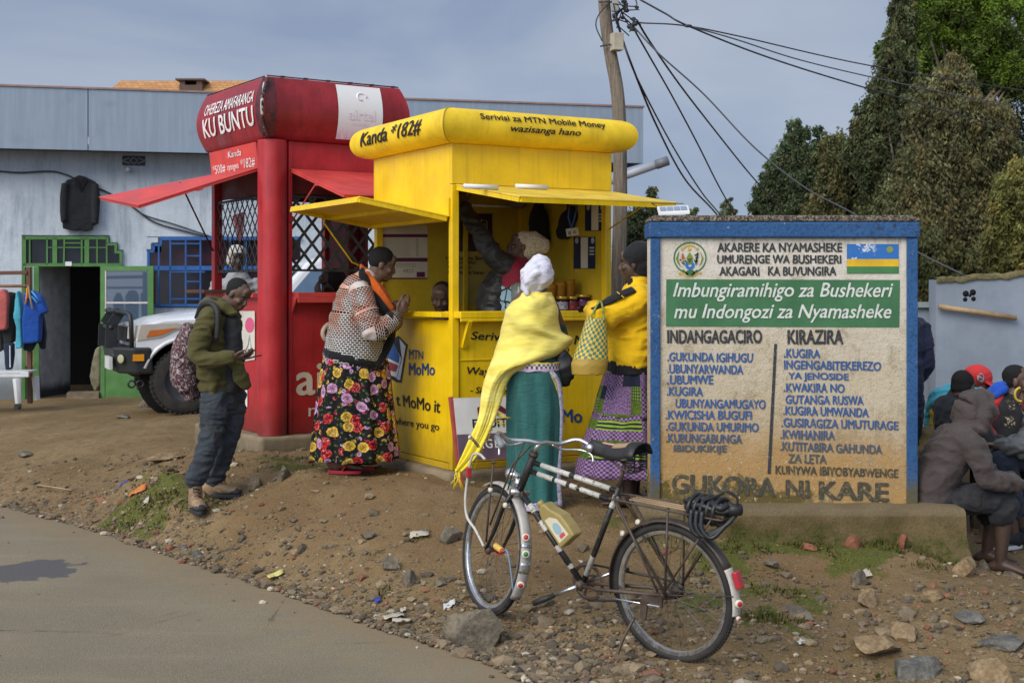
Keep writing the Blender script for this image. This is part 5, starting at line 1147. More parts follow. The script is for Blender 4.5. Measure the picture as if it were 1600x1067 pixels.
# tiled roof house far behind
HY = 34; hq = P(280, 150, HY); hs_ = empty('tiled_house', V((hq.x, HY+2, .3)), 'distant house with orange tiled roof and brick chimney', 'house')
n = NT('orange roof tiles'); co = n.co(); br = n.node('ShaderNodeTexBrick'); n.put(br.inputs['Vector'], n.map(co, (1, 0, 1.0), rot=(0, 0, 0)));
br.inputs['Scale'].default_value = 3; n.put(br.inputs['Color1'], (.42, .19, .06)); n.put(br.inputs['Color2'], (.52, .26, .09)); n.put(br.inputs['Mortar'], (.2, .08, .03))
mp_ = n.map(co, (1, 1, 1), rot=(rad(90), 0, 0)); n.put(br.inputs['Vector'], mp_)
tile = n.out(br.outputs[0], .8, n.bump(br.outputs[1], -.6, .03))
mb = MB(); zt_ = P(0, 127, HY+2).z; zb_ = P(0, 200, HY).z; xa, xb = P(189, 0, HY+2).x, P(480, 0, HY+2).x; mb.hexa([V((xa-.5, HY-.6, zb_)), V((xb, HY-.6, zb_)), V((xb, HY+4.6, zb_)), V((xa-.5, HY+4.6, zb_)), V((xa+.0, HY+1.95, zt_)), V((xb, HY+1.95, zt_)), V((xb, HY+2.05, zt_)), V((xa, HY+2.05, zt_))]); rf_ = obj('roof', mb, tile, hs_)
mb = MB(); mb.abox((xa-.1, HY, .3), (xb-.3, HY+4, zb_-.003)); obj('wall', mb, wallm, hs_)
brk = NT('chimney brick'); co = brk.co(); bb = brk.node('ShaderNodeTexBrick'); brk.put(bb.inputs['Vector'], brk.map(co, rot=(rad(90), 0, 0))); bb.inputs['Scale'].default_value = 9; brk.put(bb.inputs['Color1'], (.09, .06, .05)); brk.put(bb.inputs['Color2'], (.13, .08, .06)); brk.put(bb.inputs['Mortar'], (.05, .04, .035)); bm_ = brk.out(bb.outputs[0], .9)
mb = MB(); CY = HY+1.3; mb.abox((P(280, 0, CY).x, CY, zb_+.4), (P(316, 0, CY).x, CY+.5, P(0, 133, CY).z)); ch_ = obj('chimney', mb, bm_, rf_)
mb = MB(); mb.abox((P(275, 0, CY).x, CY-.08, P(0, 126, CY).z), (P(320, 0, CY).x, CY+.58, P(0, 123.5, CY).z)); mb.abox((P(281, 0, CY).x, CY, P(0, 133, CY).z), (P(289, 0, CY).x, CY+.5, P(0, 126, CY).z)); mb.abox((P(307, 0, CY).x, CY, P(0, 133, CY).z), (P(315, 0, CY).x, CY+.5, P(0, 126, CY).z)); obj('chimney', mb, bm_, rf_)
# ------------------------------------------------------------- truck
class TF:
 def __init__(s, o, h): s.o = V(o); s.x = -V(h).normalized(); s.y = V((-s.x.y*-1, 0, 0)); s.y = V((s.x.y, -s.x.x, 0));
 def __call__(s, x, y, z): return s.o+s.x*x+s.y*y+UZ*z
tw = P(287, 590, 16.6); tzg = zg(tw.x, tw.y)
T = TF(V((tw.x, tw.y, tzg))-0*V((0, 0, 1)), (-.925, -.38, 0)); T.o = V((tw.x, tw.y, tzg))-T.y*.74
tr = empty('pickup_truck', T.o, 'white four wheel drive with black bull bar parked before the shop', 'car')
wh = mat('white car paint', (.62, .63, .64), .25, .05, 2, .02, 20, 0, .5, low=(.3, .8, .35), dcol=(.25, .18, .1), Coat_Weight=.4)
bkp = flat('black bumper', (.022, .024, .026), .4); tyre = mat('dusty tyre', (.025, .023, .021), .8, .3, 9, .5, 40, dirt=.4, dcol=(.09, .07, .05)); wing = flat('car glass', (.10, .16, .24), .05)
def arch(cx, r, n_=12): return [(cx+r*math.cos(a), .42+r*math.sin(a)) for a in np.linspace(PI, 0, n_)]
out_ = [(-.55, .60)]+[(-.48, .55)]+arch(0, .50)[1:-1]+[(.50, .45), (2.25, .45)]+arch(2.8, .50)[1:-1]+[(3.3, .5), (3.95, .6), (3.98, 1.18), (.95, 1.17), (.62, 1.17), (-.25, 1.13), (-.50, 1.05), (-.58, .9)]
mb = MB(); mb.prism(out_, T(0, .86, 0), T.x, UZ, -1.72, 0); obj('body', mb, wh, tr, bevel=.05, seg=3)
mb = MB(); hood = [(-.54, .78, 1.06), (-.2, .80, 1.16), (.9, .82, 1.25)]
mb.sheet([[T(x, -w_, z-.06), T(x, -w_*.92, z), T(x, -w_*.55, z+.05), T(x, 0, z+.06), T(x, w_*.55, z+.05), T(x, w_*.92, z), T(x, w_, z-.06)] for x, w_, z in [(-.59, .78, .92)]+hood]); obj('bonnet', mb, wh, tr, solid=.02, sub=1)
# greenhouse
gh0 = [(.86, 1.165), (3.9, 1.165), (3.85, 1.78), (3.7, 1.9), (1.72, 1.92), (1.55, 1.86)]
mb = MB(); g0 = [T(x, .80-(z-1.16)*.22, z) for x, z in gh0]; g1 = [T(x, -.80+(z-1.16)*.22, z) for x, z in gh0]; k = len(gh0)
mb.add(g0+g1, [tuple(range(k-1, -1, -1)), tuple(range(k, 2*k))]+[(i, (i+1) % k, k+(i+1) % k, k+i) for i in range(k)]); obj('cab', mb, wh, tr, bevel=.06, seg=3)
mb = MB(); s_ = lambda x, z, o=.006: T(x, .80-(z-1.16)*.22+o, z)
mb.add([s_(1.08, 1.2), s_(1.95, 1.2), s_(1.95, 1.78), s_(1.62, 1.78)], [(0, 1, 2, 3)]); obj('window', mb, wing, tr)
mb = MB(); mb.add([s_(2.05, 1.2), s_(2.9, 1.2), s_(2.9, 1.78), s_(2.05, 1.78)], [(0, 1, 2, 3)]); obj('window', mb, wing, tr)
mb = MB(); mb.quad(T(.93, -.7, 1.22), T(.93, .7, 1.22), T(1.50, .62, 1.80), T(1.50, -.62, 1.80)); w_o = obj('windscreen', mb, wing, tr);
for v in w_o.data.vertices: v.co += (-T.x*.03+UZ*.03)
def wheel(x, y, name='wheel'):
 c = T(x, y, .40); ax = T.y
 mb = MB(); mb.lathe([(.24, -.11), (.36, -.125), (.395, -.1), (.40, -.05), (.40, .05), (.395, .1), (.36, .125), (.24, .11)], c, ax, 40, False)
 for k in range(40):
  a = 2*PI*k/40; r_ = T.x*math.cos(a)+UZ*math.sin(a); mb.bar(c+r_*.395-ax*.09, c+r_*.395+ax*(.01 if k % 2 else -.01), .035, .02, r_); mb.bar(c+r_*.395+ax*(.02 if k % 2 else 0), c+r_*.395+ax*.12, .035, .025, r_)
 w_ = obj('tyre', mb, tyre, tr)
 sg = 1 if y > 0 else -1
 mb = MB(); mb.lathe([(.25, .08*sg), (.22, .03*sg), (.1, .05*sg), (.09, .1*sg), (.0, .1*sg)], c, ax, 24, False); obj('rim', mb, flat('dark steel rim', (.06, .06, .065), .4), w_)
for x in (0, 2.8):
 for y in (.74, -.74): wheel(x, y)
mb = MB(); mb.lathe([(.5, 0), (.5, .01)], T(0, .3, .42), T.y, 24); mb.lathe([(.5, 0), (.5, .01)], T(2.8, .3, .42), T.y, 24); mb.abox
mb.box(T.o, T.x, T.y, UZ, (-.5, -.6, .42), (3.4, .6, .6)); obj('underbody', mb, flat('black underbody', (.008, .008, .008), .9), tr)
# flare round the front arch
mb = MB(); mb.tube([T(.50*math.cos(a), .865, .42+.50*math.sin(a)) for a in np.linspace(.05, PI-.3, 16)], .025, 8); obj('wheel_flare', mb, wh, tr)
# bumper, bull bar, lamps
mb = MB(); bpl = [(-.40, .90), (-.62, .90), (-.82, .60), (-.82, -.60), (-.62, -.90), (-.40, -.90)]; k = len(bpl)
mb.add([T(x*.93, y*.97, .50) for x, y in bpl]+[T(x, y, .82) for x, y in bpl], [tuple(range(k)), tuple(range(2*k-1, k-1, -1))]+[(i, k+i, k+(i+1) % k, (i+1) % k) for i in range(k)]); bu = obj('bumper', mb, bkp, tr, bevel=.03)
mb = MB()
for y in (.42, -.42): mb.bar(T(-.82, y, .80), T(-.81, y, 1.08), .05, .14, T.x); mb.bar(T(-.81, y, 1.08), T(-.70, y, 1.26), .05, .12, T.x)
for sg in (1, -1): mb.tube([T(-.78, .42*sg, 1.25), T(-.66, .72*sg, 1.23), T(-.64, .80*sg, 1.20), T(-.63, .82*sg, 1.12), T(-.62, .82*sg, .80)], .03, 8)
mb.tube([T(-.78, -.45, 1.25), T(-.78, .45, 1.25)], .028, 8); mb.tube([T(-.82, -.45, 1.05), T(-.82, .45, 1.05)], .028, 8)
obj('bull_bar', mb, bkp, bu)
mb = MB(); mb.lathe([(.05, 0), (.055, .01), (.04, .012)], T(-.735, .74, .68), V(-T.x*.8+T.y*.6).normalized(), 14); obj('fog_lamp', mb, flat('fog lamp glass', (.35, .33, .2), .2), bu)
mb = MB(); mb.box(T(-.62, .898, .66), T.x, T.y, UZ, (0, 0, 0), (.13, .012, .08)); obj('indicator', mb, flat('amber lens', (.62, .24, .01), .3), bu)
for sg in (1, -1):
 mb = MB(); y = .868*sg; mb.add([T(-.56, y, .90), T(-.28, y, .94), T(.0, y, 1.08), T(-.10, y, 1.11), T(-.52, y, 1.09), T(-.63, .55*sg, 1.06), T(-.64, .55*sg, .92)], [(0, 1, 2, 3, 4), (0, 4, 5, 6)] if sg > 0 else [(4, 3, 2, 1, 0), (6, 5, 4, 0)]); hl = obj('headlight', mb, flat('headlight glass', (.42, .38, .32), .1), tr, solid=.012)
 mb = MB(); y = .878*sg; mb.add([T(-.46, y, .94), T(-.28, y, .965), T(-.10, y, 1.05), T(-.42, y, 1.02)], [(0, 1, 2, 3)]); obj('orange_lens', mb, flat('orange lens', (.50, .14, .03), .2), hl, solid=.004)
mb = MB(); mb.box(T.o, T.x, T.y, UZ, (-.66, -.54, .88), (-.60, .54, 1.06)); obj('grille', mb, flat('dark grille', (.02, .02, .02), .4), tr)
mb = MB(); mb.box(T.o, T.x, T.y, UZ, (-.86, .10, .55), (-.822, .62, .70)); obj('number_plate', mb, flat('plate white', (.5, .5, .48)), bu)
for dx in (-.52, -.62):
 mb = MB(); c = T(dx, .78, .38); mb.tube([c+T.x*.04*math.cos(a)+UZ*.04*math.sin(a) for a in np.linspace(0, 2*PI, 14)[:-1]], .012, 6, closed=True); obj('tow_eye', mb, bkp, bu)
# ------------------------------------------------------------- right hand boundary wall
RY_ = 13.2; bwm = mat('grey blue plaster', (.215, .25, .30), .9, .16, 1.6, .3, 14, dirt=.12, dcol=(.13, .14, .15), streak=.1, scr=(.72, (.35, .36, .36)))
gq = P(1530, 705, RY_); bwl = empty('boundary_wall', V((gq.x, RY_, .22)), 'grey blue plastered boundary wall with mossy top behind the seated people', 'wall')
mb = MB(); a_, b_ = P(1462, 0, RY_).x, P(1800, 0, RY_).x; zA, zB = P(0, 437, RY_).z, P(0, 413, RY_).z
mb.hexa([V((a_, RY_, .05)), V((b_, RY_, .05)), V((b_, RY_+.22, .05)), V((a_, RY_+.22, .05)), V((a_, RY_, zA)), V((b_, RY_, zB)), V((b_, RY_+.22, zB)), V((a_, RY_+.22, zA))]); obj('wall_panel', mb, bwm, bwl)
mb = MB(); g = []
for i in range(60):
 t_ = i/59; x = a_+(b_-a_)*t_; z = zA+(zB-zA)*t_; w_ = .02*noise.noise(V((x*7, 0, 0)))+.015*noise.noise(V((x*23, 0, 3)))
 g.append([V((x, RY_-.02, z-.035+w_)), V((x, RY_-.03, z+.01+w_)), V((x, RY_+.1, z+.022+w_)), V((x, RY_+.24, z+.01))])
mb.sheet([list(r) for r in zip(*g)]); obj('mossy_top', mb, rock_mat('mossy coping', (.10, .085, .04), (.2, .165, .08), .8), bwl)
mb = MB(); c_ = P(1250, 0, RY_+.25).x; mb.abox((c_, RY_+.25, .05), (P(1470, 0, RY_+.25).x, RY_+.45, P(0, 481, RY_+.25).z)); obj('low_wall_panel', mb, bwm, bwl)
mb = MB(); mb.abox((c_, RY_+.20, P(0, 480.5, RY_+.2).z), (P(1470, 0, RY_+.2).x-.03, RY_+.5, P(0, 472, RY_+.2).z)); obj('coping', mb, mat('pale coping', (.22, .26, .26), .9), bwl)
hole = flat('black hole', (.006, .006, .006), .95)
for x, y, r in [(1509, 459, 5), (1520, 457, 5), (1508, 468, 3.6), (1521, 467, 3.8), (1515.5, 462, 2.4)]:
 mb = MB(); mb.lathe([(r/161, 0), (r/161*.95, -.004)], V((P(x, 0, RY_).x, RY_-.001, P(0, y, RY_).z)), V((0, -1, 0)), 14); o_ = obj('vent_hole', mb, hole, bwl)
mb = MB(); mb.abox((P(1545, 0, RY_).x, RY_-.003, P(0, 610, RY_).z), (P(1578, 0, RY_).x, RY_-.001, P(0, 600, RY_).z)); obj('dark_opening', mb, hole, bwl)
bam = mat('bamboo', (.32, .22, .12), .6, .25, 9)
mb = MB(); mb.tube([V((P(1467, 0, RY_-.06).x, RY_-.06, P(0, 479, RY_-.06).z)), V((P(1588, 0, RY_-.06).x, RY_-.06, P(0, 497, RY_-.06).z))], .026, 8); thing('bamboo_pole', mb, bam, 'pale bamboo pole fixed aslant on the grey boundary wall', 'pole')
mb = MB(); mb.tube([P(1400, 499, 12.9), P(1437, 501, 12.6)], .03, 8); thing('bamboo_pole', mb, bam, 'bamboo end sticking out past the right side of the notice wall', 'pole')
# ------------------------------------------------------------- utility pole and cables
UY = 12.6; n = NT('weathered pole wood'); co = n.co(); g_ = n.noise(n.map(co, (26, 26, 1.2)), 2, 6, .65); f = n.noise(co, 30, 5, .6)
c = n.mix(n.ramp(g_, .32, .68), (.105, .082, .06), (.255, .21, .16)); pm = n.out(n.mix(n.ramp(f, .5, .75, 0, .4), c, (.06, .05, .04)), .9, n.bump(g_, .9, .02))
pu = empty('utility_pole', V((P(964, 0, UY).x, UY, zg(P(964, 0, UY).x, UY)-.1)), 'leaning weathered wooden utility pole crowded with cables behind the yellow kiosk', 'utility pole')
pts = spline([P(x, y, UY) for x, y in [(962, 745), (964, 600), (966, 440), (969, 320), (968, 200), (964, 140), (955, 90), (948, 45), (944, 0), (942, -60)]], 6)
mb = MB(); mb.tube(pts, [.071-.018*i/len(pts) for i in range(len(pts))], 14); obj('shaft', mb, pm, pu)
mb = MB(); c = P(963, 66, UY-.1); mb.box(c, V((1, .3, 0)).normalized(), V((-.3, 1, 0)).normalized(), UZ, (-.045, -.05, -.08), (.055, .05, .08)); obj('meter_box', mb, flat('cream box', (.40, .36, .28), .5, .2), pu, bevel=.006)
mb = MB(); mb.tube([P(938, 73, UY-.07), P(952, 70, UY-.1), P(970, 72, UY-.1)], .008, 5); mb.tube([P(936, 4, UY-.07), P(950, 3, UY-.1), P(962, 5, UY-.05)], .008, 5); obj('strap', mb, cb, pu)
mb = MB(); mb.box(P(961, 8, UY-.06), V((1, 0, 0)), V((0, 1, 0)), UZ, (-.03, -.03, -.06), (.03, .03, .06)); obj('insulator', mb, flat('grey insulator', (.3, .29, .27), .4), pu)
rr = random.Random(4)
for k in range(9):
 cx, cy = rr.uniform(968, 990), rr.uniform(0, 40); pts = [P(960+rr.uniform(-4, 4), rr.uniform(-10, 60), UY-.08)]+[P(cx+rr.uniform(-12, 12), cy+rr.uniform(-25, 25), UY-.1+rr.uniform(-.12, .12)) for _ in range(4)]
 mb = MB(); mb.tube(spline(pts, 6), .006, 5); obj('cable_loop', mb, cb, pu)
mb = MB(); mb.tube(spline([P(956, 2, UY-.05), P(938, 20, UY-.1), P(931, 40, UY-.1), P(941, 65, UY-.08)], 6), .006, 5); obj('cable_loop', mb, cb, pu)
for x, y, r in [(985, 42, .026), (979, 17, .02), (973, 28, .018), (992, 38, .022), (990, 30, .018), (988, 46, .02), (961, 24, .022), (975, 3, .022), (995, 12, .016)]:
 mb = MB(); mb.ell(P(x, y, UY-.1), (r*1.3, r, r), None, 10, 6); obj('clamp', mb, cb, pu)
def fl(pts): return [P(*p) for p in pts]
GC = 'cables fanning out from the utility pole'
wire('overhead_cable', fl([(1000, 0, 12.6), (1040, 22, 12.6), (1075, 41, 12.6), (1200, 90, 13.5), (1360, 140, 15), (1600, 208, 18), (1800, 262, 20)]), .009, cb, 'lowest of the three overhead lines crossing the trees to the right', 'cable', GC)
wire('overhead_cable', fl([(985, 30, 12.5), (1000, 36, 12.6), (1065, 40, 12.6), (1150, 56, 13.2), (1360, 103, 15), (1600, 142, 18), (1800, 172, 20)]), .007, cb, 'topmost of the three overhead lines crossing the trees to the right', 'cable', GC)
wire('overhead_cable', fl([(1072, 40, 12.55), (1150, 62, 13.2), (1250, 94, 14), (1380, 125, 15), (1500, 150, 17), (1600, 168, 18), (1800, 205, 20)]), .007, cg, 'middle one of the three overhead lines crossing the trees to the right', 'cable', GC)
mb = MB(); mb.ell(P(1075, 41, 12.5), (.04, .018, .015), None, 10, 6); thing('cable_clamp', mb, cb, 'dark clamp where the overhead lines join right of the pole', 'clamp')
wire('service_cable', fl([(961, 20, 12.5), (972, 60, 12.5), (990, 110, 12.6), (1025, 195, 14), (1070, 280, 16), (1118, 333, 18), (1150, 380, 19)]), .011, cb, 'left one of the twin cables dropping steeply toward the solar panel', 'cable', GC)
wire('service_cable', fl([(962, 30, 12.45), (982, 90, 12.6), (1004, 140, 13), (1052, 230, 15), (1096, 300, 16), (1123, 333, 18), (1155, 378, 19)]), .009, cb, 'right one of the twin cables dropping steeply toward the solar panel', 'cable', GC)
wire('service_cable', fl([(990, 45, 12.5), (1010, 80, 12.7), (1050, 150, 14), (1090, 225, 15), (1120, 285, 16), (1146, 332, 18), (1170, 375, 19)]), .009, cb, 'single cable dropping just right of the twin cables', 'cable', GC)
wire('service_cable', fl([(995, 32, 12.5), (1015, 65, 12.8), (1060, 130, 14), (1110, 195, 15.5), (1170, 270, 18), (1215, 320, 20), (1250, 360, 22)]), .010, cb, 'dark cable dropping into the small trees left of the notice wall crest', 'cable', GC)
wire('service_cable', fl([(990, 42, 12.5), (1030, 85, 12.5), (1100, 148, 12.7), (1180, 232, 12.8), (1260, 295, 12.9), (1330, 332, 13), (1430, 392, 13.1), (1508, 431, 13.18)]), .008, cg, 'long grey cable sagging behind the notice wall to the boundary wall', 'cable', GC)
# ------------------------------------------------------------- trees
n = NT('leaves'); at = n.node('ShaderNodeVertexColor', layer_name='Col'); n.b.inputs['Roughness'].default_value = .75; n.b.inputs['Specular IOR Level'].default_value = .12
tl_ = n.node('ShaderNodeBsdfTranslucent'); n.put(tl_.inputs[0], at.outputs[0]); n.put(n.b.inputs['Base Color'], at.outputs[0])
mxs = n.node('ShaderNodeMixShader'); mxs.inputs[0].default_value = .25; n.t.links.new(n.b.outputs[0], mxs.inputs[1]); n.t.links.new(tl_.outputs[0], mxs.inputs[2]); n.t.links.new(mxs.outputs[0], n.n['Material Output'].inputs[0]); leafm = n.m
barkm = mat('eucalyptus bark', (.16, .13, .1), .9, .3, 3)
def tree(name, label, Yt, blobs, col, nleaf, ls=.17, droop=.8, seed=0, brown=0, base_px=None, nsub=26, bright=0, group='trees behind the boundary wall'):
 """blobs: (px,py,rx,ry) crown masses in view at distance Yt, filled with sub-clumps of leaves"""
 r = np.random.default_rng(seed); V_ = []; C_ = []
 cx = np.mean([b[0] for b in blobs]) if base_px is None else base_px
 base = V((P(cx, 0, Yt).x, Yt, zg(P(cx, 0, Yt).x, Yt) if Yt < 24 else .4)); e = empty(name, base, label, 'tree', group)
 area = sum(b[2]*b[3] for b in blobs); sc_ = Yt/F; cl_centers = []
 for (px, py, rx, ry) in blobs:
  c = np.array(P(px, py, Yt)); R_ = np.array([rx*sc_, (rx+ry)/2*sc_*.8, ry*sc_]); k = max(8, int(2.0*nsub*len(blobs)*rx*ry/area))
  d = r.normal(size=(k, 3)); d /= np.linalg.norm(d, axis=1)[:, None]; u = r.uniform(.15, 1.5, (k, 1))**.5
  cl = c+d*u*R_*.92; nl = int(nleaf*rx*ry/area/k); cl_centers += list(cl)
  for q, dd in zip(cl, d*u):
   rad_ = min(R_)*r.uniform(.10, .32); m_ = max(20, int(nl*2.6*r.uniform(.4, 1.6)))
   p = r.normal(size=(m_, 3))*rad_*np.array([.5, .5, .5+.6*droop])+q
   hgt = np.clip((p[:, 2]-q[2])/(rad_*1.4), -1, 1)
   ax = r.normal(size=(m_, 3)); ax[:, 2] = ax[:, 2]*(1-droop)-droop*1.6; ax /= np.linalg.norm(ax, axis=1)[:, None]
   sd = np.cross(ax, r.normal(size=(m_, 3))); sd /= np.linalg.norm(sd, axis=1)[:, None]+1e-9
   L = ls*.62*r.uniform(.6, 1.4, (m_, 1)); W_ = L*r.uniform(.15, .26, (m_, 1))
   V_.append(np.stack([p, p+ax*L*.45+sd*W_, p+ax*L, p+ax*L*.45-sd*W_], 1).reshape(-1, 3))
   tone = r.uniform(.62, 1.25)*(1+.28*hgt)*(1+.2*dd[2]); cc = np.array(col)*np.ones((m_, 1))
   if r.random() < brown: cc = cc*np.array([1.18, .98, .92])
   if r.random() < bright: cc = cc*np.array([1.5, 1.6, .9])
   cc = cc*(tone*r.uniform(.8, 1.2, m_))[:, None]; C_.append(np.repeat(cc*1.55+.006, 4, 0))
 vs = np.concatenate(V_); cs = np.concatenate(C_); me = bpy.data.meshes.new('crown'); nq = len(vs)//4
 me.vertices.add(len(vs)); me.loops.add(nq*4); me.polygons.add(nq); me.vertices.foreach_set('co', vs.astype('f').ravel()); me.loops.foreach_set('vertex_index', np.arange(nq*4, dtype='i')); me.polygons.foreach_set('loop_start', np.arange(0, nq*4, 4, dtype='i')); me.update(calc_edges=True); fcol(me, cs)
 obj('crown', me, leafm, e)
 mb = MB(); top_ = max(cl_centers, key=lambda q: q[2]); t0 = V(top_); h = t0.z-base.z; r0 = max(.08, h*.018)
 trunk = spline([base+V((0, 0, -.2)), base.lerp(t0, .35)+V((.15, 0, 0)), base.lerp(t0, .7)+V((-.1, .1, 0)), t0], 5); mb.tube(trunk, [r0*(1-.85*i/len(trunk)) for i in range(len(trunk))], 8)
 for q in cl_centers[::14]:
  q = V(q); s_ = max(.25, min(.9, (q.z-base.z)/h-.2)); i = int(s_*(len(trunk)-1)); a = trunk[i]; mb.tube([a, a.lerp(q, .5)+V((0, 0, .1)), q], [r0*.45*(1-s_*.6), r0*.25, r0*.08], 5)
 obj('trunk', mb, barkm, e); return e
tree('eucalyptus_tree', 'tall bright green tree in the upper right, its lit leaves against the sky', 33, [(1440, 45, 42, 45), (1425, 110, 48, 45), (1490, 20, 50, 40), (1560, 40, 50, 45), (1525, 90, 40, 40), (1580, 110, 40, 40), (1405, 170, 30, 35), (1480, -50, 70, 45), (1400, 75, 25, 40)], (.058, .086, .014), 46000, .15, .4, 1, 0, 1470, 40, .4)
tree('eucalyptus_tree', 'dark tree with dark green leaves at the right edge behind the brown tree', 36, [(1560, 150, 70, 80), (1580, 260, 60, 90), (1500, 90, 70, 70), (1590, 30, 50, 60), (1440, 150, 60, 70), (1470, 30, 60, 50), (1420, 210, 50, 60), (1390, 240, 30, 60), (1350, 330, 60, 70), (1420, 300, 60, 80)], (.022, .038, .012), 26000, .16, .6, 2, 0, 1560, 40)
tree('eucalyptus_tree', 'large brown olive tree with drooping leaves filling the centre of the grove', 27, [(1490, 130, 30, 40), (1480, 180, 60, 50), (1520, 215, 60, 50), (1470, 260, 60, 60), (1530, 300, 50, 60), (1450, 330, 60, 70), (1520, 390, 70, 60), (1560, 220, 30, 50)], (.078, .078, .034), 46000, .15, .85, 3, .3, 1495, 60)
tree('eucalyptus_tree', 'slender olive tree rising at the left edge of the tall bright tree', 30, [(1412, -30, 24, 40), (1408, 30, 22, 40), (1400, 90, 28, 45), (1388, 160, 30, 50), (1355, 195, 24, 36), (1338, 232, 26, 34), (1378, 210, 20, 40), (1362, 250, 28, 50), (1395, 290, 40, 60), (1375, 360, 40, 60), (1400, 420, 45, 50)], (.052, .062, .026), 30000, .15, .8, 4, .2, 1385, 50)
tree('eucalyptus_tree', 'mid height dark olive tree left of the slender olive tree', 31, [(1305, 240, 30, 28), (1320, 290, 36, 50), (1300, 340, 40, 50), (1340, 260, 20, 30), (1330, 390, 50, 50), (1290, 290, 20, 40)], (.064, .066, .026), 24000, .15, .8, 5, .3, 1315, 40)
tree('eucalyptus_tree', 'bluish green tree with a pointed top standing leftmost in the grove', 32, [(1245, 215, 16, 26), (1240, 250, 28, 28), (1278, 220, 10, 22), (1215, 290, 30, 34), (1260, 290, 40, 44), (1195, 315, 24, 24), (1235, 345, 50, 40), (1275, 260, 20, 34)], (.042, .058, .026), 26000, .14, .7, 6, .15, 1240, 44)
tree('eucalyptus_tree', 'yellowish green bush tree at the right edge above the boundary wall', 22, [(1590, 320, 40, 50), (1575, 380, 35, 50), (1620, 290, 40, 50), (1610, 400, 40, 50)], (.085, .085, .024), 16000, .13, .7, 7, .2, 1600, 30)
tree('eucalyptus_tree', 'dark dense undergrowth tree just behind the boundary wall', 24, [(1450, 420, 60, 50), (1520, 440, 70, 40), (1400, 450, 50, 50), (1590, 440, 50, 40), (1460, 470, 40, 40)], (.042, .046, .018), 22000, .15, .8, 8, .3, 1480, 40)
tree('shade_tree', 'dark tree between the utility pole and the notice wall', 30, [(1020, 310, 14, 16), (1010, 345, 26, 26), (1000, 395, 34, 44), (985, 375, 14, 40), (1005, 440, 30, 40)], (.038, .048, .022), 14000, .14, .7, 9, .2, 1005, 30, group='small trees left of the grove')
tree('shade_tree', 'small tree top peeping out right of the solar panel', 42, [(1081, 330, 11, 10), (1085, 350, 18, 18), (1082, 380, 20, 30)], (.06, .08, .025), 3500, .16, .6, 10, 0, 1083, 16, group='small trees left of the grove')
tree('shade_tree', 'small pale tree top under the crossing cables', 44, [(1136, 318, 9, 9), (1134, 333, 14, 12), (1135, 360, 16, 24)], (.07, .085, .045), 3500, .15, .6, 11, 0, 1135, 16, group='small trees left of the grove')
# ------------------------------------------------------------- bicycle
rc = P(1050, 1030, 6.9); fc_ = P(770, 952, 7.65)
bh = V((fc_.x-rc.x, fc_.y-rc.y, 0)).normalized(); WB = math.hypot(fc_.x-rc.x, fc_.y-rc.y)
z0_ = zg(rc.x, rc.y)-.008; z1_ = zg(fc_.x, fc_.y)-.008; pitch = (z1_-z0_)/WB
hx_ = (bh+UZ*pitch).normalized(); left0 = UZ.cross(hx_).normalized(); up0 = hx_.cross(left0)
ln = rad(5); yv = (left0*math.cos(ln)-up0*math.sin(ln)); zv = (up0*math.cos(ln)+left0*math.sin(ln))
BO = V((rc.x, rc.y, z0_))
def L(x, y=0, z=0): return BO+hx_*x+yv*y+zv*z
SA = V((.86, 0, .99)); SB = V((1.135, 0, .41)); SAX = (SA-SB).normalized(); STEER = Matrix.Rotation(rad(-25), 3, SAX)
def Fr(x, y=0, z=0):
 p = STEER@(V((x, y, z))-SA)+SA; return L(p.x, p.y, p.z)
bike = empty('bicycle', BO.copy(), 'old black and white roadster bicycle on its stand with reflectors, rack and sprung saddle', 'bicycle')
n = NT('chipped black and white frame paint'); co = n.co()
def bandmat(name, p, q, bands, a, b_):
 """paint bands along a tube p->q (thing-local coordinates)"""
 n = NT(name); co = n.co(); o = BO; p = V(p)-o; q = V(q)-o; d = (q-p); Ln = d.length; d /= Ln
 vm = n.node('ShaderNodeVectorMath', operation='SUBTRACT'); n.put(vm.inputs[0], co); vm.inputs[1].default_value = p
 dt = n.node('ShaderNodeVectorMath', operation='DOT_PRODUCT'); n.put(dt.inputs[0], vm.outputs[0]); dt.inputs[1].default_value = d
 t = n.math('DIVIDE', dt.outputs['Value'], Ln); t = n.math('ADD', t, n.math('MULTIPLY', n.math('SUBTRACT', n.noise(co, 40, 4, .7), .5), .03))
 c = a
 for u, v in bands:
  m_ = n.math('MULTIPLY', n.ramp(t, u-.004, u+.004), n.ramp(t, v+.004, v-.004)); c = n.mix(m_, c, b_)
 f = n.noise(co, 45, 7, .78); c = n.mix(n.ramp(f, .56, .61, 0, .9), c, (.09, .06, .04)); return n.out(c, .4, n.bump(f, .2, .002), 0, .4)
bk_ = mat('worn black enamel', (.018, .017, .016), .4, .3, 12, .1, 60, 0, .4, dirt=.4, dcol=(.10, .075, .05), scr=(.70, (.16, .11, .07)))
rust = mat('rusty brown steel', (.085, .06, .045), .55, .3, 14, .2, 80, .35, .4)
chrome = mat('dull chrome', (.55, .54, .52), .22, .12, 20, .05, 60, .9, .5, scr=(.68, (.25, .18, .12)))
rub = mat('bicycle rubber', (.024, .022, .021), .75, .3, 14, .2, 90, dirt=.35, dcol=(.10, .08, .06)); whp = mat('chipped white enamel', (.46, .44, .39), .5, .15, 12, .1, 60, dirt=.4, scr=(.60, (.14, .09, .055)))
blk_l = mat('cracked black leather', (.02, .019, .019), .5, .3, 20, .3, 60)
redr = flat('red reflector', (.40, .03, .04), .15); grnr = flat('green reflector', (.04, .16, .05), .15); cream_ = flat('cream plastic rim', (.6, .55, .42), .4)
def lam(fn): return fn
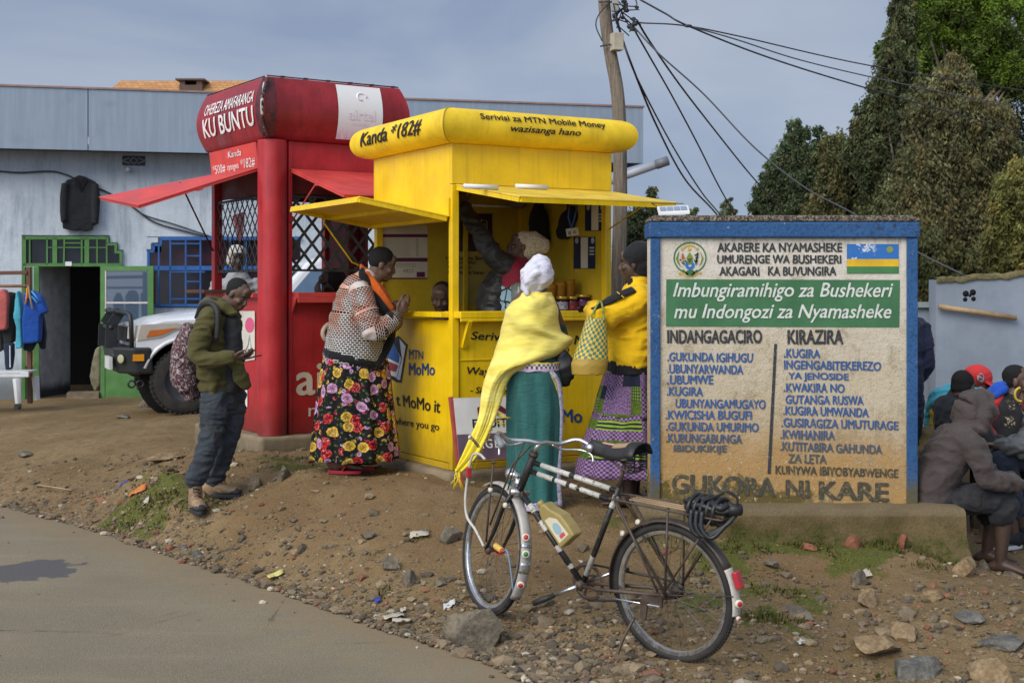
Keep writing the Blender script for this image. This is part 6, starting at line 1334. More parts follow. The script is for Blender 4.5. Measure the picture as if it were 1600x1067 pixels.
def bwheel(fn, cx, name='wheel', n_sp=36):
 c = fn(cx, 0, .355); ax = (fn(cx, 1, .355)-c).normalized(); u = (fn(cx+1, 0, .355)-c).normalized(); w_ = u.cross(ax).normalized()
 R_ = lambda r, a, o=0: c+u*(r*math.cos(a))+w_*(r*math.sin(a))+ax*o
 mb = MB(); N_ = 72
 mb.tube([R_(.334, 2*PI*k/N_) for k in range(N_)], [(.0215, .0215)]*N_, 12, closed=True, up=ax)
 for k in range(110):  # tread knobs
  a = 2*PI*k/110; d = (R_(1, a)-c); t_ = d.cross(ax)
  for s_ in (-1, 1): mb.bar(R_(.352, a, .008*s_), R_(.3575, a, .009*s_), .010, .012, t_)
 ty = obj('tyre', mb, rub, bike)
 mb = MB(); mb.lathe([(.318, -.016), (.300, -.014), (.294, -.006), (.294, .006), (.300, .014), (.318, .016), (.306, .0), (.318, -.016)], c, ax, 72, False); rm_ = obj('rim', mb, chrome, ty, sharp=40)
 mb = MB(); mb.lathe([(.008, -.055), (.024, -.045), (.026, -.03), (.014, -.026), (.014, .026), (.026, .03), (.024, .045), (.008, .055)], c, ax, 16); hb_ = obj('hub', mb, rust, ty)
 mb = MB()
 for k in range(n_sp):
  a = 2*PI*k/n_sp; s_ = 1 if k % 2 else -1; off = (.38 if (k//2) % 2 else -.38)
  mb.tube([R_(.024, a+off*2.2, .03*s_), R_(.297, a, .003*s_)], .00125, 4, False)
 obj('spokes', mb, flat('spoke steel', (.16, .14, .12), .35, metal=.7), ty); return c, ax, R_
rcx, rax, RR = bwheel(L, 0)
fcx, fax, FR = bwheel(lambda x, y, z: Fr(x, y, z+pitch*0), WB)
BB = (.56, 0, .285); ST = (.325, 0, .845); HT = (.895, 0, .918); HB = (.985, 0, .728)
def tube_part(name, pts, r, m, par=bike, n_=12): mb = MB(); mb.tube(pts, r, n_); return obj(name, mb, m, par)
BW = (.014, .014, .014); WWp = (.47, .45, .40)
p, q = L(*BB), L(*ST); tube_part('seat_tube', [p, q], .0155, bandmat('seat tube paint', p, q, [(.10, .30), (.80, .92)], BW, WWp))
p, q = L(.90, 0, .895), L(.335, 0, .822); tube_part('top_tube', [p, q], .0145, bandmat('upper top tube paint', p, q, [(.12, .46), (.52, .92)], BW, WWp))
p, q = L(.925, 0, .845), L(.352, 0, .765); tube_part('top_tube', [p, q], .0145, bandmat('lower top tube paint', p, q, [(.12, .30), (.33, .46), (.50, .58), (.62, .84)], BW, WWp))
p, q = L(*HB), L(*BB); tube_part('down_tube', [p, q], .0165, bandmat('down tube paint', p, q, [(.16, .24), (.34, .44), (.60, .66), (.80, .84)], BW, WWp))
tube_part('head_tube', [L(HT[0]-.01, 0, HT[2]+.02), L(HB[0]+.01, 0, HB[2]-.02)], .021, bk_)
for y in (.055, -.055):
 tube_part('chain_stay', [L(.54, y*.5, .285), L(.4, y, .30), L(0, y*1.1, .355)], .010, rust)
 tube_part('seat_stay', [L(.34, y*.4, .80), L(.30, y*.9, .74), L(0, y*1.1, .36)], .008, rust)
mb = MB(); mb.lathe([(.02, -.045), (.024, -.04), (.024, .04), (.02, .045)], L(*BB), rax, 16); obj('bottom_bracket', mb, rust, bike)
# fork
for y in (.052, -.052): tube_part('fork_blade', [Fr(1.0, y*.75, .70), Fr(1.05, y, .62), Fr(1.115, y, .47), Fr(WB, y, .357)], [.013, .013, .011, .008], bk_)
tube_part('fork_crown', [Fr(.985, -.055, .715), Fr(.985, .055, .715)], .017, chrome)
# headset, stem and bar
tube_part('stem', [Fr(.89, 0, .94), Fr(.845, 0, 1.005)], .014, chrome); tube_part('headset', [Fr(.892, 0, .93), Fr(.885, 0, .948)], .026, rust)
hbp = [Fr(*p) for p in [(.74, .30, 1.01), (.80, .285, 1.025), (.86, .24, 1.04), (.90, .16, 1.005), (.865, .06, 1.01), (.845, 0, 1.005), (.865, -.06, 1.01), (.90, -.16, 1.005), (.86, -.24, 1.04), (.80, -.285, 1.025), (.74, -.30, 1.01)]]
tube_part('handlebar', spline(hbp, 6), .0115, chrome)
for s_ in (1, -1):
 tube_part('grip', [Fr(.80, .286*s_, 1.025), Fr(.74, .30*s_, 1.01), Fr(.68, .312*s_, 0.99)], [.016, .017, .0175], blk_l if s_ < 0 else flat('grey grip', (.2, .21, .22), .5))
 tube_part('brake_lever', spline([Fr(.86, .09*s_, 1.0), Fr(.87, .16*s_, .98), Fr(.82, .25*s_, .99), Fr(.76, .285*s_, .975), Fr(.74, .29*s_, .935)], 5), .006, chrome)
tube_part('brake_rod', [Fr(.90, .05, 1.03), Fr(.97, .06, .86), Fr(1.02, .055, .72)], .004, rust)
tube_part('lamp_bracket', [Fr(.93, .0, .98), Fr(1.02, .045, .86), Fr(1.14, .07, .50)], .0055, rust)
tube_part('stay', [Fr(1.16, .09, .84), Fr(1.17, .075, .6), Fr(1.175, .06, .40)], .006, rust)
mb = MB(); mb.ell(Fr(1.16, .09, .845), (.016, .012, .008)); obj('stay_cap', mb, rust, bike)
# bell and lamp by the fork crown
mb = MB(); mb.lathe([(.004, .05), (.02, .045), (.034, .02), (.036, 0), (.02, -.02), (.014, -.05)], Fr(1.05, .02, .80), (Fr(1.3, .1, .80)-Fr(1.05, .02, .78)).normalized(), 18); obj('front_lamp', mb, chrome, bike)
mb = MB(); mb.lathe([(.03, -.02), (.034, 0), (.03, .02)], Fr(1.02, 0, .76), SAX*0+(Fr(1.02, 1, .76)-Fr(1.02, 0, .76)), 16); obj('crown_clamp', mb, chrome, bike)
# mudguards
def guard(R_, ax, a0, a1, r, w_, m, name='mudguard', n_=30, tw=.014):
 mb = MB(); g = []
 for k in range(n_+1):
  a = a0+(a1-a0)*k/n_; g.append([R_(r-tw, a, -w_), R_(r-.003, a, -w_*.7), R_(r+.002, a, 0), R_(r-.003, a, w_*.7), R_(r-tw, a, w_)])
 mb.sheet(g); return obj(name, mb, m, bike, solid=.0018)
def ang(R_, c, fn_pt): return 0
# wheel angle convention: 0 = forward, w = u x ax ; find sign of up
sgn = 1 if (RR(1, PI/2)-rcx).z > 0 else -1
up_a = lambda d: rad(d)*sgn     # degrees above forward
frusty = mat('stained pale mudguard', (.38, .35, .31), .45, .2, 9, .15, 60, .2, .4, dirt=.6, dcol=(.10, .07, .05), scr=(.62, (.10, .07, .05)))
guard(FR, fax, up_a(62), up_a(212), .378, .033, frusty)
guard(RR, rax, up_a(-12), up_a(150), .378, .033, mat('brown black mudguard', (.05, .038, .03), .4, .3, 9, .1, 60, .2, .5, dirt=.5, dcol=(.12, .085, .06)))
guard(RR, rax, up_a(150), up_a(186), .3795, .034, whp)
def reflector(c, nrm, r, m, name='reflector'):
 mb = MB(); mb.lathe([(r*1.25, 0), (r*1.3, .008), (r*1.02, .014)], c, nrm, 18); o_ = obj(name, mb, cream_, bike)
 mb = MB(); mb.lathe([(r, .010), (r*.7, .017), (.001, .019)], c, nrm, 18, False); obj('lens', mb, m, o_)
for d, m in ((158, redr), (171, grnr), (196, redr)):
 a = up_a(d); c = FR(.383, a, .012); reflector(c, ((c-fcx).normalized()+fax*.55).normalized(), .0165, m)
a = up_a(176); c = RR(.386, a, .012); reflector(c, ((c-rcx).normalized()+rax*.55).normalized(), .0165, redr)
a = up_a(187); c = RR(.384, a, .010); reflector(c, ((c-rcx).normalized()+rax*.4).normalized(), .009, redr)
c = RR(.385, up_a(160), .0); e_n = (c-rcx).normalized(); e_t = e_n.cross(rax); mb = MB(); mb.box(c, e_t, rax, e_n, (-.045, -.022, 0), (.04, .024, .03)); obj('tail_lamp', mb, redr, bike, bevel=.006)
for d in (118, 60, 42):
 c = RR(.383, up_a(d), .02); reflector(c, ((c-rcx).normalized()*.7+rax).normalized(), .0115, flat('milky lens', (.55, .5, .42), .3))
# steel bands on front mudguard
for d0, d1 in ((163, 166), (178, 187)): guard(FR, fax, up_a(d0), up_a(d1), .3805, .034, chrome, 'mudguard_band', 4)
# crash loop at the front with reflector and spring feeler
tube_part('crash_loop', spline([Fr(1.30, .07, .84), Fr(1.36, .085, .86), Fr(1.43, .09, .82), Fr(1.44, .09, .62), Fr(1.40, .085, .50), Fr(1.30, .07, .44), Fr(WB+.01, .06, .37)], 6), .0075, whp)
c = Fr(1.44, .09, .74); mb = MB(); mb.box(c, (Fr(2, 0, 0)-Fr(1, 0, 0)).normalized(), fax, UZ, (-.012, -.016, -.03), (.012, .016, .03)); obj('side_reflector', mb, redr, bike, bevel=.006)
c0 = Fr(1.36, .09, .90); c1 = Fr(1.43, .10, .935); mb = MB(); mb.tube([c0.lerp(c1, k/60)+V((math.cos(k*1.3)*.008, 0, math.sin(k*1.3)*.008)) for k in range(61)], .0018, 4); obj('spring_feeler', mb, rust, bike)
mb = MB(); mb.lathe([(.012, 0), (.015, .006), (.012, .012)], Fr(1.45, .10, .94), hx_, 12); obj('feeler_knob', mb, cream_, bike)
for x, z in ((1.17, .69), (.98, .64)):
 mb = MB(); mb.lathe([(.010, 0), (.017, .006), (.012, .02)], Fr(x, .07, z), fax, 12); obj('knob', mb, cream_, bike)
# yellow plug with red tip and blue wire tied on the spokes
c = FR(.15, up_a(165), .05); d = (Fr(0, 0, 0)-Fr(1, 0, .12)).normalized()
mb = MB(); mb.lathe([(.014, -.045), (.019, -.035), (.017, -.02), (.019, -.005), (.017, .012), (.018, .03), (.012, .035)], c, d, 14); yp_ = obj('yellow_plug', mb, flat('yellow plastic', (.62, .40, .08), .4), bike)
mb = MB(); mb.lathe([(.012, .035), (.013, .05), (.006, .055)], c, d, 12); obj('plug_tip', mb, flat('red plastic', (.5, .03, .02), .4), yp_)
mb = MB(); mb.tube(spline([c+d*.05, c+d*.11+UZ*.01, FR(.36, up_a(207), .02)], 5), .005, 6); obj('wire', mb, flat('blue grey wire', (.15, .22, .3), .5), yp_)
mb = MB(); mb.tube(spline([c+d*.045, c+d*.0-UZ*.035, c-d*.06-UZ*.04], 5), .004, 6); obj('wire', mb, flat('red plastic', (.5, .03, .02), .4), yp_)
# drive train
cc = L(BB[0], -.05, BB[2]); mb = MB()
mb.tube([cc+(hx_*math.cos(a)+zv*math.sin(a))*.092 for a in np.linspace(0, 2*PI, 45)[:-1]], [(.004, .010)]*44, 6, closed=True, up=rax)
for k in range(44): a = 2*PI*k/44; d = hx_*math.cos(a)+zv*math.sin(a); mb.bar(cc+d*.094, cc+d*.104, .006, .004, rax)
for k in range(5): a = 2*PI*k/5; d = hx_*math.cos(a)+zv*math.sin(a); mb.bar(cc+d*.02, cc+d*.09, .016, .004, rax)
obj('chainring', mb, rust, bike)
mb = MB(); rcc = L(0, -.05, .355); up_l = [L(0, -.05, .355+.04), L(BB[0], -.05, BB[2]+.1)]; lo_l = [L(BB[0], -.05, BB[2]-.1), L(.28, -.05, .24), L(0, -.05, .355-.04)]
mb.tube(up_l, .006, 6); mb.tube(spline(lo_l, 8), .006, 6); mb.lathe([(.04, -.003), (.04, .003)], rcc, rax, 16); obj('chain', mb, bk_, bike)
cd = (hx_*.82-zv*.42).normalized()
def pedal(end, side, name='pedal'):
 mb = MB(); mb.box(end, hx_, rax, zv, (-.04, .015 if side > 0 else -.10, -.012), (.04, .10 if side > 0 else -.015, .012)); return obj(name, mb, blk_l, bike, bevel=.006)
e1_ = L(BB[0], .06, BB[2])+cd*.17; tube_part('crank', [L(BB[0], .055, BB[2]), e1_], [.012, .009], chrome);
mb = MB(); mb.tube([e1_+cd*(-.01), e1_+cd*.04+yv*.03, e1_+cd*.10+yv*.06], [.012, .017, .015], 10); obj('pedal', mb, blk_l, bike)
e2_ = L(BB[0], -.06, BB[2])-cd*.17; tube_part('crank', [L(BB[0], -.055, BB[2]), e2_], [.012, .009], chrome); pedal(e2_, -1)
# kick stand and axle plate
mb = MB(); mb.box(L(.06, .075, .31), hx_, yv, zv, (-.05, -.006, -.015), (.07, .006, .03)); mb.prism([(-.02, -.02), (.025, -.02), (.02, -.10), (.0, -.12), (-.01, -.10)], L(.11, .085, .33), hx_, zv, -.006, .006); obj('stand_plate', mb, rust, bike)
ks = L(.16, .10, .22); ke = ks+V((0, 0, 0)); ke = L(.20, .22, .01); tube_part('kick_stand', spline([ks, ks.lerp(ke, .5)+hx_*.01, ke, ke+yv*.02+hx_*.0-zv*.012], 5), .008, rust)
tube_part('tie_rod', [L(.40, .075, .275), L(.02, .085, .30)], .005, chrome)
# saddle
sp_ = L(.295, 0, .905); tube_part('seat_post', [L(.325, 0, .845), L(.29, 0, .98)], .011, rust)
mb = MB(); g = []
for k in range(13):
 t = k/12; x = .50-.30*t; w_ = .026+.066*max(0, (t-.30)/.7)**1.1; z = 1.05-.022*math.sin(PI*min(1, t*1.1))+.018*t
 if t < .12: w_ *= .6+t*3.3
 row = []
 for j in range(9):
  a = PI*(j/8-.5); row.append(L(x+(-.018 if (k == 12) else 0), math.sin(a)*w_, z+.022*(math.cos(a)**.6 if math.cos(a) > 0 else 0)-.045*(abs(math.sin(a))**4)))
 g.append(row)
mb.sheet(g); sad = obj('saddle', mb, blk_l, bike, solid=.006)
mb = MB(); g2 = [[p+zv*.006 for p in r[1:6]] for r in g[3:8]]; mb.sheet(g2); obj('pink_patch', mb, cloth('pink rag', (.55, .25, .24)), sad, solid=.004)
mb = MB(); g2 = [[p+zv*.007 for p in r[2:7]] for r in g[6:11]]; mb.sheet(g2); obj('foam_patch', mb, cloth('torn tan foam', (.30, .2, .12)), sad, solid=.005)
for y in (.055, -.055):
 mb = MB(); b_ = L(.215, y, .945); t_ = L(.215, y, 1.04); mb.tube([b_.lerp(t_, k/80)+hx_*(.021*math.cos(k*.63))+yv*(.021*math.sin(k*.63)) for k in range(81)], .0035, 5); obj('spring', mb, bk_, sad)
tube_part('saddle_rail', [L(.215, .055, .945), L(.30, .03, .955), L(.44, .015, 1.03)], .005, rust, sad); tube_part('saddle_rail', [L(.215, -.055, .945), L(.30, -.03, .955), L(.44, -.015, 1.03)], .005, rust, sad)
tube_part('saddle_rail', [L(.215, -.06, .943), L(.215, .06, .943)], .006, rust, sad)
mb = MB(); mb.lathe([(.02, -.02), (.024, 0), (.02, .02)], L(.495, .02, 1.03), rax, 14); obj('saddle_coil', mb, chrome, sad)
# rear rack
rz_ = .795
tube_part('rack_frame', spline([L(.36, .03, .79), L(.30, .065, rz_), L(-.1, .075, rz_), L(-.30, .075, rz_), L(-.32, .04, rz_), L(-.32, -.04, rz_), L(-.30, -.075, rz_), L(-.1, -.075, rz_), L(.30, -.065, rz_), L(.36, -.03, .79)], 4), .006, rust)
for y in (.03, 0, -.03): tube_part('rack_slat', [L(.24, y, rz_+.004), L(-.31, y, rz_+.004)], .0055, mat('rack wood', (.26, .18, .10), .7))
for x in (.22, .0, -.25): tube_part('rack_bar', [L(x, -.075, rz_), L(x, .075, rz_)], .005, rust)
for y in (.085, -.085):
 tube_part('rack_stay', [L(-.02, y*.9, rz_), L(-.01, y, .36)], .006, rust); tube_part('rack_stay', [L(-.27, y*.9, rz_), L(-.0, y, .37)], .0055, rust); tube_part('rack_stay', [L(.30, y*.75, rz_), L(.03, y, .37)], .006, rust)
tube_part('guard_stay', [RR(.37, up_a(120), -.04), L(0, -.06, .355)], .0035, rust); tube_part('guard_stay', [RR(.375, up_a(170), .035), L(0, .07, .36)], .003, rust)
# inner tube bundle lashed on the rack
btm = flat('black inner tube', (.02, .02, .021), .35); mb = MB(); rr = random.Random(2)
for k in range(9):
 y0 = rr.uniform(-.05, .05); z_ = rz_+.012+rr.uniform(0, .045)
 mb.tube(spline([L(-.10+rr.uniform(-.03, .02), y0, z_-.01), L(-.20, y0+rr.uniform(-.03, .03), z_+.02), L(-.30, y0+rr.uniform(-.02, .02), z_), L(-.34+rr.uniform(-.03, .03), y0*.6, z_+.01)], 5), rr.uniform(.012, .018), 8)
for k in range(5):
 x = -.14-.035*k; mb.tube([L(x+.02*math.cos(a)*.3, .075*math.cos(a), rz_+.02+.065*math.sin(a)) for a in np.linspace(0, 2*PI, 17)[:-1]], .011, 7, closed=True)
for k in range(3): mb.tube(spline([L(-.16-k*.03, .08, rz_+.03), L(-.17-k*.03, .10, rz_-.05), L(-.22-k*.03, .09, rz_-.09), L(-.33, .05, rz_-.03), L(-.36, .0, rz_+.02)], 5), .012, 8)
mb.tube(spline([L(-.2, .05, rz_+.07), L(-.30, .05, rz_+.12), L(-.33, .04, rz_+.14), L(-.375, .02, rz_+.11), L(-.375, .02, rz_+.05)], 6), .006, 6)
mb.tube([L(-.31, .01, rz_+.035), L(-.385, .0, rz_+.05)], [.032, .03], 12)
bun = thing('inner_tube_bundle', mb, btm, 'coiled black inner tube lashed on the back of the bicycle rack', 'rubber tube', origin=L(-.25, 0, rz_))
# oil bottle on the down tube
q0 = L(.80, .0, .60); dv = (L(*HB)-L(*BB)).normalized(); nv = dv.cross(yv).normalized(); nv = nv if nv.dot(hx_) < 0 else -nv
ol = mat('olive gold plastic', (.30, .225, .08), .35, .1, 5, .05, 30); q0 = L(.755, .02, .535)+nv*.022
pr = [(-.11, .0), (.075, .0), (.11, .012), (.135, .03), (.14, .055), (.13, .075), (.09, .085), (.02, .125), (-.05, .13), (-.11, .125)]
mb = MB(); mb.prism(pr, q0-yv*.0, dv, nv, -.04, .045); bot = thing('oil_bottle', mb, ol, 'olive gold oil bottle with paper label wedged behind the bicycle down tube', 'bottle', origin=q0, bevel=.012, seg=3)
sd_ = dv.cross(nv); sd_ = sd_ if sd_.dot(yv) > 0 else -sd_; off_ = .0455 if dv.cross(nv).dot(yv) > 0 else .0405
mb = MB(); f_ = lambda u, v, o=.001: q0+dv*u+nv*v+sd_*(off_+o); poly(mb, [f_(-.085, .02), f_(.06, .02), f_(.055, .06), f_(.02, .095), (f_(-.085, .105))]); lb_ = obj('bottle_label', mb, flat('cream label', (.58, .53, .38), .5), bot)
mb = MB(); mb.add([f_(-.02+.035*math.cos(a), .06+.026*math.sin(a), .002) for a in np.linspace(0, 2*PI, 18)[:-1]], [tuple(range(17))]); obj('label_disc', mb, flat('blue grey print', (.25, .38, .42)), lb_)
mb = MB(); poly(mb, [f_(-.075, .045, .0022), f_(-.055, .045, .0022), f_(-.055, .085, .0022), f_(-.075, .085, .0022)]); obj('label_band', mb, flat('red print', (.5, .06, .08)), lb_)
mb = MB(); mb.lathe([(.02, 0), (.02, .03), (.017, .032)], q0+dv*.135+nv*.03, dv, 14); obj('cap', mb, ol, bot)
# ------------------------------------------------------------- people
def skin_mat(name, c):
 n = NT(name); co = n.co(); a = n.noise(co, 9, 4, .6); f = n.noise(co, 160, 3, .6)
 return n.out(n.mix(n.ramp(a, .3, .7), sc3(c, .82), sc3(c, 1.15)), .48, n.bump(f, .12, .002), 0, .4)
SK = skin_mat('dark skin', (.098, .055, .036)); SK2 = skin_mat('deep brown skin', (.062, .036, .026)); SK3 = skin_mat('warm brown skin', (.120, .066, .042))
def hair_mat(name='cropped black hair', c=(.009, .008, .008)):
 n = NT(name); co = n.co(); f = n.noise(co, 190, 3, .7); return n.out(n.mix(f, c, sc3(c, 2.4)), .85, n.bump(f, .7, .006), 0, .2)
HA = hair_mat()
def frame3(f, u=(0, 0, 1)):
 f = V(f).normalized(); u = V(u); u = (u-f*u.dot(f)).normalized(); l = u.cross(f); return Matrix((f, l, u)).transposed()
class Blob(MB):
 def limb(s, pts, rs, up=None, n=14, k=4):
  """smooth tapered limb with rounded ends"""
  m = len(pts); sp_ = spline(pts, k); R_ = []
  for i in range(len(sp_)):
   t = i/k; a = min(int(t), m-2); w_ = t-a; r0 = rs[a]; r1 = rs[a+1]
   if hasattr(r0, '__len__'): R_.append((r0[0]*(1-w_)+r1[0]*w_, r0[1]*(1-w_)+r1[1]*w_))
   else: R_.append((r0*(1-w_)+r1*w_,)*2)
  d0 = (sp_[0]-sp_[1]).normalized(); d1 = (sp_[-1]-sp_[-2]).normalized(); e0 = min(R_[0]); e1 = min(R_[-1])
  A = [sp_[0]+d0*e0*q for q in (.95, .7)]; Bq = [sp_[-1]+d1*e1*q for q in (.7, .95)]
  RA = [(R_[0][0]*q, R_[0][1]*q) for q in (.3, .72)]; RB = [(R_[-1][0]*q, R_[-1][1]*q) for q in (.72, .3)]
  return s.tube(A+sp_+Bq, RA+R_+RB, n, up=up)
 def head(s, c, f, u=(0, 0, 1), k=1.0, jaw=1.0, child=False):
  M = frame3(f, u); c = V(c); s.hM = M; s.hc = c; s.hk = k
  E = lambda o, r: s.ell(c+M@(V(o)*k), V(r)*k, M, 18, 12)
  E((-.012, 0, .035), (.098, .078, .088)); E((.022, 0, -.03), (.066, .062*jaw, .088)); E((.055, 0, -.088), (.032, .034*jaw, .026)); E((.03, 0, -.06), (.05, .055*jaw, .045))
  E((.075, 0, .032), (.018, .052, .013)); E((.066, 0, .06), (.026, .05, .04))
  for y in (-1, 1):
   E((.062, .040*y, -.022), (.024, .024, .022)); E((-.008, .079*y, -.008), (.020, .009, .032)); E((.090, .014*y, -.036), (.014, .011, .010))
  s.tube([c+M@(V(q)*k) for q in ((.080, 0, .02), (.094, 0, -.008), (.106, 0, -.032))], [.010*k, .013*k, .015*k], 10)
  E((.086, 0, -.058), (.016, .027, .0085)); E((.083, 0, -.073), (.016, .024, .0085))
  s.tube([c+M@(V((-.03, 0, -.02))*k), c+M@(V((-.025, 0, -.08))*k)], [.06*k, .058*k], 12)
  return M
 def hand(s, w_, d, n_, side=1, curl=.5, k=1.0, thumb=.6, spread=0):
  """palm, four fingers, thumb; d finger direction, n_ palm-facing direction"""
  w_ = V(w_); d = V(d).normalized(); n_ = V(n_); n_ = (n_-d*n_.dot(d)).normalized(); l = n_.cross(d)*side
  s.tube([w_-d*.02*k, w_+d*.02*k, w_+d*.055*k, w_+d*.09*k], [(.016*k, .026*k), (.017*k, .034*k), (.016*k, .040*k), (.012*k, .040*k)], 12, up=n_)
  for i, (o, L_) in enumerate(((.031, .072), (.011, .082), (-.010, .076), (-.030, .060))):
   p = w_+d*(.084-.006*abs(i-1.2))*k+l*o*k; a = .15; pts = [p-d*.02*k, p]
   for j, fr_ in enumerate((.45, .32, .25)):
    a += curl*(.75 if j == 0 else .95)*(1+.12*i); q = d*math.cos(a)+n_*math.sin(a)+l*(o*spread*6)
    pts.append(pts[-1]+q.normalized()*L_*fr_*k)
   s.tube(pts, [.0095*k, .0095*k, .009*k, .0082*k, .0065*k], 8)
  p = w_+d*.025*k+l*.03*k; q1 = p+(d*.55+l*.65+n_*.25*thumb).normalized()*.04*k; q2 = q1+(d*.8+l*.15+n_*.5*thumb).normalized()*.032*k; q3 = q2+(d*.85-l*.1*thumb+n_*.6*thumb).normalized()*.022*k
  s.tube([p-d*.01*k, p, q1, q2, q3], [.014*k, .014*k, .0115*k, .0105*k, .008*k], 8)
 def foot(s, ank, d, g, L_=.245, r=.036):
  """bare foot: ankle point, toe direction, ground height"""
  a = V(ank); d = V(d); d.z = 0; d.normalized(); d = d.normalized(); z = g
  h = V((a.x, a.y, z+.03))-d*.055; t = V((a.x, a.y, z+.018))+d*(L_-.06)
  s.limb([h+UZ*.004, V((a.x, a.y, z+.045)), V((a.x, a.y, z+.034))+d*.08, t-d*.04, t], [(.032, .032), (.045, .034), (.034, .040), (.020, .044), (.014, .036)], up=UZ); s.limb([a, V((a.x, a.y, z+.05))], [r, r])
  l = UZ.cross(d)
  for i in range(5): o = (i-2)*.017; s.tube([t+l*o-d*(.015), t+l*o+d*(.022-.004*abs(i-1))-UZ*.006], [.011-.001*i, .008-.0007*i], 8)
PEOPLE = 0
def person(label, base, group=None): return empty('person', V(base), label, 'person', group)
def body(b, par, m=None, vox=.007, sm=3): return obj('body', remesh(b, vox, sm), m or SK, par)
def hair_cap(b, par, m=None, grow=.010, back=.012, low=.0, vox=.008, name='hair'):
 c, M, k = b.hc, b.hM, b.hk; h = Blob(); E = lambda o, r: h.ell(c+M@(V(o)*k), V(r)*k, M, 20, 14)
 E((-.012-back, 0, .043), (.094+grow*.7, .078+grow*.6, .082+grow)); E((-.045, 0, .0+low), (.062+grow*.4, .073+grow*.6, .07))
 me = remesh(h, vox, 2); wrinkle(me, .0025, (60, 60, 60), False); return obj(name, me, m or HA, par)
EYEW = flat('eye white', (.26, .22, .19), .3); EYED = flat('dark iris', (.008, .006, .005), .15)
def eyes(b, par, lid=.5):
 c, M, k = b.hc, b.hM, b.hk
 for y in (1, -1):
  mb = MB(); p = c+M@(V((.0685, .031*y, .006))*k); mb.ell(p, V((.009, .0125, .0085*lid))*k, M, 12, 8); e_ = obj('eye', mb, EYEW, par)
  mb = MB(); mb.ell(p+M@(V((.0055, 0, -.001))*k), V((.0045, .0062, .0078*lid))*k, M, 10, 6); obj('iris', mb, EYED, e_)
  mb = MB(); mb.tube([c+M@(V((.083, .016*y, .033))*k), c+M@(V((.083, .034*y, .038))*k), c+M@(V((.074, .050*y, .032))*k)], .0035*k, 6); obj('eyebrow', mb, HA, par)
def wear(name, b, m, par, vox=.010, sm=3, wr=.007, sc_=(7, 7, 13), seed=0, ridge=True, uvax=None, vs2=None):
 me = remesh(b, vox, sm)
 wr *= 1.35
 if wr: wrinkle(me, wr, sc_, ridge, seed); wrinkle(me, wr*.45, tuple(x*2.3 for x in sc_), False, seed+5)
 if uvax: cyl_uv(me, uvax)
 return obj(name, me, m, par)
def cyl_uv(me, axes):
 """axes: list of (polyline points, reference direction, radius): unwraps each vertex round the nearest axis, metres"""
 co = getco(me).astype(float); best = np.full(len(co), 1e9); uv = np.zeros((len(co), 2)); off = 0
 for pts, ref, R_ in axes:
  pts = [np.array(p) for p in pts]; s0 = 0; ref = np.array(V(ref))
  for a, b in zip(pts, pts[1:]):
   d = b-a; L_ = np.linalg.norm(d); d = d/L_; r = co-a; t = np.clip(r@d, 0, L_); q = r-t[:, None]*d; dist = np.linalg.norm(q, axis=1)/R_
   x = ref-d*(ref@d); x /= np.linalg.norm(x); y = np.cross(d, x); an = np.arctan2(q@y, q@x)
   k = dist < best; best[k] = dist[k]; uv[k, 0] = an[k]*R_+off; uv[k, 1] = (s0+t)[k]; s0 += L_
  off += 5
 set_uv(me, uv)
def shoe(par, ank, d, g, L_=.29, up_m=None, sole_m=None, hi=.13, w_=.048, name='boot', cap=None):
 a = V(ank); d = V(d); d.z = 0; d.normalize(); l = UZ.cross(d); z = g
 b = Blob(); h = V((a.x, a.y, z)) - d*.065; t = V((a.x, a.y, z))+d*(L_-.095)
 b.limb([h+UZ*.06, V((a.x, a.y, z+.07)), V((a.x, a.y, z+.062))+d*.08, t-d*.05+UZ*.05, t+UZ*.042], [(.045, .036), (.05, w_*.9), (.042, w_), (.034, w_*1.03), (.022, w_*.85)], up=UZ)
 b.limb([V((a.x, a.y, z+.05))-d*.01, V((a.x, a.y, z+hi))-d*.005, a], [.052, .05, .046])
 o = wear(name, b, up_m, par, .008, 2, .002, (16, 16, 16))
 pl = []
 for k in range(24):
  an = 2*PI*k/24; x = math.cos(an); y = math.sin(an); pl.append(((x*.5+.5)*L_*1.03-.075, y*w_*(1.08-.12*(x < -.3))*(abs(math.cos(an*.5))*.12+.95)))
 mb = MB(); mb.prism(pl, V((a.x, a.y, z-.004)), d, l, .0, .028); obj('sole', mb, sole_m, o, bevel=.004)
 if cap:
  b = Blob(); b.limb([t-d*.045+UZ*.045, t+UZ*.04], [(.036, w_*1.06), (.026, w_*.92)], up=UZ); obj('toe_cap', remesh(b, .008, 2), cap, o)
 return o
def lace(par, pts, r, m, name='lace'): mb = MB(); mb.tube(pts, r, 5); return obj(name, mb, m, par)
def gz(p): return zg(p.x, p.y)
# ================= man with phone
Zm = lambda x, y, Y=10.0: P(260+x/2.542, 400+y/2.542, Y+.5)
q = Zm(190, 990); mg = V((q.x, q.y, gz(q)))
man = person('man in olive jacket and jeans by the red kiosk, looking down at his phone', mg)
b = Blob(); M = b.head(Zm(283, 156, 9.97), (.74, -.34, -.52), (.5, -.1, .8), .98)
b.limb([Zm(262, 190, 9.98), Zm(232, 215, 10)], [.055, .062])
tor = [Zm(228, 212), Zm(215, 245), Zm(208, 320), Zm(214, 430), Zm(224, 530)]; fm = V((.90, -.43, 0))
b.limb(tor, [(.06, .09), (.10, .17), (.115, .175), (.11, .16), (.115, .16)], up=fm, n=20)
b.limb([Zm(178, 250, 9.82), Zm(124, 385, 9.72), Zm(262, 402, 9.66)], [.055, .045, .03]); b.limb([Zm(258, 250, 10.16), Zm(262, 380, 10.14), Zm(296, 398, 9.88)], [.055, .045, .03])
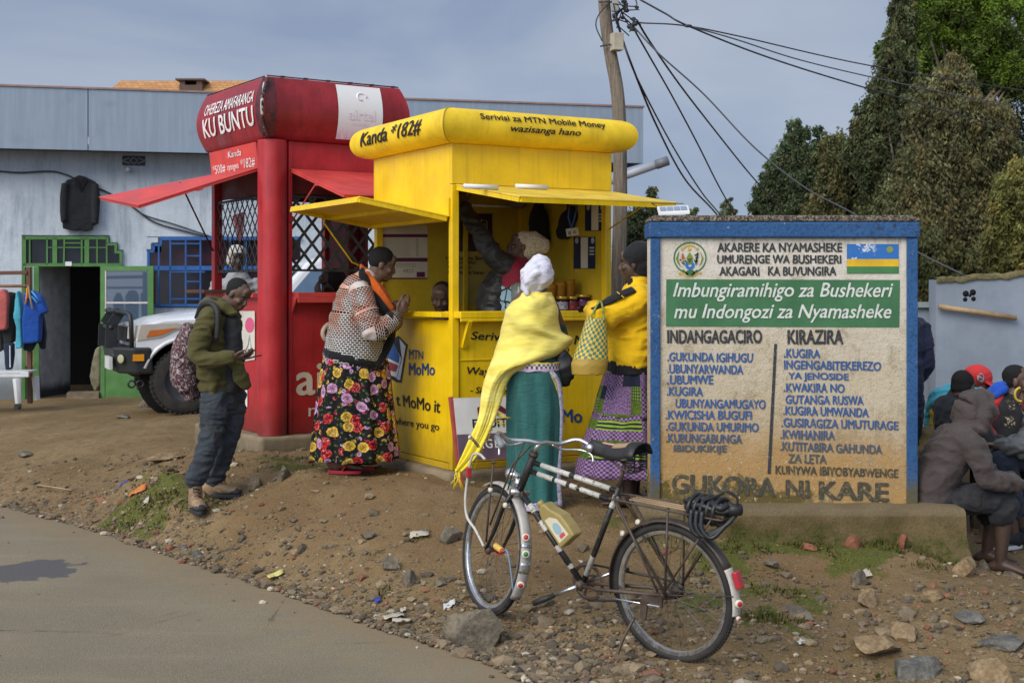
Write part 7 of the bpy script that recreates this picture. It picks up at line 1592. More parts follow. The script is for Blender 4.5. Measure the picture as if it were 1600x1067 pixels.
b.hand(Zm(262, 402, 9.66), (.93, .05, -.05), (-.1, .55, .85), -1, .45, .98, .7); b.hand(Zm(296, 398, 9.88), (.80, -.55, .05), (-.1, -.3, .9), 1, .55, .98, .6)
LA = [Zm(196, 560, 9.91), Zm(176, 715, 9.86), Zm(120, 885, 9.78)]; LB = [Zm(262, 560, 10.07), Zm(243, 715, 10.09), Zm(196, 870, 10.10)]
b.limb(LA, [.085, .06, .042]); b.limb(LB, [.085, .06, .042])
for a, d in ((LA[-1], (.45, -.9, 0)), (LB[-1], (.95, -.3, 0))): b.foot(a, d, gz(a)+.03)
body(b, man); hair_cap(b, man, None, .004, .016, .01); eyes(b, man, .35)
oliv = cloth('olive jacket cloth', (.075, .066, .021), .14, 200, .25, 6, .1); den = cloth('faded dark denim', (.036, .045, .056), .35, 240, .35, 9, .35, (.12, .11, .095), .85, .05); dks = cloth('charcoal shirt', (.022, .022, .024))
b = Blob(); b.limb([Zm(226, 212), Zm(214, 245), Zm(204, 320), Zm(208, 430), Zm(216, 500), Zm(220, 536)], [(.075, .10), (.125, .195), (.140, .205), (.142, .200), (.150, .198), (.132, .18)], up=fm, n=24)
b.limb([Zm(172, 240, 9.82), Zm(140, 310, 9.74), Zm(120, 388, 9.71), Zm(160, 408, 9.68), Zm(250, 404, 9.66)], [.080, .075, .072, .062, .048]); b.limb([Zm(258, 245, 10.16), Zm(262, 380, 10.13), Zm(290, 396, 9.9)], [.078, .068, .046])
b.limb([Zm(272, 420, 9.80), Zm(300, 480, 9.80), Zm(322, 520, 9.82)], [(.03, .05), (.035, .06), (.015, .03)], up=V((.4, -1, 0))); b.limb([Zm(190, 480, 9.83), Zm(186, 548, 9.83)], [(.05, .05), (.02, .03)])
b.limb([Zm(270, 225, 9.86), Zm(232, 205, 9.86), Zm(180, 195, 9.90), Zm(158, 195, 10.0), Zm(190, 180, 10.10), Zm(240, 190, 10.12)], [.03, .035, .042, .05, .042, .032])
wear('jacket', b, oliv, man, .009, 3, .009, (6, 6, 15), 3)
b = Blob(); b.limb([Zm(256, 222, 9.95), Zm(262, 300, 9.90), Zm(270, 420, 9.89), Zm(274, 515, 9.90)], [(.045, .05), (.07, .065), (.066, .075), (.06, .085)], up=fm); wear('shirt', b, dks, man, .010, 3, .004)
b = Blob(); b.limb([Zm(222, 520), Zm(226, 580)], [(.115, .165), (.12, .17)], up=fm, n=20); b.limb([LA[0], Zm(188, 640, 9.88), LA[1], Zm(146, 815, 9.81), Zm(114, 886, 9.78)], [.110, .098, .082, .072, .072]); b.limb([LB[0], Zm(256, 640, 10.08), LB[1], Zm(216, 810, 10.10), Zm(192, 878, 10.10)], [.110, .098, .082, .074, .072]); b.ell(Zm(228, 580, 10.0), (.10, .13, .09))
wear('jeans', b, den, man, .009, 2, .010, (7, 7, 16), 8)
tanl = mat('tan boot leather', (.27, .18, .10), .6, .2, 12, .2, 60, dirt=.3, dcol=(.14, .09, .05)); gsol = flat('dark boot sole', (.028, .028, .03), .7)
for a, d in ((Zm(116, 890, 9.78), (.38, -.92, 0)), (Zm(190, 880, 10.10), (.96, -.28, 0))):
 g_ = gz(a); o = shoe(man, a, d, g_, .30, tanl, gsol, .14, .05, 'boot', gsol); dd = V(d).normalized(); l = UZ.cross(dd)
 mb = MB()
 for k in range(5): c = V((a.x, a.y, g_+.165-.024*k))+dd*(.045+.018*k); mb.tube([c-l*.025, c+dd*.01+UZ*.006, c+l*.025+UZ*(-.012)], .004, 5)
 c = V((a.x, a.y, g_+.165))+dd*.055; mb.tube([c, c+l*.03+dd*.02+UZ*.01, c+l*.02+dd*.03-UZ*.03], .003, 5); mb.tube([c, c-l*.03+dd*.02+UZ*.012, c-l*.03+dd*.03-UZ*.02], .003, 5); obj('laces', mb, gsol, o)
# phone
p = Zm(343, 402, 9.62); mb = MB(); d = V((.85, -.35, .22)).normalized(); s2 = V((.35, .9, 0)).normalized(); mb.box(p, d, s2, d.cross(s2), (-.065, -.036, -.004), (.065, .036, .004)); thing('mobile_phone', mb, flat('black phone', (.015, .015, .017), .2), 'black mobile phone held in the hands of the man in the olive jacket', 'phone', bevel=.004)
# backpack
n = NT('maroon camouflage fabric'); co = n.co(); a = n.noise(n.map(co, (1, 1, .8)), 17, 6, .6, 1.5); f = n.noise(co, 26, 5, .6, 2)
c = n.mix(n.ramp(a, .45, .5), (.055, .022, .026), (.11, .055, .055)); c = n.mix(n.ramp(f, .53, .57), c, (.34, .29, .30)); c = n.mix(n.ramp(a, .56, .6), c, (.022, .014, .016)); camo = n.out(c, .8, n.bump(a, .3, .01), 0, .2)
b = Blob(); b.limb([Zm(92, 300, 9.98), Zm(78, 380, 9.98), Zm(80, 480, 9.98), Zm(98, 535, 9.98)], [(.07, .12), (.105, .155), (.115, .16), (.08, .13)], up=V((1, 0, 0)), n=18)
me = remesh(b, .010, 3); wrinkle(me, .008, (9, 9, 14), True, 4); bp_ = thing('backpack', me, camo, 'maroon and white camouflage backpack on the back of the man in the olive jacket', 'backpack')
b = Blob(); b.limb([Zm(62, 430, 9.90), Zm(72, 470, 9.89), Zm(74, 500, 9.9)], [.05, .06, .05]); obj('side_pocket', remesh(b, .01, 2), dk, bp_)
blkw = flat('black webbing', (.016, .016, .018), .6)
mb = MB(); mb.tube(spline([Zm(118, 250, 9.93), Zm(140, 195, 9.86), Zm(175, 186, 9.80), Zm(200, 215, 9.755), Zm(202, 270, 9.742), Zm(196, 335, 9.735)], 5), [(.006, .019)]*26, 8, up=V((0, -1, .3))); obj('strap', mb, blkw, bp_)
lace(bp_, [Zm(62, 500, 9.86), Zm(54, 535, 9.85)], .006, flat('pale cord', (.5, .48, .45)), 'cord')
# ================= woman in flowered skirt
Zw = lambda x, y, Y=9.85: P(440+x/2.54, 360+y/2.54, Y+.55)
q = Zw(290, 940); wg = V((q.x, q.y, gz(q)))
w1 = person('woman in black and white cardigan and rose print skirt at the yellow kiosk counter', wg)
b = Blob(); b.head(Zw(400, 138), (.92, .10, -.32), (.3, 0, .95), 1.0, 1.05); b.limb([Zw(375, 185), Zw(340, 215)], [.062, .072])
b.limb([Zw(335, 212), Zw(315, 250), Zw(302, 340), Zw(297, 440), Zw(290, 520)], [(.07, .10), (.13, .18), (.17, .2), (.18, .21), (.2, .23)], up=V((1, 0, 0)), n=20)
b.limb([Zw(312, 255, 9.65), Zw(362, 388, 9.55), Zw(458, 338, 9.60)], [.065, .055, .034]); b.limb([Zw(365, 250, 10.03), Zw(430, 370, 10.05), Zw(462, 300, 9.82)], [.06, .05, .034])
b.hand(Zw(458, 338, 9.60), (.72, .15, .62), (-.5, .8, .3), -1, .55, 1, .6); b.hand(Zw(462, 300, 9.82), (.80, -.1, .30), (-.2, -.8, .4), 1, .7, 1, .6)
b.limb([Zw(270, 560, 9.76), Zw(255, 740, 9.76), Zw(222, 930, 9.72)], [.11, .075, .042]); b.limb([Zw(310, 560, 9.95), Zw(300, 740, 9.95), Zw(275, 920, 9.93)], [.11, .075, .042])
ga = gz(Zw(222, 940, 9.72)); b.foot(Zw(222, 925, 9.72), (.98, -.18, 0), ga+.035, .25, .04); b.foot(Zw(275, 915, 9.93), (.98, -.1, 0), ga+.04, .25, .04)
body(b, w1, SK3); hair_cap(b, w1, None, .012, .012, .02); eyes(b, w1, .4)
# cardigan
n = NT('black and white basket knit'); uv = n.co('UV'); br = n.node('ShaderNodeTexBrick'); wb_ = n.noise(n.co(), 18, 3, .5); uvw = n.node('ShaderNodeVectorMath', operation='ADD'); n.put(uvw.inputs[0], uv)
sv = n.node('ShaderNodeVectorMath', operation='SCALE'); n.put(sv.inputs[0], n.co()); sv.inputs['Scale'].default_value = 0; n.put(br.inputs['Vector'], n.map(uv, (1, 1, 1)))
br.inputs['Scale'].default_value = 1; br.inputs['Brick Width'].default_value = .028; br.inputs['Row Height'].default_value = .0165; br.inputs['Mortar Size'].default_value = .0034; br.inputs['Mortar Smooth'].default_value = .3
co = n.co(); z = n.sep(co)[2]; tint = n.math('MULTIPLY', n.ramp(n.noise(co, 4, 3, .6), .42, .6), n.ramp(z, 1.0, 1.2))
mort = n.mix(n.math('MULTIPLY', tint, .75), (.52, .49, .46), (.50, .17, .08)); mort = n.mix(n.math('MULTIPLY', n.ramp(n.noise(co, 5, 3, .6), .55, .68), n.ramp(z, 1.05, .9)), mort, (.5, .42, .12))
n.put(br.inputs['Color1'], (.014, .013, .014)); n.put(br.inputs['Color2'], (.022, .02, .02)); n.put(br.inputs['Mortar'], mort)
knit = n.out(br.outputs[0], .9, n.bump(br.outputs[1], .5, .006), 0, .1)
b = Blob(); tp = [Zw(335, 192), Zw(314, 240), Zw(300, 330), Zw(296, 430), Zw(290, 500), Zw(288, 528)]
b.limb(tp, [(.085, .11), (.155, .215), (.200, .245), (.220, .26), (.236, .28), (.222, .27)], up=V((1, 0, 0)), n=26)
sl_ = [Zw(312, 248, 9.64), Zw(338, 330, 9.56), Zw(362, 394, 9.53), Zw(400, 385, 9.55), Zw(448, 346, 9.59)]; b.limb(sl_, [.095, .092, .088, .075, .055])
sr_ = [Zw(366, 245, 10.05), Zw(432, 372, 10.06), Zw(458, 305, 9.85)]; b.limb(sr_, [.09, .08, .05])
wear('cardigan', b, knit, w1, .010, 4, .006, (5, 5, 10), 5, True, [(tp, (-1, 0, 0), .22), (sl_, (.3, 1, 0), .085), (sr_, (0, 1, 0), .085)])
bl_k = cloth('black knit trim', (.010, .010, .011)); orc = cloth('orange scarf cloth', (.52, .10, .012), .15)
mb = MB(); mb.tube(spline([Zw(330, 158, 9.80), Zw(322, 175, 9.72), Zw(350, 230, 9.70), Zw(385, 285, 9.665), Zw(418, 330, 9.66), Zw(436, 400, 9.74), Zw(430, 440, 9.80), Zw(400, 500, 9.72), Zw(372, 538, 9.66)], 5), [(.012, .032)]*41, 8, up=V((.2, -1, 0))); obj('front_band', mb, bl_k, w1)
ring = [Zw(290, 522)+V((math.cos(a)*.228, math.sin(a)*.275, .03-.05*math.cos(a))) for a in np.linspace(0, 2*PI, 37)[:-1]]; mb = MB(); mb.tube(ring, [(.032, .012)]*36, 8, closed=True, up=UZ); obj('hem_band', mb, bl_k, w1)
mb = MB(); mb.tube(spline([Zw(430, 355, 9.575), Zw(444, 347, 9.585), Zw(456, 340, 9.595)], 4), [.058, .06, .058, .056, .054, .052, .05, .046, .04], 12); obj('cuff', mb, bl_k, w1)
mb = MB(); mb.tube([Zw(448, 318, 9.86), Zw(458, 303, 9.845)], [.05, .045], 12); obj('cuff', mb, bl_k, w1)
mb = MB(); mb.tube(spline([Zw(322, 145, 9.92), Zw(326, 155, 9.80), Zw(348, 195, 9.735), Zw(375, 235, 9.70), Zw(405, 280, 9.69), Zw(430, 322, 9.70)], 5), [(.014, .030)]*10+[(.014, .045)]*16, 8, up=V((.3, -1, 0))); obj('scarf', mb, orc, w1)
b = Blob(); b.limb([Zw(352, 200), Zw(400, 260, 9.83), Zw(430, 330, 9.83)], [(.05, .06), (.05, .1), (.04, .1)], up=V((1, 0, 0))); obj('blouse', remesh(b, .012, 2), orc, w1)
# skirt: pleated loft with rose print
def skirt(rows, npl, m, par, name='skirt', N=144, amp0=.0, amp1=.03, seed=0, swirl=.2, uvr=.26):
 """rows: (center, rx, ry); pleats deepen downwards; UV in metres"""
 C_ = [r[0] for r in rows]; k = 7; cs = spline(C_, k); g = []; uvs = []; s0 = 0; rr = random.Random(seed); ph = [rr.uniform(0, 6.28) for _ in range(5)]
 for i, c in enumerate(cs):
  t = i/k; a = min(int(t), len(rows)-2); w_ = t-a; rx = rows[a][1]*(1-w_)+rows[a+1][1]*w_; ry = rows[a][2]*(1-w_)+rows[a+1][2]*w_; T_ = i/(len(cs)-1); am = amp0+(amp1-amp0)*T_**.7; row = []
  if i: s0 += (cs[i]-cs[i-1]).length
  for j in range(N):
   th = 2*PI*j/N; f = 1+am/max(rx, .01)*(.55*math.cos(npl*th+ph[0]+swirl*T_)+.3*math.cos((npl*1.6//1)*th+ph[1]-swirl*2*T_)+.25*math.cos(3*th+ph[2]+T_)+.35*noise.noise(V((math.cos(th)*2.5, math.sin(th)*2.5, T_*2.2+seed))))
   row.append(c+V((math.cos(th)*rx*f, math.sin(th)*ry*f, .010*noise.noise(V((th*3, T_*4, seed)))))); uvs.append((j/N*2*PI*uvr, -s0))
  g.append(row)
 mb = MB(); mb.sheet(g, True); me = mb.mesh(name); set_uv(me, np.array(uvs))
 return obj(name, me, m, par, solid=.006)
n = NT('rose print on black'); uv = n.co('UV');
def roses(n, uv, sc_, r0, off, rnd=.75, cols=None):
 m_ = n.map(uv, (1, 1, 1), off); v = n.vor(m_, sc_, 'F1', '2D', rnd); d = n.math('ADD', v.outputs['Distance'], n.math('MULTIPLY', n.math('SUBTRACT', n.noise(uv, 70, 2, .5), .5), .12))
 rnd_ = n.sep(v.outputs['Color']); mask = n.ramp(d, r0, r0-.035)
 pet = n.noise(m_, sc_*5.5, 2, .5, 1.8); core = n.ramp(d, 0, r0, .35, 1)
 cr = n.node('ShaderNodeValToRGB'); cr.color_ramp.interpolation = 'CONSTANT'; el_ = cr.color_ramp.elements; el_[0].color = (*cols[0], 1); el_[1].position = .33; el_[1].color = (*cols[1], 1); e3 = el_.new(.66); e3.color = (*cols[2], 1); n.put(cr.inputs[0], rnd_[0])
 shade = n.math('MULTIPLY', n.ramp(pet, .35, .6, .45, 1.15), core); c = n.mix(1, cr.outputs[0], shade, 'MULTIPLY'); hi = n.mix(n.ramp(pet, .55, .7, 0, .45), c, (.85, .75, .65)); return hi, n.math('MULTIPLY', mask, n.ramp(rnd_[1], .06, .07)), v
base_ = n.mix(n.ramp(n.noise(uv, 30, 3, .6), .4, .7), (.008, .008, .009), (.018, .018, .018))
lf_ = n.vor(uv, 34, 'F1', '2D'); lm = n.math('MULTIPLY', n.ramp(lf_.outputs['Distance'], .30, .24), n.ramp(n.sep(lf_.outputs['Color'])[0], .55, .56)); c = n.mix(lm, base_, (.06, .10, .025))
h2, m2, _ = roses(n, uv, 19, .33, (.37, .21, 0), .9, [(.42, .015, .025), (.55, .30, .52), (.55, .38, .03)]); c = n.mix(n.math('MULTIPLY', m2, n.ramp(n.noise(uv, 12, 2, .5), .5, .54)), c, h2)
h1, m1, _ = roses(n, uv, 9.6, .37, (0, 0, 0), .8, [(.50, .012, .02), (.55, .27, .47), (.66, .40, .035)]); c = n.mix(m1, c, h1)
rose = n.out(c, .85, n.bump(n.noise(n.co(), 9, 4, .5), .2, .02), 0, .15)
skirt([(Zw(292, 480), .225, .25), (Zw(291, 540), .245, .27), (Zw(290, 640), .268, .285), (Zw(291, 780), .30, .30), (Zw(293, 905), .318, .315)], 11, rose, w1, amp0=.004, amp1=.028, seed=2)
# slippers
rslip = flat('red plastic slipper', (.40, .02, .04), .45)
for a, d in ((Zw(222, 940, 9.72), V((.98, -.18, 0))), (Zw(275, 930, 9.93), V((.98, -.1, 0)))):
 d.normalize(); l = UZ.cross(d); pl = [(.13*math.cos(t)+.055, .045*math.sin(t)*(1+.15*math.cos(t))) for t in np.linspace(0, 2*PI, 26)[:-1]]
 mb = MB(); mb.prism(pl, V((a.x, a.y, ga+.002)), d, l, 0, .026); o = obj('slipper', mb, rslip, w1, bevel=.005)
 mb = MB(); c = V((a.x, a.y, ga+.03)); mb.tube(spline([c+d*.05+l*.045, c+d*.08+l*.03+UZ*.045, c+d*.09+UZ*.055, c+d*.08-l*.03+UZ*.045, c+d*.05-l*.045], 4), [(.006, .028)]*17, 8, up=UZ); obj('slipper_strap', mb, rslip, o)
# ================= woman in yellow shawl
Zs = lambda x, y, Y=9.35: P(680+x/2.963, 460+y/2.963, Y); Zu = lambda x, y, Y=9.35: P(680+x/3.812, 280+y/3.812, Y)
q = Zs(455, 1000); w2g = V((q.x, q.y, gz(q)))
w2 = person('woman seen from behind in pale yellow fringed shawl, white head wrap and teal wrap skirt', w2g)
b = Blob(); b.head(Zu(612, 580, 9.37), (.35, .92, -.12), (0, 0, 1), .90); b.limb([Zu(618, 630), Zu(615, 690)], [.055, .065])
b.limb([Zu(615, 690, 9.40), Zs(455, 60, 9.43), Zs(455, 160, 9.43), Zs(458, 260, 9.40), Zs(458, 380)], [(.06, .10), (.10, .16), (.11, .16), (.11, .15), (.12, .155)], up=V((0, 1, 0)), n=20)
b.limb([Zs(385, 55, 9.43), Zs(355, 180, 9.54), Zs(390, 150, 9.80)], [.055, .045, .03]); b.limb([Zs(535, 55, 9.43), Zs(585, 195, 9.52), Zs(560, 150, 9.80)], [.055, .045, .03])
b.hand(Zs(390, 150, 9.80), (.2, .9, .1), (0, 0, -1), -1, .3); b.hand(Zs(560, 150, 9.80), (-.2, .9, .1), (0, 0, -1), 1, .3)
for x, s_ in ((420, -1), (490, 1)):
 p = Zs(x, 985); b.limb([Zs(x, 400), Zs(x, 680), V((p.x, 9.35, gz(p)+.08))], [.085, .06, .04]); b.foot(V((p.x, 9.35, gz(p)+.08)), (.1*s_, 1, 0), gz(p)+.015)
body(b, w2, SK)
n = NT('white eyelet cloth'); co = n.co(); v = n.vor(co, 46); ey_ = n.ramp(v.outputs['Distance'], .16, .22); c = n.mix(n.ramp(n.noise(n.map(co, (1, 1, 1)), 6, 4, .5), .3, .7), (.50, .49, .58), (.70, .69, .74)); c = n.mix(n.math('MULTIPLY', n.math('SUBTRACT', 1, ey_), n.ramp(n.sep(co)[0], .0, .05, 0, .9)), c, (.30, .25, .22)); wrapm = n.out(c, .8, n.bump(n.noise(n.map(co, (1, 1, 3), rot=(0, rad(40), 0)), 14, 4, .6), .5, .02), 0, .2)
b = Blob(); b.limb([Zu(622, 520), Zu(605, 575), Zu(588, 620)], [.082, .120, .095]); b.ell(Zu(640, 565, 9.33), (.075, .11, .10)); b.ell(Zu(572, 600, 9.33), (.075, .10, .095)); b.ell(Zu(543, 648, 9.27), (.035, .03, .028)); b.limb([Zu(540, 655, 9.26), Zu(548, 678, 9.25)], [.02, .018])
b.limb([Zu(535, 590, 9.25), Zu(590, 530, 9.24), Zu(650, 520, 9.26)], [.014, .02, .012]); b.limb([Zu(540, 620, 9.25), Zu(600, 560, 9.225), Zu(665, 560, 9.26)], [.014, .02, .012])
wear('head_wrap', b, wrapm, w2, .008, 3, .005, (10, 10, 10), 3)
# shawl
YS = 9.35; rowsS = [((412, -12), (538, -10)), ((392, 12), (548, 12)), ((345, 42), (562, 52)), ((320, 95), (574, 115)), ((302, 170), (590, 175)), ((286, 230), (640, 215)), ((262, 300), (575, 280)), ((243, 345), (450, 322)), ((218, 440), (348, 372)), ((203, 540), (298, 500)), ((175, 640), (258, 612)), ((130, 745), (196, 738)), ((90, 820), (118, 818))]
depth = [(.02, .10), (.03, .14), (.04, .19), (.06, .22), (.08, .23), (.07, .20), (.02, .18), (-.06, .14), (-.10, .08), (-.13, .05), (-.16, .03), (-.19, .015), (-.21, .005)]
Nc = 36; crs = []
for (l_, r_), (dy, bl_) in zip(rowsS, depth):
 row = []
 for j in range(Nc+1):
  s_ = j/Nc; x = l_[0]+(r_[0]-l_[0])*s_; y = l_[1]+(r_[1]-l_[1])*s_; sag = 10*math.sin(PI*s_)*(1 if len(crs) < 6 else .3)
  row.append(Zs(x, y+sag*0, YS+dy-bl_*max(0, math.sin(PI*s_))**.5))
 crs.append(row)
cols_ = [spline([crs[i][j] for i in range(len(crs))], 6) for j in range(Nc+1)]; g = [[cols_[j][i] for j in range(Nc+1)] for i in range(len(cols_[0]))]
mb = MB(); mb.sheet(g); me = mb.mesh('shawl')
co = getco(me); no = getno(me); d = np.zeros(len(co)); ni = len(g)
for k in range(len(co)):
 i, j = divmod(k, Nc+1); t = i/ni; s_ = j/Nc
 if t < .58: ws = .020*math.sin((t*34+2.2*math.sin(s_*3+1))+noise.noise(V((s_*3, t*6, 0)))*3)*(.25+.75*math.sin(PI*min(1, s_*1.05)))*min(1, t*8)*(1-t)+.012*noise.noise(V((s_*5, t*14, 2)))
 else: ws = .009*math.sin(s_*12+noise.noise(V((s_*2, t*5, 0)))*3)+.008*noise.noise(V((s_*9, t*10, 2)))
 d[k] = ws
setco(me, co+no*d[:, None])
n = NT('pale yellow gauze'); co = n.co(); a = n.noise(n.map(co, (1, 1, 3)), 5, 3, .5); f = n.noise(co, 260, 2, .5); c = n.mix(n.ramp(a, .3, .7), (.66, .53, .09), (.78, .68, .17)); z = n.sep(co)[2]
c = n.mix(n.ramp(z, .75, .35), c, (.78, .62, .03)); shm = n.out(c, .85, n.bump(n.noise(n.map(co, (2, 2, 9)), 4, 3, .5, .8), .35, .02), 0, .15, Sheen_Weight=.15)
shw = obj('shawl', me, shm, w2, solid=.005, sub=1)
mb = MB(); rr = random.Random(5)
for k in range(7): a = Zs(90+rr.uniform(0, 24), 812+rr.uniform(-6, 10), YS-.21); mb.tube([a, a+V((rr.uniform(-.03, .02), 0, -.05)), a+V((rr.uniform(-.045, .03), 0, -.09-rr.uniform(0, .05)))], .0045, 5)
for x, y, L_ in [(140, 752, .10), (158, 742, .13), (178, 725, .12), (190, 690, .12), (212, 660, .14), (226, 632, .16), (238, 610, .13), (248, 590, .14), (260, 560, .10), (268, 540, .08), (120, 775, .08)]: a = Zs(x, y, YS-.15); mb.tube([a, a+V((.012*rr.uniform(-1, 2), 0, -L_*.5)), a+V((rr.uniform(-.03, .01), 0, -L_))], [.003, .004, .0055], 5)
for k in range(9): a = Zs(262+rr.uniform(0, 20), 555+rr.uniform(-15, 25), YS-.13); mb.tube([a, a+V((.03+rr.uniform(0, .03), 0, -.02)), a+V((.05+rr.uniform(0, .05), 0, -.02-rr.uniform(0, .03)))], .003, 4)
obj('fringe', mb, flat('yellow fringe', (.72, .55, .03), .8), shw)
b = Blob(); b.limb([Zs(462, 60, 9.43), Zs(460, 180, 9.43), Zs(462, 300, 9.39), Zs(462, 345, 9.36)], [(.105, .165), (.115, .165), (.12, .155), (.135, .168)], up=V((0, 1, 0)), n=20); b.limb([Zs(530, 65, 9.44), Zs(583, 195, 9.52), Zs(565, 160, 9.75)], [.06, .05, .04]); b.limb([Zs(392, 65, 9.44), Zs(357, 180, 9.54), Zs(390, 152, 9.75)], [.06, .055, .04]); wear('blouse', b, cloth('dark teal blouse', (.015, .05, .05)), w2, .012, 3, .004)
n = NT('teal wrap cloth'); co = n.co(); a = n.noise(n.map(co, (6, 6, 1.2)), 3, 5, .6); w_ = n.noise(n.map(co, (2, 2, 5)), 5, 5, .6, 1.5); c = n.mix(n.ramp(a, .3, .7), (.012, .075, .07), (.022, .12, .108)); teal = n.out(c, .7, n.bump(w_, .28, .03), 0, .3, Sheen_Weight=.1)
skirt([(Zs(457, 330), .168, .14), (Zs(460, 400), .180, .155), (Zs(463, 520), .188, .165), (Zs(463, 700), .182, .165), (Zs(461, 880), .176, .16), (Zs(460, 978), .172, .155)], 7, teal, w2, 'wrap_skirt', amp0=.004, amp1=.022, seed=4, swirl=.6)
n = NT('printed border cloth'); uv = n.co('UV'); ch = n.node('ShaderNodeTexChecker'); n.put(ch.inputs[0], n.map(uv, (1, 1, 1))); ch.inputs['Scale'].default_value = 42; n.put(ch.inputs['Color1'], (.55, .50, .52)); n.put(ch.inputs['Color2'], (.09, .06, .09)); vv = n.sep(uv)[1]; c = n.mix(n.ramp(vv, -.012, -.010), ch.outputs[0], (.55, .42, .06)); c = n.mix(n.ramp(vv, -.040, -.042), c, (.45, .34, .45)); bord = n.out(c, .85)
skirt([(Zs(457, 312), .176, .150), (Zs(457, 332), .176, .150), (Zs(457, 352), .178, .152)], 5, bord, w2, 'waist_band', amp0=.001, amp1=.002, seed=4)
lilac = mat('lilac lace', (.40, .37, .47), .8, .5, 60)
skirt([(Zs(460, 950), .178, .162), (Zs(460, 966), .179, .163), (Zs(460, 984), .178, .162)], 5, lilac, w2, 'lace_hem', amp0=.010, amp1=.012, seed=4)
mb = MB(); pts = spline([Zs(528, 352, 9.232), Zs(560, 385, 9.242), Zs(578, 440, 9.262), Zs(585, 560, 9.272), Zs(577, 720, 9.268), Zs(572, 860, 9.265), Zs(580, 980, 9.27)], 6); mb.tube(pts, [(.006, .017)]*len(pts), 8, up=V((.5, -1, 0))); obj('skirt_edge', mb, lilac, w2)
mb = MB(); mb.tube([p+V((-.022, -.006, 0)) for p in pts[:24]], [(.004, .010)]*24, 8, up=V((.5, -1, 0))); obj('skirt_trim', mb, mat('yellow trim', (.5, .4, .08), .8, .5, 70), w2)
b = Blob(); b.limb([Zs(592, 280, 9.35), Zs(600, 340, 9.35), Zs(596, 400, 9.36)], [(.05, .035), (.10, .05), (.05, .04)], up=V((1, 0, 0))); me = remesh(b, .01, 3); wrinkle(me, .006, (9, 9, 9)); hb_ = thing('handbag', me, flat('black handbag', (.013, .015, .016), .45), 'black handbag hanging at the right hip of the woman in the yellow shawl', 'bag')
mb = MB(); mb.tube(spline([Zs(580, 290, 9.33), Zs(588, 200, 9.42), Zs(600, 190, 9.5), Zs(605, 290, 9.38)], 5), .006, 6); obj('bag_strap', mb, blkw, hb_)
# ================= woman in yellow jacket
w3g = P(985, 790, 9.35); w3g.z = gz(w3g)
w3 = person('woman in yellow tracksuit jacket and patchwork skirt half hidden by the notice wall', w3g)
X3 = lambda x, y, Y=9.35: P(x, y, Y)
b = Blob(); b.head(X3(991, 412), (-.95, .22, -.08), (0, 0, 1), 1.02); b.limb([X3(996, 428), X3(998, 448)], [.058, .068])
b.limb([X3(998, 446), X3(996, 465), X3(992, 520), X3(988, 575)], [(.06, .10), (.12, .18), (.14, .18), (.15, .19)], up=V((-1, 0, 0)), n=20)
b.limb([X3(1002, 468, 9.17), X3(948, 492, 9.15), X3(922, 478, 9.52)], [.06, .05, .032]); b.limb([X3(1000, 466, 9.53), X3(955, 490, 9.68), X3(925, 480, 9.75)], [.06, .05, .032]); b.hand(X3(922, 478, 9.52), (-.35, .9, .1), (0, 0, -1), 1, .4); b.hand(X3(925, 480, 9.75), (-.5, .8, .1), (0, 0, -1), -1, .4)
for dx, dy in ((-2, -.09), (4, .09)):
 p = X3(985+dx, 785, 9.35+dy); g_ = gz(p); b.limb([X3(988+dx, 580, 9.35+dy), X3(986+dx, 690, 9.35+dy), V((p.x, p.y, g_+.08))], [.10, .07, .045]); b.foot(V((p.x, p.y, g_+.08)), (-1, .1, 0), g_+.02)
body(b, w3, SK2); eyes(b, w3, .5)
h = Blob(); h.ell(X3(1000, 401), (.125, .112, .105)); h.ell(X3(1006, 414), (.10, .105, .10)); wear('head_cover', h, cloth('black head cloth', (.014, .014, .016)), w3, .010, 2, .004)
yj = cloth('bright yellow jacket cloth', (.72, .44, .008), .12, 180, .3, 5); bkc = cloth('black jacket panel', (.014, .014, .016))
b = Blob(); b.limb([X3(999, 446), X3(998, 466), X3(993, 515), X3(988, 555), X3(988, 570)], [(.08, .11), (.145, .21), (.172, .215), (.178, .22), (.165, .21)], up=V((-1, 0, 0)), n=22); b.limb([X3(1004, 466, 9.17), X3(975, 480, 9.12), X3(946, 493, 9.13), X3(932, 490, 9.30), X3(925, 482, 9.48)], [.094, .092, .088, .07, .052]); b.limb([X3(1000, 466, 9.53), X3(955, 490, 9.68), X3(930, 481, 9.73)], [.085, .075, .05])
wear('jacket', b, yj, w3, .010, 3, .010, (6, 6, 12), 9)
mb = MB(); pts = [X3(990, 452, 9.10), X3(966, 462, 9.055), X3(944, 473, 9.06), X3(930, 480, 9.16), X3(922, 474, 9.42)]; sp5 = spline(pts, 5); mb.tube(sp5, [(.010, .034)]*len(sp5), 8, up=V((-.2, -.8, .8))); obj('sleeve_panel', mb, bkc, w3)
b = Blob(); b.limb([X3(986, 440, 9.30), X3(990, 448, 9.28), X3(1006, 448, 9.28), X3(1010, 442, 9.36), X3(1004, 442, 9.46), X3(990, 444, 9.42)], [.03]*6); obj('collar', remesh(b, .01, 2), bkc, w3)
for k, (x, y) in enumerate([(964, 456), (971, 462)]): mb = MB(); mb.bar(X3(x, y, 9.035), X3(x+4, y+3.5, 9.035), .006, .02, V((0, -1, 0))); obj('white_stripe', mb, yj, w3)
skirt([(X3(986, 563), .172, .21), (X3(986, 572), .176, .214), (X3(986, 583), .172, .21)], 30, bkc, w3, 'waist_band', amp0=.003, amp1=.003, seed=1)
n = NT('patchwork print'); uv = n.co('UV')
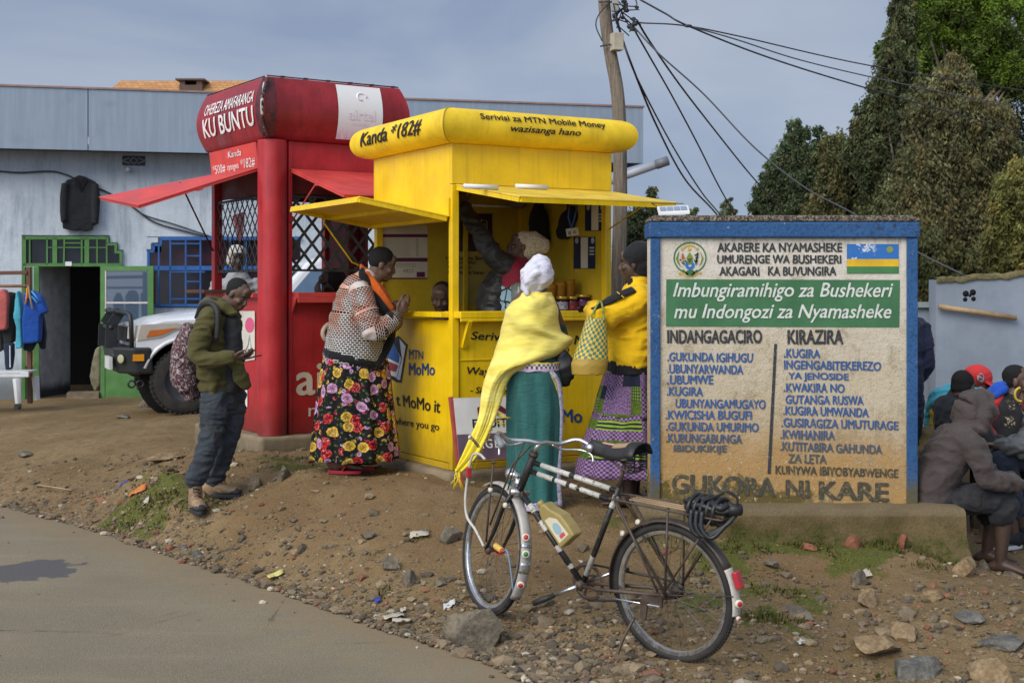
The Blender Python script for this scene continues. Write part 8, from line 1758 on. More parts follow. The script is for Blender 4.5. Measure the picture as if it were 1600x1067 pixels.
def patch(n, uv, sx_, sy_, seed):
 m_ = n.map(uv, (sx_, sy_, 1), (seed, seed*.37, 0)); fl = n.node('ShaderNodeVectorMath', operation='FLOOR'); n.put(fl.inputs[0], m_); wn_ = n.node('ShaderNodeTexWhiteNoise', noise_dimensions='2D'); n.put(wn_.inputs['Vector'], fl.outputs[0]); return wn_.outputs['Value'], m_
r1, _ = patch(n, uv, 13, 11, .3); chk = n.node('ShaderNodeTexChecker'); n.put(chk.inputs[0], uv); chk.inputs['Scale'].default_value = 62; n.put(chk.inputs['Color1'], (.20, .13, .22)); n.put(chk.inputs['Color2'], (.05, .025, .06))
ch2 = n.node('ShaderNodeTexChecker'); n.put(ch2.inputs[0], n.map(uv, rot=(0, 0, rad(45)))); ch2.inputs['Scale'].default_value = 75; n.put(ch2.inputs['Color1'], (.13, .22, .02)); n.put(ch2.inputs['Color2'], (.03, .03, .03))
grn_ = n.mix(n.ramp(n.noise(uv, 40, 3, .6), .4, .6), (.055, .09, .014), (.09, .13, .02)); pur = n.mix(n.ramp(n.noise(uv, 80, 3, .7), .45, .55), (.10, .05, .13), (.20, .13, .22)); nav = (.016, .018, .035)
c = n.mix(n.ramp(r1, .36, .361), grn_, chk.outputs[0]); c = n.mix(n.ramp(r1, .58, .581), c, pur); c = n.mix(n.ramp(r1, .76, .761), c, ch2.outputs[0]); c = n.mix(n.ramp(r1, .88, .881), c, nav)
vv = n.sep(uv)[1]; pt = c
patchm = n.out(c, .85, n.bump(n.noise(n.co(), 9, 4, .5), .25, .02), 0, .15)
skirt([(X3(986, 578), .175, .20), (X3(985, 610), .21, .22), (X3(984, 649), .25, .25)], 9, patchm, w3, 'skirt', amp0=.006, amp1=.014, seed=6)
tone_ = 0; n = NT('tiered band print'); uv = n.co('UV'); vv = n.sep(uv)[1]; nz_ = n.noise(n.map(uv, (3, 60, 1)), 1.2, 2, .5); st = n.math('FRACT', n.math('MULTIPLY', n.math('ADD', vv, n.math('MULTIPLY', nz_, .004)), 7.6)); r2, _ = patch(n, uv, 3.2, 15, .9)
chk = n.node('ShaderNodeTexChecker'); n.put(chk.inputs[0], uv); chk.inputs['Scale'].default_value = 70; n.put(chk.inputs['Color1'], (.23, .15, .25)); n.put(chk.inputs['Color2'], (.07, .03, .09)); grn_ = n.mix(n.ramp(n.noise(uv, 40, 3, .6), .4, .6), (.05, .085, .014), (.085, .13, .02))
stp = n.math('FRACT', n.math('MULTIPLY', vv, 38)); strp = n.mix(n.ramp(stp, .45, .55), (.014, .016, .03), (.20, .30, .03))
c = n.mix(n.ramp(r2, .30, .301), grn_, chk.outputs[0]); c = n.mix(n.ramp(r2, .60, .601), c, (.11, .065, .14)); c = n.mix(n.ramp(r2, .82, .821), c, strp)
tier = n.out(c, .85, n.bump(n.noise(n.co(), 9, 4, .5), .25, .02), 0, .15)
skirt([(X3(984, 647), .252, .252), (X3(984, 690), .315, .29), (X3(985, 740), .375, .33)], 15, tier, w3, 'skirt_tier', amp0=.008, amp1=.022, seed=8)
# woven bag on her arm
n = NT('woven yellow and green plastic'); uv = n.co('UV'); ch = n.node('ShaderNodeTexChecker'); n.put(ch.inputs[0], n.map(uv, rot=(0, 0, rad(8)))); ch.inputs['Scale'].default_value = 48; n.put(ch.inputs['Color1'], (.60, .38, .03)); n.put(ch.inputs['Color2'], (.03, .15, .12)); c = n.mix(n.ramp(n.sep(uv)[1], -.268, -.272), ch.outputs[0], (.34, .22, .03)); wov = n.out(c, .5, n.bump(ch.outputs[1], .4, .004), 0, .4)
bc = P(921, 580, 9.02); bagE = empty('woven_bag', bc, 'woven green and yellow checked bag on the arm of the yellow jacket woman', 'bag')
rows_ = [(P(931, 497, 9.02), .062, .05), (P(928, 525, 9.02), .085, .065), (P(923, 560, 9.02), .115, .085), (P(921, 570, 9.02), .118, .09), (P(920, 585, 9.02), .108, .085)]
skirt(rows_, 4, wov, bagE, 'bag_body', amp0=.002, amp1=.002, seed=3, uvr=.1)
mb = MB(); mb.ell(P(920, 583, 9.02), (.105, .082, .01)); obj('bag_base', mb, mat('ochre bag base', (.34, .22, .03), .5), bagE)
hm_ = mat('green and yellow handle', (.22, .25, .05), .5, .6, 60)
for o in (-.035, .035): mb = MB(); mb.tube(spline([P(921, 500, 9.02+o), P(930, 482, 9.03+o), P(938, 471, 9.06+o*.3), P(942, 482, 9.03+o), P(944, 502, 9.02+o)], 6), .007, 6); obj('bag_handle', mb, hm_, bagE)
# ================= vendor reaching up in the yellow kiosk
VY = 10.86; v1g = Y(.72, .60, .04)
v1 = person('vendor in cream knitted cap and leather jacket reaching up inside the yellow kiosk', v1g)
b = Blob(); b.head(Zu(508, 405, VY), (-.90, -.22, .30), (-.25, 0, .95), 1.0); b.limb([Zu(520, 455, VY), Zu(505, 520, VY)], [.055, .066])
b.limb([Zu(500, 520, VY), Zu(480, 560, VY), Zu(455, 680, VY), Zu(440, 820, VY), Zu(440, 960, VY)], [(.07, .10), (.11, .17), (.125, .175), (.12, .16), (.13, .17)], up=V((-.7, -.7, 0)), n=20)
b.limb([Zu(425, 545, VY-.08), Zu(285, 365, VY-.1), Zu(165, 150, VY-.02)], [.06, .048, .03]); b.hand(Zu(165, 150, VY-.02), (-.1, .1, .95), (.2, .9, 0), 1, .5); b.limb([Zu(540, 550, VY+.08), Zu(570, 700, VY+.05), Zu(520, 760, VY-.1)], [.06, .048, .03]); b.hand(Zu(520, 760, VY-.1), (-.8, -.3, -.2), (0, 0, -1), -1, .4)
for s_ in (-.09, .09): b.limb([Zu(440, 950, VY)+V((s_, 0, 0)), Zu(440, 1200, VY)+V((s_, 0, 0)), V((Zu(440, 0, VY).x+s_, VY, v1g.z+.08))], [.09, .06, .04]); b.foot(V((Zu(440, 0, VY).x+s_, VY, v1g.z+.08)), (-.5, -.8, 0), v1g.z)
body(b, v1, SK3); eyes(b, v1, .9); hair_cap(b, v1, None, .004, .02, .0)
n = NT('cream crochet cap'); co = n.co(); v = n.vor(co, 75); f = n.ramp(v.outputs['Distance'], .15, .4); crc = n.out(n.mix(f, (.20, .15, .09), (.62, .53, .37)), .9, n.bump(f, .5, .006), 0, .1)
b = Blob(); b.limb([Zu(530, 365, VY), Zu(575, 385, VY), Zu(625, 395, VY)], [.078, .105, .078]); b.ell(Zu(560, 425, VY), (.07, .085, .075)); wear('knitted_cap', b, crc, v1, .008, 3, .004, (20, 20, 20), 2)
lea = mat('dark leather jacket', (.035, .034, .032), .42, .3, 6, .4, 30)
b = Blob(); b.limb([Zu(445, 540, VY-.02), Zu(380, 620, VY-.05), Zu(340, 720, VY-.06), Zu(325, 900, VY-.06)], [(.10, .10), (.10, .13), (.11, .14), (.11, .14)], up=V((-.7, -.7, 0))); b.limb([Zu(430, 540, VY-.08), Zu(345, 450, VY-.10), Zu(282, 360, VY-.1), Zu(175, 175, VY-.03)], [.088, .08, .07, .055]); b.limb([Zu(545, 550, VY+.08), Zu(572, 700, VY+.05), Zu(530, 755, VY-.08)], [.075, .065, .05])
b.limb([Zu(415, 500, VY-.12), Zu(450, 480, VY-.02), Zu(470, 500, VY+.1)], [.05, .04, .04]); wear('leather_jacket', b, lea, v1, .010, 3, .010, (7, 7, 10), 6)
n = NT('pale blue leaf print on red'); co = n.co(); v = n.vor(n.map(co, (1, 1, 1)), 12, 'DISTANCE_TO_EDGE'); v2 = n.vor(co, 12); bl_ = n.mix(n.ramp(v.outputs['Distance'], .04, .07), (.012, .012, .014), (.36, .55, .62)); x_ = n.sep(co); c = n.mix(n.ramp(n.math('ADD', n.noise(co, 3.5, 2, .5), n.math('MULTIPLY', x_[0], .9)), .60, .63), bl_, (.26, .012, .03)); pr_ = n.out(c, .8)
b = Blob(); b.limb([Zu(495, 530, VY-.03), Zu(470, 570, VY-.06), Zu(450, 680, VY-.07), Zu(440, 900, VY-.05), Zu(440, 1180, VY-.02)], [(.09, .12), (.12, .17), (.13, .175), (.14, .18), (.17, .22)], up=V((-.5, -.85, 0)), n=20); wear('dress', b, pr_, v1, .011, 3, .005)
# ================= seated vendor whose head shows above the left counter
v2g = Y(.40, .80, .04); HV = P(690, 466, Y(.31, .72, 0).y)
v2 = person('young vendor with cropped hair looking down behind the left counter of the yellow kiosk', v2g)
b = Blob(); b.head(HV, (-.15, -.90, -.34), (0, -.2, .95), 1.0); b.limb([HV+V((0, .02, -.08)), HV+V((.01, .03, -.2))], [.056, .066]); b.limb([HV+V((.01, .03, -.2)), HV+V((.01, .03, -.27)), HV+V((.01, .05, -.45)), HV+V((.01, .06, -.75))], [(.07, .10), (.10, .18), (.11, .18), (.12, .17)], up=V((0, -1, 0)), n=18)
for s_ in (-1, 1): b.limb([HV+V((.2*s_, .05, -.28)), HV+V((.22*s_, .05, -.56)), HV+V((.1*s_, -.14, -.60))], [.055, .045, .03]); b.hand(HV+V((.1*s_, -.14, -.60)), (-.3*s_, -.9, 0), (0, 0, -1), -s_, .5); b.limb([HV+V((.09*s_, .05, -.75)), HV+V((.1*s_, -.12, -.78)), HV+V((.1*s_, -.10, v2g.z+.08-HV.z))], [.085, .065, .04]); b.foot(HV+V((.1*s_, -.10, v2g.z+.08-HV.z)), (0, -1, 0), v2g.z)
body(b, v2, SK); hair_cap(b, v2, None, .003, .018, .0); eyes(b, v2, .45)
b = Blob(); b.limb([HV+V((.01, .03, -.215)), HV+V((.01, .03, -.27)), HV+V((.01, .05, -.45)), HV+V((.01, .06, -.78))], [(.08, .11), (.115, .195), (.125, .195), (.135, .185)], up=V((0, -1, 0)), n=18); wear('shirt', b, dks, v2, .012, 2, .004)
# ================= vendor inside the red kiosk
HR = P(516, 441, R(.82, .55, 0).y); v3g = V((HR.x, HR.y, RP.z+.02))
v3 = person('vendor bowed over the counter inside the red kiosk, hand raised to the face', v3g)
b = Blob(); b.head(HR, (-.70, -.55, -.42), (-.3, -.1, .9), 1.0); b.limb([HR+V((.03, .03, -.07)), HR+V((.06, .06, -.17))], [.056, .066]); b.limb([HR+V((.06, .06, -.17)), HR+V((.08, .08, -.26)), HR+V((.1, .1, -.5)), HR+V((.1, .1, -.85))], [(.07, .10), (.10, .18), (.12, .18), (.13, .18)], up=V((-.7, -.7, 0)), n=18)
b.limb([HR+V((-.06, .0, -.27)), HR+V((-.12, -.12, -.28)), P(499, 464, HR.y-.14)], [.055, .045, .03]); b.hand(P(499, 464, HR.y-.14), (-.25, .0, .95), (.5, .8, 0), 1, .25); b.limb([HR+V((.22, .1, -.27)), HR+V((.2, -.1, -.45)), HR+V((.05, -.2, -.38))], [.055, .045, .03]); b.hand(HR+V((.05, -.2, -.38)), (-.8, -.3, 0), (0, 0, -1), -1, .4)
for s_ in (-1, 1): b.limb([HR+V((.1+.09*s_, .1, -.85)), HR+V((.1+.09*s_, .08, -1.1)), V((HR.x+.1+.09*s_, HR.y+.1, v3g.z+.08))], [.09, .065, .04]); b.foot(V((HR.x+.1+.09*s_, HR.y+.1, v3g.z+.08)), (-.7, -.7, 0), v3g.z)
body(b, v3, SK2); h = Blob(); h.ell(HR+V((.035, .02, .03)), (.115, .11, .10)); h.ell(HR+V((.06, .03, -.01)), (.10, .10, .09)); wear('hair', h, HA, v3, .010, 2, .004, (40, 40, 40))
b = Blob(); b.limb([HR+V((.06, .05, -.19)), HR+V((.08, .08, -.26)), HR+V((.1, .1, -.5)), HR+V((.1, .1, -.88))], [(.09, .12), (.12, .20), (.135, .2), (.15, .2)], up=V((-.7, -.7, 0)), n=18); wear('shirt', b, cloth('mustard shirt', (.42, .30, .02)), v3, .012, 2, .005)
# ================= passer-by in a white cap behind the red kiosk
HP = P(371, 404, 14.3); v4g = V((HP.x, HP.y, zg(HP.x, HP.y)))
v4 = person('person in white cap and pale jacket standing behind the lattice of the red kiosk', v4g)
b = Blob(); b.head(HP, (.35, -.9, -.1), (0, 0, 1), 1.05); b.limb([HP+V((0, 0, -.08)), HP+V((0, .02, -.2))], [.056, .066]); b.limb([HP+V((0, .02, -.2)), HP+V((0, .02, -.28)), HP+V((0, .03, -.5)), HP+V((0, .03, -.85))], [(.07, .10), (.10, .18), (.12, .18), (.13, .18)], up=V((0, -1, 0)), n=18)
for s_ in (-1, 1): b.limb([HP+V((.2*s_, .03, -.28)), HP+V((.24*s_, .03, -.58)), HP+V((.2*s_, -.08, -.82))], [.055, .045, .03]); b.hand(HP+V((.2*s_, -.08, -.82)), (0, -.2, -.9), (-s_, 0, 0), -s_, .4); b.limb([HP+V((.09*s_, .03, -.85)), HP+V((.09*s_, .02, -1.2)), V((HP.x+.09*s_, HP.y+.03, v4g.z+.08))], [.09, .065, .04]); b.foot(V((HP.x+.09*s_, HP.y+.03, v4g.z+.08)), (0, -1, 0), v4g.z)
body(b, v4, SK2, .009); h = Blob(); h.ell(HP+V((-.01, .01, .06)), (.10, .115, .085)); h.ell(HP+V((-.05, .03, .0)), (.075, .09, .09)); h.limb([HP+V((.0, -.1, .07)), HP+V((.05, -.15, .055))], [(.012, .07), (.008, .05)], up=UZ); wear('cap', h, cloth('white cap cloth', (.50, .48, .44)), v4, .010, 2, .003)
b = Blob(); b.limb([HP+V((0, .02, -.2)), HP+V((0, .02, -.28)), HP+V((0, .03, -.5)), HP+V((0, .03, -.9))], [(.09, .12), (.125, .21), (.14, .21), (.15, .21)], up=V((0, -1, 0)), n=18)
for s_ in (-1, 1): b.limb([HP+V((.21*s_, .03, -.28)), HP+V((.25*s_, .03, -.58)), HP+V((.21*s_, -.07, -.8))], [.08, .07, .05])
wear('jacket', b, cloth('pale grey jacket', (.30, .31, .33)), v4, .012, 2, .008); b = Blob();
for s_ in (-1, 1): b.limb([HP+V((.09*s_, .03, -.85)), HP+V((.09*s_, .02, -1.2)), V((HP.x+.09*s_, HP.y+.03, v4g.z+.1))], [.115, .085, .065])
wear('trousers', b, cloth('black trousers', (.015, .015, .017)), v4, .012, 2, .006)
# ================= seated group on the right
Zh = lambda x, y, Y=8.93: P(1400+x/3.05, 560+y/3.05, Y)
h1g = Zh(190, 715); h1 = person('barefoot person in faded brown hooded sweatshirt sitting on the notice wall ledge', h1g)
b = Blob(); b.head(Zh(392, 262), (.80, .28, -.42), (.4, .1, .85), 1.0); b.limb([Zh(365, 305), Zh(335, 345)], [.056, .066]); fh = V((.75, 0, -.6))
b.limb([Zh(335, 342), Zh(295, 395), Zh(235, 490), Zh(185, 590), Zh(180, 670)], [(.07, .10), (.11, .18), (.115, .17), (.11, .155), (.12, .165)], up=V((.8, 0, .5)), n=20)
b.limb([Zh(350, 400, 8.76), Zh(425, 562, 8.70), Zh(585, 603, 8.78)], [.055, .045, .03]); b.limb([Zh(360, 390, 9.12), Zh(440, 545, 9.16), Zh(590, 590, 9.0)], [.055, .045, .03]); b.hand(Zh(585, 603, 8.78), (.9, .25, -.2), (0, 0, -1), -1, .5); b.hand(Zh(590, 590, 9.0), (.9, -.25, -.15), (0, 0, -1), 1, .5)
for kn, an, dY in (((512, 672), (498, 955), 8.83), ((455, 678), (432, 945), 9.06)):
 a = Zh(an[0], an[1], dY); g_ = gz(a); a.z = g_+.075; b.limb([Zh(200, 672, (dY+8.93)/2), Zh(*kn, dY), Zh(kn[0]-2, 800, dY), a], [.085, .068, .052, .036]); b.foot(a, (.85, -.5, 0), g_, .25, .036)
body(b, h1, SK2)
hoodc = cloth('faded brown sweatshirt', (.062, .049, .046), .22, 150, .35, 7, .3, (.12, .10, .09)); b = Blob()
b.limb([Zh(338, 340), Zh(300, 388), Zh(238, 480), Zh(178, 590), Zh(168, 690)], [(.085, .11), (.135, .205), (.140, .20), (.135, .185), (.135, .185)], up=V((.8, 0, .5)), n=22); b.limb([Zh(350, 395, 8.76), Zh(400, 480, 8.70), Zh(430, 566, 8.69), Zh(520, 590, 8.73), Zh(578, 605, 8.78)], [.078, .07, .066, .056, .046]); b.limb([Zh(360, 390, 9.12), Zh(440, 545, 9.16), Zh(580, 590, 9.01)], [.075, .064, .046])
b.limb([Zh(405, 205, 8.93), Zh(370, 230), Zh(352, 275), Zh(355, 320)], [(.085, .09), (.115, .115), (.115, .118), (.10, .13)], up=V((.5, 0, .8))); b.limb([Zh(420, 215, 8.86), Zh(428, 260, 8.82), Zh(420, 320, 8.82), Zh(395, 350, 8.83)], [.035, .035, .035, .04]); b.ell(Zh(395, 240), (.115, .12, .105))
wear('hooded_sweatshirt', b, hoodc, h1, .010, 3, .010, (6, 6, 9), 12)
b = Blob(); b.limb([Zh(165, 665), Zh(215, 668)], [(.12, .18), (.115, .18)], n=20); sh_ = cloth('dark grey shorts', (.020, .021, .025), .3, 180, .35, 8, .2)
for kn, dY in (((508, 668), 8.83), ((455, 676), 9.06)): b.limb([Zh(210, 672, (dY+8.93)/2), Zh(360, 668, dY), Zh(*kn, dY), Zh(kn[0]-6, 738, dY)], [.105, .096, .088, .086])
wear('shorts', b, sh_, h1, .010, 3, .009, (8, 8, 10), 4)
b = Blob(); b.limb([Zh(390, 640, 8.745), Zh(382, 700, 8.745)], [(.012, .035), (.012, .035)], up=V((0, -1, 0))); obj('pocket', remesh(b, .008, 1), sh_, h1)
def sitter(label, head, f, neck, torso, tr, tup, arms, legs, hk=1.0, sk=None, hf_u=(0, 0, 1), hair=True, shoes=None, base=None):
 """arms: [(shoulder, elbow, wrist, side)], legs: [(hip, knee, ankle, toe dir)]"""
 e = person(label, base); b = Blob(); b.head(head, f, hf_u, hk); b.limb([V(head)+(neck-V(head))*.5, neck], [.056, .066]); b.limb([neck]+torso, tr, up=tup, n=18)
 for s_, el_, w_, sd in arms: b.limb([s_, el_, w_], [.056, .046, .03]); d = (w_-el_).normalized(); b.hand(w_, d, (-.1, -.2, -1), sd, .5)
 for hp__, kn, an, d in legs: g_ = gz(an); a = an.copy(); a.z = g_+.08; b.limb([hp__, kn, a], [.085, .062, .04]); b.foot(a, d, g_+.012)
 body(b, e, sk or SK, .008)
 if hair: hair_cap(b, e, None, .004, .014, .0)
 if shoes:
  for (hp__, kn, an, d) in legs: g_ = gz(an); a = an.copy(); a.z = g_+.09; shoe(e, a, d, g_, .28, shoes[0], shoes[1], .09, .046, 'shoe')
 return e, b
def garm(e, name, m, limbs, wr=.008, vox=.011, seed=0):
 b = Blob()
 for pts, rs, up in limbs: b.limb(pts, rs, up=up, n=18)
 return wear(name, b, m, e, vox, 3, wr, (7, 7, 10), seed)
wsh = flat('white rubber sole', (.55, .54, .52), .5); bsh_ = flat('black canvas shoe', (.02, .02, .022), .7)
# red cap
YA = 10.7; A_ = lambda x, y, Y=YA: Zh(x, y, Y)
fA = V((.25, -.95, 0)); legsA = [(A_(235, 420), A_(135, 395, YA-.32), A_(120, 640, YA-.30), (-.5, -.8, 0)), (A_(300, 420), A_(250, 420, YA-.42), A_(250, 640, YA-.42), (-.2, -.9, 0))]
tA = [A_(330, 215), A_(295, 300), A_(270, 420)]
ea, b = sitter('person in red baseball cap with turquoise and yellow top sitting by the boundary wall', A_(388, 118), (.75, -.5, -.25), A_(360, 185), tA, [(.07, .1), (.11, .18), (.12, .18), (.13, .18)], fA, [(A_(235, 210), A_(195, 300, YA-.05), A_(240, 375, YA-.25), 1), (A_(400, 215), A_(400, 310), A_(330, 390, YA-.3), -1)], legsA, base=A_(270, 470), shoes=(bsh_, wsh))
garm(ea, 'turquoise_top', cloth('turquoise sweater', (.085, .40, .47)), [([A_(360, 182), A_(332, 215), A_(297, 300), A_(272, 425)], [(.09, .12), (.13, .20), (.14, .2), (.14, .2)], fA), ([A_(262, 165, YA-.1), A_(205, 190, YA-.12), A_(168, 260, YA-.06), A_(152, 370, YA-.02)], [(.06, .06), (.07, .08), (.05, .05), (.03, .04)], None), ([A_(258, 150, YA-.1), A_(255, 240, YA-.18), A_(262, 310, YA-.2)], [.05, .05, .04], None), ([A_(400, 170, YA-.08), A_(420, 200, YA-.08)], [.05, .05], None)], seed=3)
garm(ea, 'yellow_sleeve', cloth('mustard yellow sleeve', (.50, .34, .02)), [([A_(228, 205, YA-.10), A_(205, 300, YA-.14), A_(232, 365, YA-.26)], [.088, .078, .05], None)], seed=4)
garm(ea, 'trousers', cloth('khaki trousers', (.17, .125, .055)), [([A_(270, 405), A_(270, 430)], [(.12, .18), (.12, .18)], fA), ([A_(235, 420), A_(135, 395, YA-.32), A_(118, 620, YA-.30)], [.11, .09, .075], None), ([A_(300, 420), A_(250, 420, YA-.42), A_(250, 620, YA-.42)], [.11, .09, .075], None)], seed=5)
capm_ = cloth('red cap cloth', (.52, .035, .035)); h = Blob(); c_, M_ = b.hc, b.hM; h.ell(c_+M_@V((-.012, 0, .055)), (.112, .095, .085), M_); h.limb([c_+M_@V((-.05, 0, .03)), c_+M_@V((-.135, 0, -.02)), c_+M_@V((-.19, 0, -.055))], [(.02, .085), (.012, .085), (.008, .06)], up=M_@V((.3, 0, 1)));
h = Blob(); h.ell(c_+M_@V((-.012, 0, .055)), (.114, .097, .092), M_); h.limb([c_+M_@V((.07, .01, .035)), c_+M_@V((.13, .01, .012)), c_+M_@V((.185, .01, -.022))], [(.014, .085), (.010, .085), (.008, .06)], up=M_@V((.3, 0, 1)))
cp_ = wear('cap', h, capm_, ea, .009, 2, .002)
mb = MB(); Cc = A_(404, 92, YA-.115); ex_ = V((.86, .5, 0));
for pts in ([(-.028, .02), (-.03, -.01), (-.01, -.032), (.012, -.02)], [(-.01, .03), (.012, .026), (.03, .006), (.026, -.022), (.008, -.034)], [(-.012, .012), (.004, -.004), (.016, -.014)]): mb.tube([Cc+ex_*x+UZ*z for x, z in pts], .008, 6)
obj('cap_emblem', mb, flat('grey embroidery', (.30, .27, .28)), cp_)
# dark jacket, seen from behind
YB = 10.0; B_ = lambda x, y, Y=YB: Zh(x, y, Y); fB = V((.5, .85, 0)); legsB = [(B_(330, 440), B_(330, 440, YB+.35), B_(330, 640, YB+.36), (.4, .9, 0)), (B_(380, 440), B_(440, 440, YB+.3), B_(440, 640, YB+.30), (.4, .9, 0))]
eb_, b = sitter('person in dark grey jacket seen from behind, just left of the red cap', B_(320, 142), (.60, .72, -.3), B_(318, 195), [B_(310, 235), B_(320, 330), B_(345, 440)], [(.07, .1), (.11, .18), (.12, .18), (.13, .18)], fB, [(B_(265, 235), B_(275, 350), B_(330, 400, YB+.2), -1), (B_(375, 240), B_(395, 350), B_(420, 400, YB+.2), 1)], legsB, sk=SK2, base=B_(345, 480), shoes=(bsh_, wsh))
garm(eb_, 'jacket', cloth('dark grey jacket cloth', (.022, .024, .027)), [([B_(318, 192), B_(312, 232), B_(320, 330), B_(345, 445)], [(.09, .12), (.13, .205), (.14, .2), (.14, .2)], fB), ([B_(268, 232), B_(272, 350), B_(320, 398, YB+.15)], [.08, .07, .05], None), ([B_(378, 238), B_(398, 350), B_(415, 398, YB+.15)], [.08, .07, .05], None)], seed=6)
garm(eb_, 'trousers', cloth('black jeans', (.014, .015, .018)), [([B_(345, 430), B_(350, 450)], [(.12, .18), (.12, .18)], fB), ([B_(330, 440), B_(330, 440, YB+.35), B_(330, 620, YB+.36)], [.11, .09, .07], None), ([B_(380, 440), B_(440, 440, YB+.3), B_(440, 620, YB+.3)], [.11, .09, .07], None)], seed=7)
# patterned shirt and red jacket at the right edge
YC = 10.3; C_ = lambda x, y, Y=YC: Zh(x, y, Y); fC = V((.25, -.95, 0)); legsC = [(C_(490, 440), C_(470, 440, YC-.4), C_(470, 660, YC-.42), (-.2, -.9, 0)), (C_(570, 440), C_(590, 440, YC-.4), C_(590, 660, YC-.42), (.2, -.9, 0))]
ec, b = sitter('person in black floral shirt under a red and blue jacket at the right edge', C_(582, 112), (.85, -.45, -.1), C_(553, 205), [C_(535, 245), C_(525, 330), C_(530, 440)], [(.07, .1), (.11, .18), (.12, .18), (.13, .18)], fC, [(C_(455, 240), C_(435, 340), C_(470, 400, YC-.2), 1), (C_(625, 240), C_(645, 340), C_(610, 400, YC-.2), -1)], legsC, base=C_(530, 480), shoes=(bsh_, wsh))
n = NT('cream leaf print on black'); co = n.co(); f = n.noise(co, 30, 4, .6, 2.2); v = n.vor(co, 9); c = n.mix(n.math('MULTIPLY', n.ramp(f, .55, .6), n.ramp(v.outputs['Distance'], .55, .4)), (.012, .011, .012), (.42, .34, .22)); flm = n.out(c, .8)
garm(ec, 'shirt', flm, [([C_(553, 200), C_(535, 240), C_(525, 330), C_(530, 445)], [(.07, .09), (.125, .185), (.135, .19), (.14, .19)], fC)], .004)
rj = cloth('red jacket cloth', (.48, .03, .03))
garm(ec, 'red_jacket', rj, [([C_(478, 195, YC-.02), C_(452, 245, YC-.04), C_(432, 340, YC-.04), C_(466, 398, YC-.2)], [.06, .085, .072, .05], None), ([C_(618, 215), C_(632, 250), C_(648, 340), C_(612, 398, YC-.18)], [.06, .085, .072, .05], None), ([C_(480, 200, YC+.1), C_(540, 215, YC+.13), C_(620, 210, YC+.1)], [.05, .07, .05], None)], seed=8)
garm(ec, 'jacket_hood', cloth('blue hood cloth', (.02, .08, .42)), [([C_(455, 160, YC-.02), C_(485, 145, YC-.02), C_(520, 145, YC+.05), C_(545, 160, YC+.12)], [.035, .05, .05, .04], None), ([C_(470, 180, YC-.08), C_(515, 145, YC-.06)], [.02, .025], None)], seed=9)
garm(ec, 'trousers', cloth('black jeans', (.014, .015, .018)), [([C_(530, 430), C_(530, 450)], [(.12, .18), (.12, .18)], fC), ([C_(490, 440), C_(470, 440, YC-.4), C_(470, 640, YC-.42)], [.11, .09, .07], None), ([C_(570, 440), C_(590, 440, YC-.4), C_(590, 640, YC-.42)], [.11, .09, .07], None)], seed=7)
mb = MB(); c_ = C_(592, 172, YC-.12); mb.tube([c_+V((.04*math.cos(a), 0, .05*math.sin(a))) for a in np.linspace(0, 2*PI, 20)[:-1]], .009, 8, closed=True); obj('earring', mb, flat('yellow ring', (.6, .46, .06), .3), ec)
# leather sleeved person reaching in from the right
YD = 9.55; D_ = lambda x, y, Y=YD: Zh(x, y, Y); fD = V((-.9, .25, 0)); legsD = [(D_(690, 470), D_(520, 470, YD-.08), D_(560, 730, YD-.06), (-.8, -.3, 0)), (D_(690, 470, YD+.2), D_(540, 470, YD+.18), D_(590, 715, YD+.2), (-.8, .0, 0))]
ed, b = sitter('person in grey leather jacket and jeans at the right edge, hand held out', D_(665, 160), (-.9, .2, -.2), D_(690, 240), [D_(700, 285), D_(705, 370), D_(710, 480)], [(.07, .1), (.11, .18), (.12, .18), (.13, .18)], fD, [(D_(690, 300, YD-.18), D_(610, 420, YD-.2), D_(480, 412, YD-.10), 1), (D_(690, 300, YD+.18), D_(620, 400, YD+.2), D_(540, 400, YD+.12), -1)], legsD, base=D_(710, 520), shoes=(bsh_, wsh))
garm(ed, 'leather_jacket', mat('grey leather', (.07, .075, .078), .45, .25, 7, .4, 30), [([D_(690, 238), D_(702, 285), D_(706, 370), D_(712, 490)], [(.09, .12), (.13, .205), (.14, .2), (.14, .2)], fD), ([D_(685, 295, YD-.18), D_(610, 420, YD-.2), D_(500, 414, YD-.11)], [.09, .08, .055], None), ([D_(685, 295, YD+.18), D_(620, 400, YD+.2), D_(555, 402, YD+.13)], [.085, .075, .055], None)], seed=11)
garm(ed, 'jeans', cloth('blue jeans', (.022, .030, .052), .3), [([D_(715, 465), D_(700, 485)], [(.12, .18), (.12, .18)], fD), ([D_(690, 475, YD-.05), D_(522, 474, YD-.08), D_(556, 715, YD-.06)], [.11, .098, .075], None), ([D_(690, 475, YD+.2), D_(545, 474, YD+.18), D_(588, 700, YD+.2)], [.11, .095, .075], None)], seed=10)
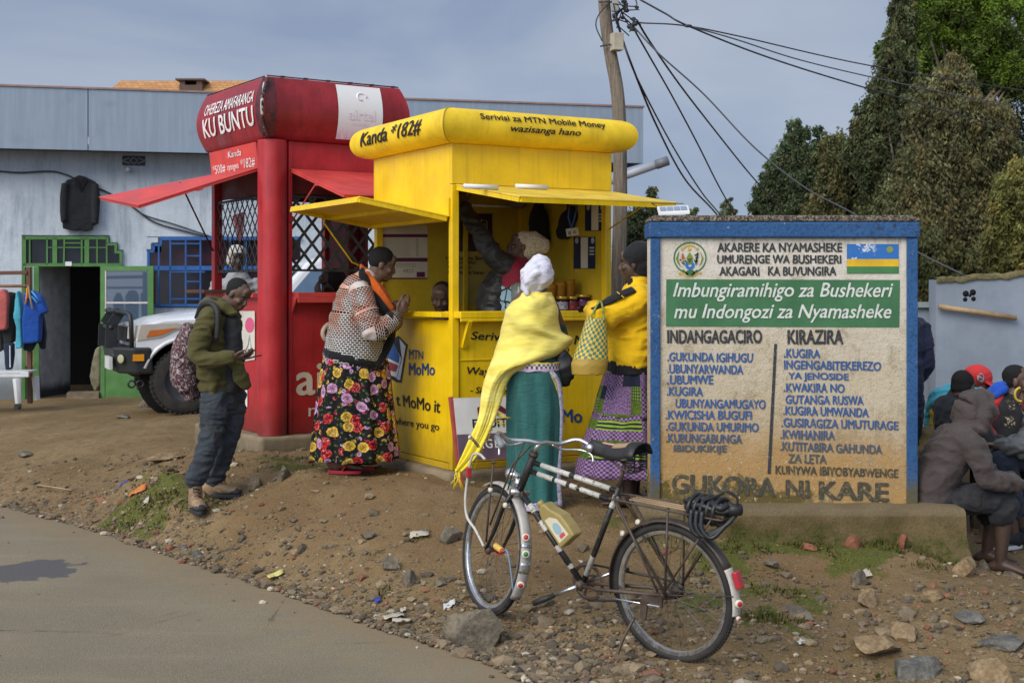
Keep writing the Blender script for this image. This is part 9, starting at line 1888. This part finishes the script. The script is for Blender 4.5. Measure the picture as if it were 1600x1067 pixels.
# standing person hidden behind the notice wall
YE = 10.35; hx = P(1402, 452, YE); eg_ = V((hx.x, YE, zg(hx.x, YE)))
ee, b = sitter('person in navy coat standing behind the right edge of the notice wall', hx, (.6, .7, -.1), hx+V((0, 0, -.19)), [hx+V((0, 0, -.27)), hx+V((0, 0, -.5)), hx+V((0, 0, -.85))], [(.07, .1), (.10, .18), (.12, .18), (.13, .18)], V((.5, .8, 0)), [(hx+V((-.17, 0, -.28)), hx+V((-.2, 0, -.55)), hx+V((-.1, .2, -.75)), -1), (hx+V((.17, 0, -.28)), hx+V((.2, 0, -.58)), hx+V((.1, .2, -.8)), 1)], [(hx+V((-.09, 0, -.85)), hx+V((-.09, .02, -1.2)), V((hx.x-.09, YE, eg_.z+.08)), (.5, .8, 0)), (hx+V((.09, 0, -.85)), hx+V((.09, .02, -1.2)), V((hx.x+.09, YE, eg_.z+.08)), (.5, .8, 0))], base=eg_, shoes=(bsh_, gsol), sk=SK2)
garm(ee, 'coat', cloth('navy coat cloth', (.016, .020, .045)), [([hx+V((0, 0, -.19)), hx+V((0, 0, -.27)), hx+V((0, 0, -.5)), hx+V((0, 0, -1.0))], [(.09, .12), (.12, .19), (.13, .19), (.14, .19)], V((.5, .8, 0))), ([hx+V((.17, 0, -.28)), hx+V((.20, -.02, -.58)), hx+V((.11, .18, -.78))], [.075, .07, .05], None), ([hx+V((-.17, 0, -.28)), hx+V((-.2, 0, -.55)), hx+V((-.11, .18, -.74))], [.075, .07, .05], None)], seed=3)
garm(ee, 'trousers', cloth('black jeans', (.014, .015, .018)), [([hx+V((s_*.09, 0, -.85)), hx+V((s_*.09, .02, -1.2)), V((hx.x+s_*.09, YE, eg_.z+.1))], [.11, .085, .065], None) for s_ in (-1, 1)])
# low wooden benches under the seated group
bwood = mat('grey bench wood', (.16, .12, .08), .8, .3, 4, .3, 30)
def bench(p, q, h, label):
 p, q = V(p), V(q); c = (p+q)/2; g_ = gz(c); e = empty('bench', V((c.x, c.y, g_)), label, 'bench', 'low benches of the seated group'); zt_ = max(p.z, q.z)
 p = V((p.x, p.y, h)); q = V((q.x, q.y, h)); d = (q-p).normalized()
 mb = MB(); mb.bar(p-d*.15-UZ*.02, q+d*.15-UZ*.02, .26, .035); obj('seat', mb, bwood, e, bevel=.006)
 for r_ in (p, q):
  l = d.cross(UZ)
  for s_ in (-.09, .09): mb = MB(); mb.bar(V((r_.x, r_.y, gz(r_)))+l*s_-UZ*.03, r_+l*s_-UZ*.04, .05, .05, d); obj('leg', mb, bwood, e)
bench(A_(240, 460), A_(340, 460), A_(270, 455).z, 'bench under the person in the red cap')
bench(B_(310, 480), B_(400, 480), B_(345, 478).z, 'bench under the person with the dark grey jacket')
bench(C_(490, 478), C_(590, 478), C_(530, 476).z, 'bench under the person in the floral shirt')
bench(D_(710, 520, YD-.1), D_(712, 520, YD+.3), D_(710, 516).z, 'bench under the person in the leather jacket')
# ================= equity board
EB = empty('agent_board', V((P(712, 775, 9.72).x, 9.75, zg(P(712, 0, 9.72).x, 9.72))), 'white and purple bank agent board on a red wooden easel behind the yellow shawl', 'sign board')
e0 = P(706, 622, 9.72); ex_ = V((.93, .36, 0)).normalized(); ez_ = V((.10, -.03, -1)).normalized(); pxm = 9.72/F
EBp = lambda u, v, o=0: e0+ex_*(u*pxm)+ez_*(v*pxm)+ex_.cross(ez_).normalized()*(-o)
sgn_ = 1 if EBp(0, 0, 1).y < e0.y else -1
Eo = lambda u, v, o=0: EBp(u, v, o*sgn_)
redw = mat('red painted wood', (.34, .06, .045), .6, .2, 9, .2, 40)
mb = MB(); mb.bar(Eo(0, -2, -.02), Eo(3, 155, -.02), .045, .03, ex_); obj('easel_leg', mb, redw, EB, bevel=.003)
mb = MB(); mb.bar(Eo(128, -2, -.02), Eo(126, 155, -.02), .045, .03, ex_); obj('easel_leg', mb, redw, EB, bevel=.003)
mb = MB(); mb.hexa([Eo(2, 98, -.003), Eo(128, 98, -.003), Eo(128, 98, .004), Eo(2, 98, .004), Eo(2, 0, -.003), Eo(128, 0, -.003), Eo(128, 0, .004), Eo(2, 0, .004)]); obj('board', mb, mat('white board', (.62, .60, .57), .5, .08), EB)
obj('purple_panel', poly(MB(), [Eo(2, 98, .0055), Eo(128, 98, .0055), Eo(128, 57, .0055), Eo(2, 57, .0055)]), mat('purple board', (.13, .085, .12), .5, .15), EB)
obj('roof_logo', poly(MB(), [Eo(40, 31, .0055), Eo(40, 16, .0055), Eo(66, 4, .0055), Eo(94, 24, .0055), Eo(94, 32, .0055), Eo(66, 17, .0055)]), flat('maroon logo', (.14, .015, .025)), EB)
letter('EQUITY', bil(Eo(30, 34, .0055), Eo(100, 34, .0055), Eo(100, 50, .0055), Eo(30, 50, .0055)), flat('black print', (.02, .018, .018)), EB, .03)
letter('AGENT', bil(Eo(33, 66, .0075), Eo(100, 66, .0075), Eo(100, 80, .0075), Eo(33, 80, .0075)), white, EB, .03, 0, 1.25)
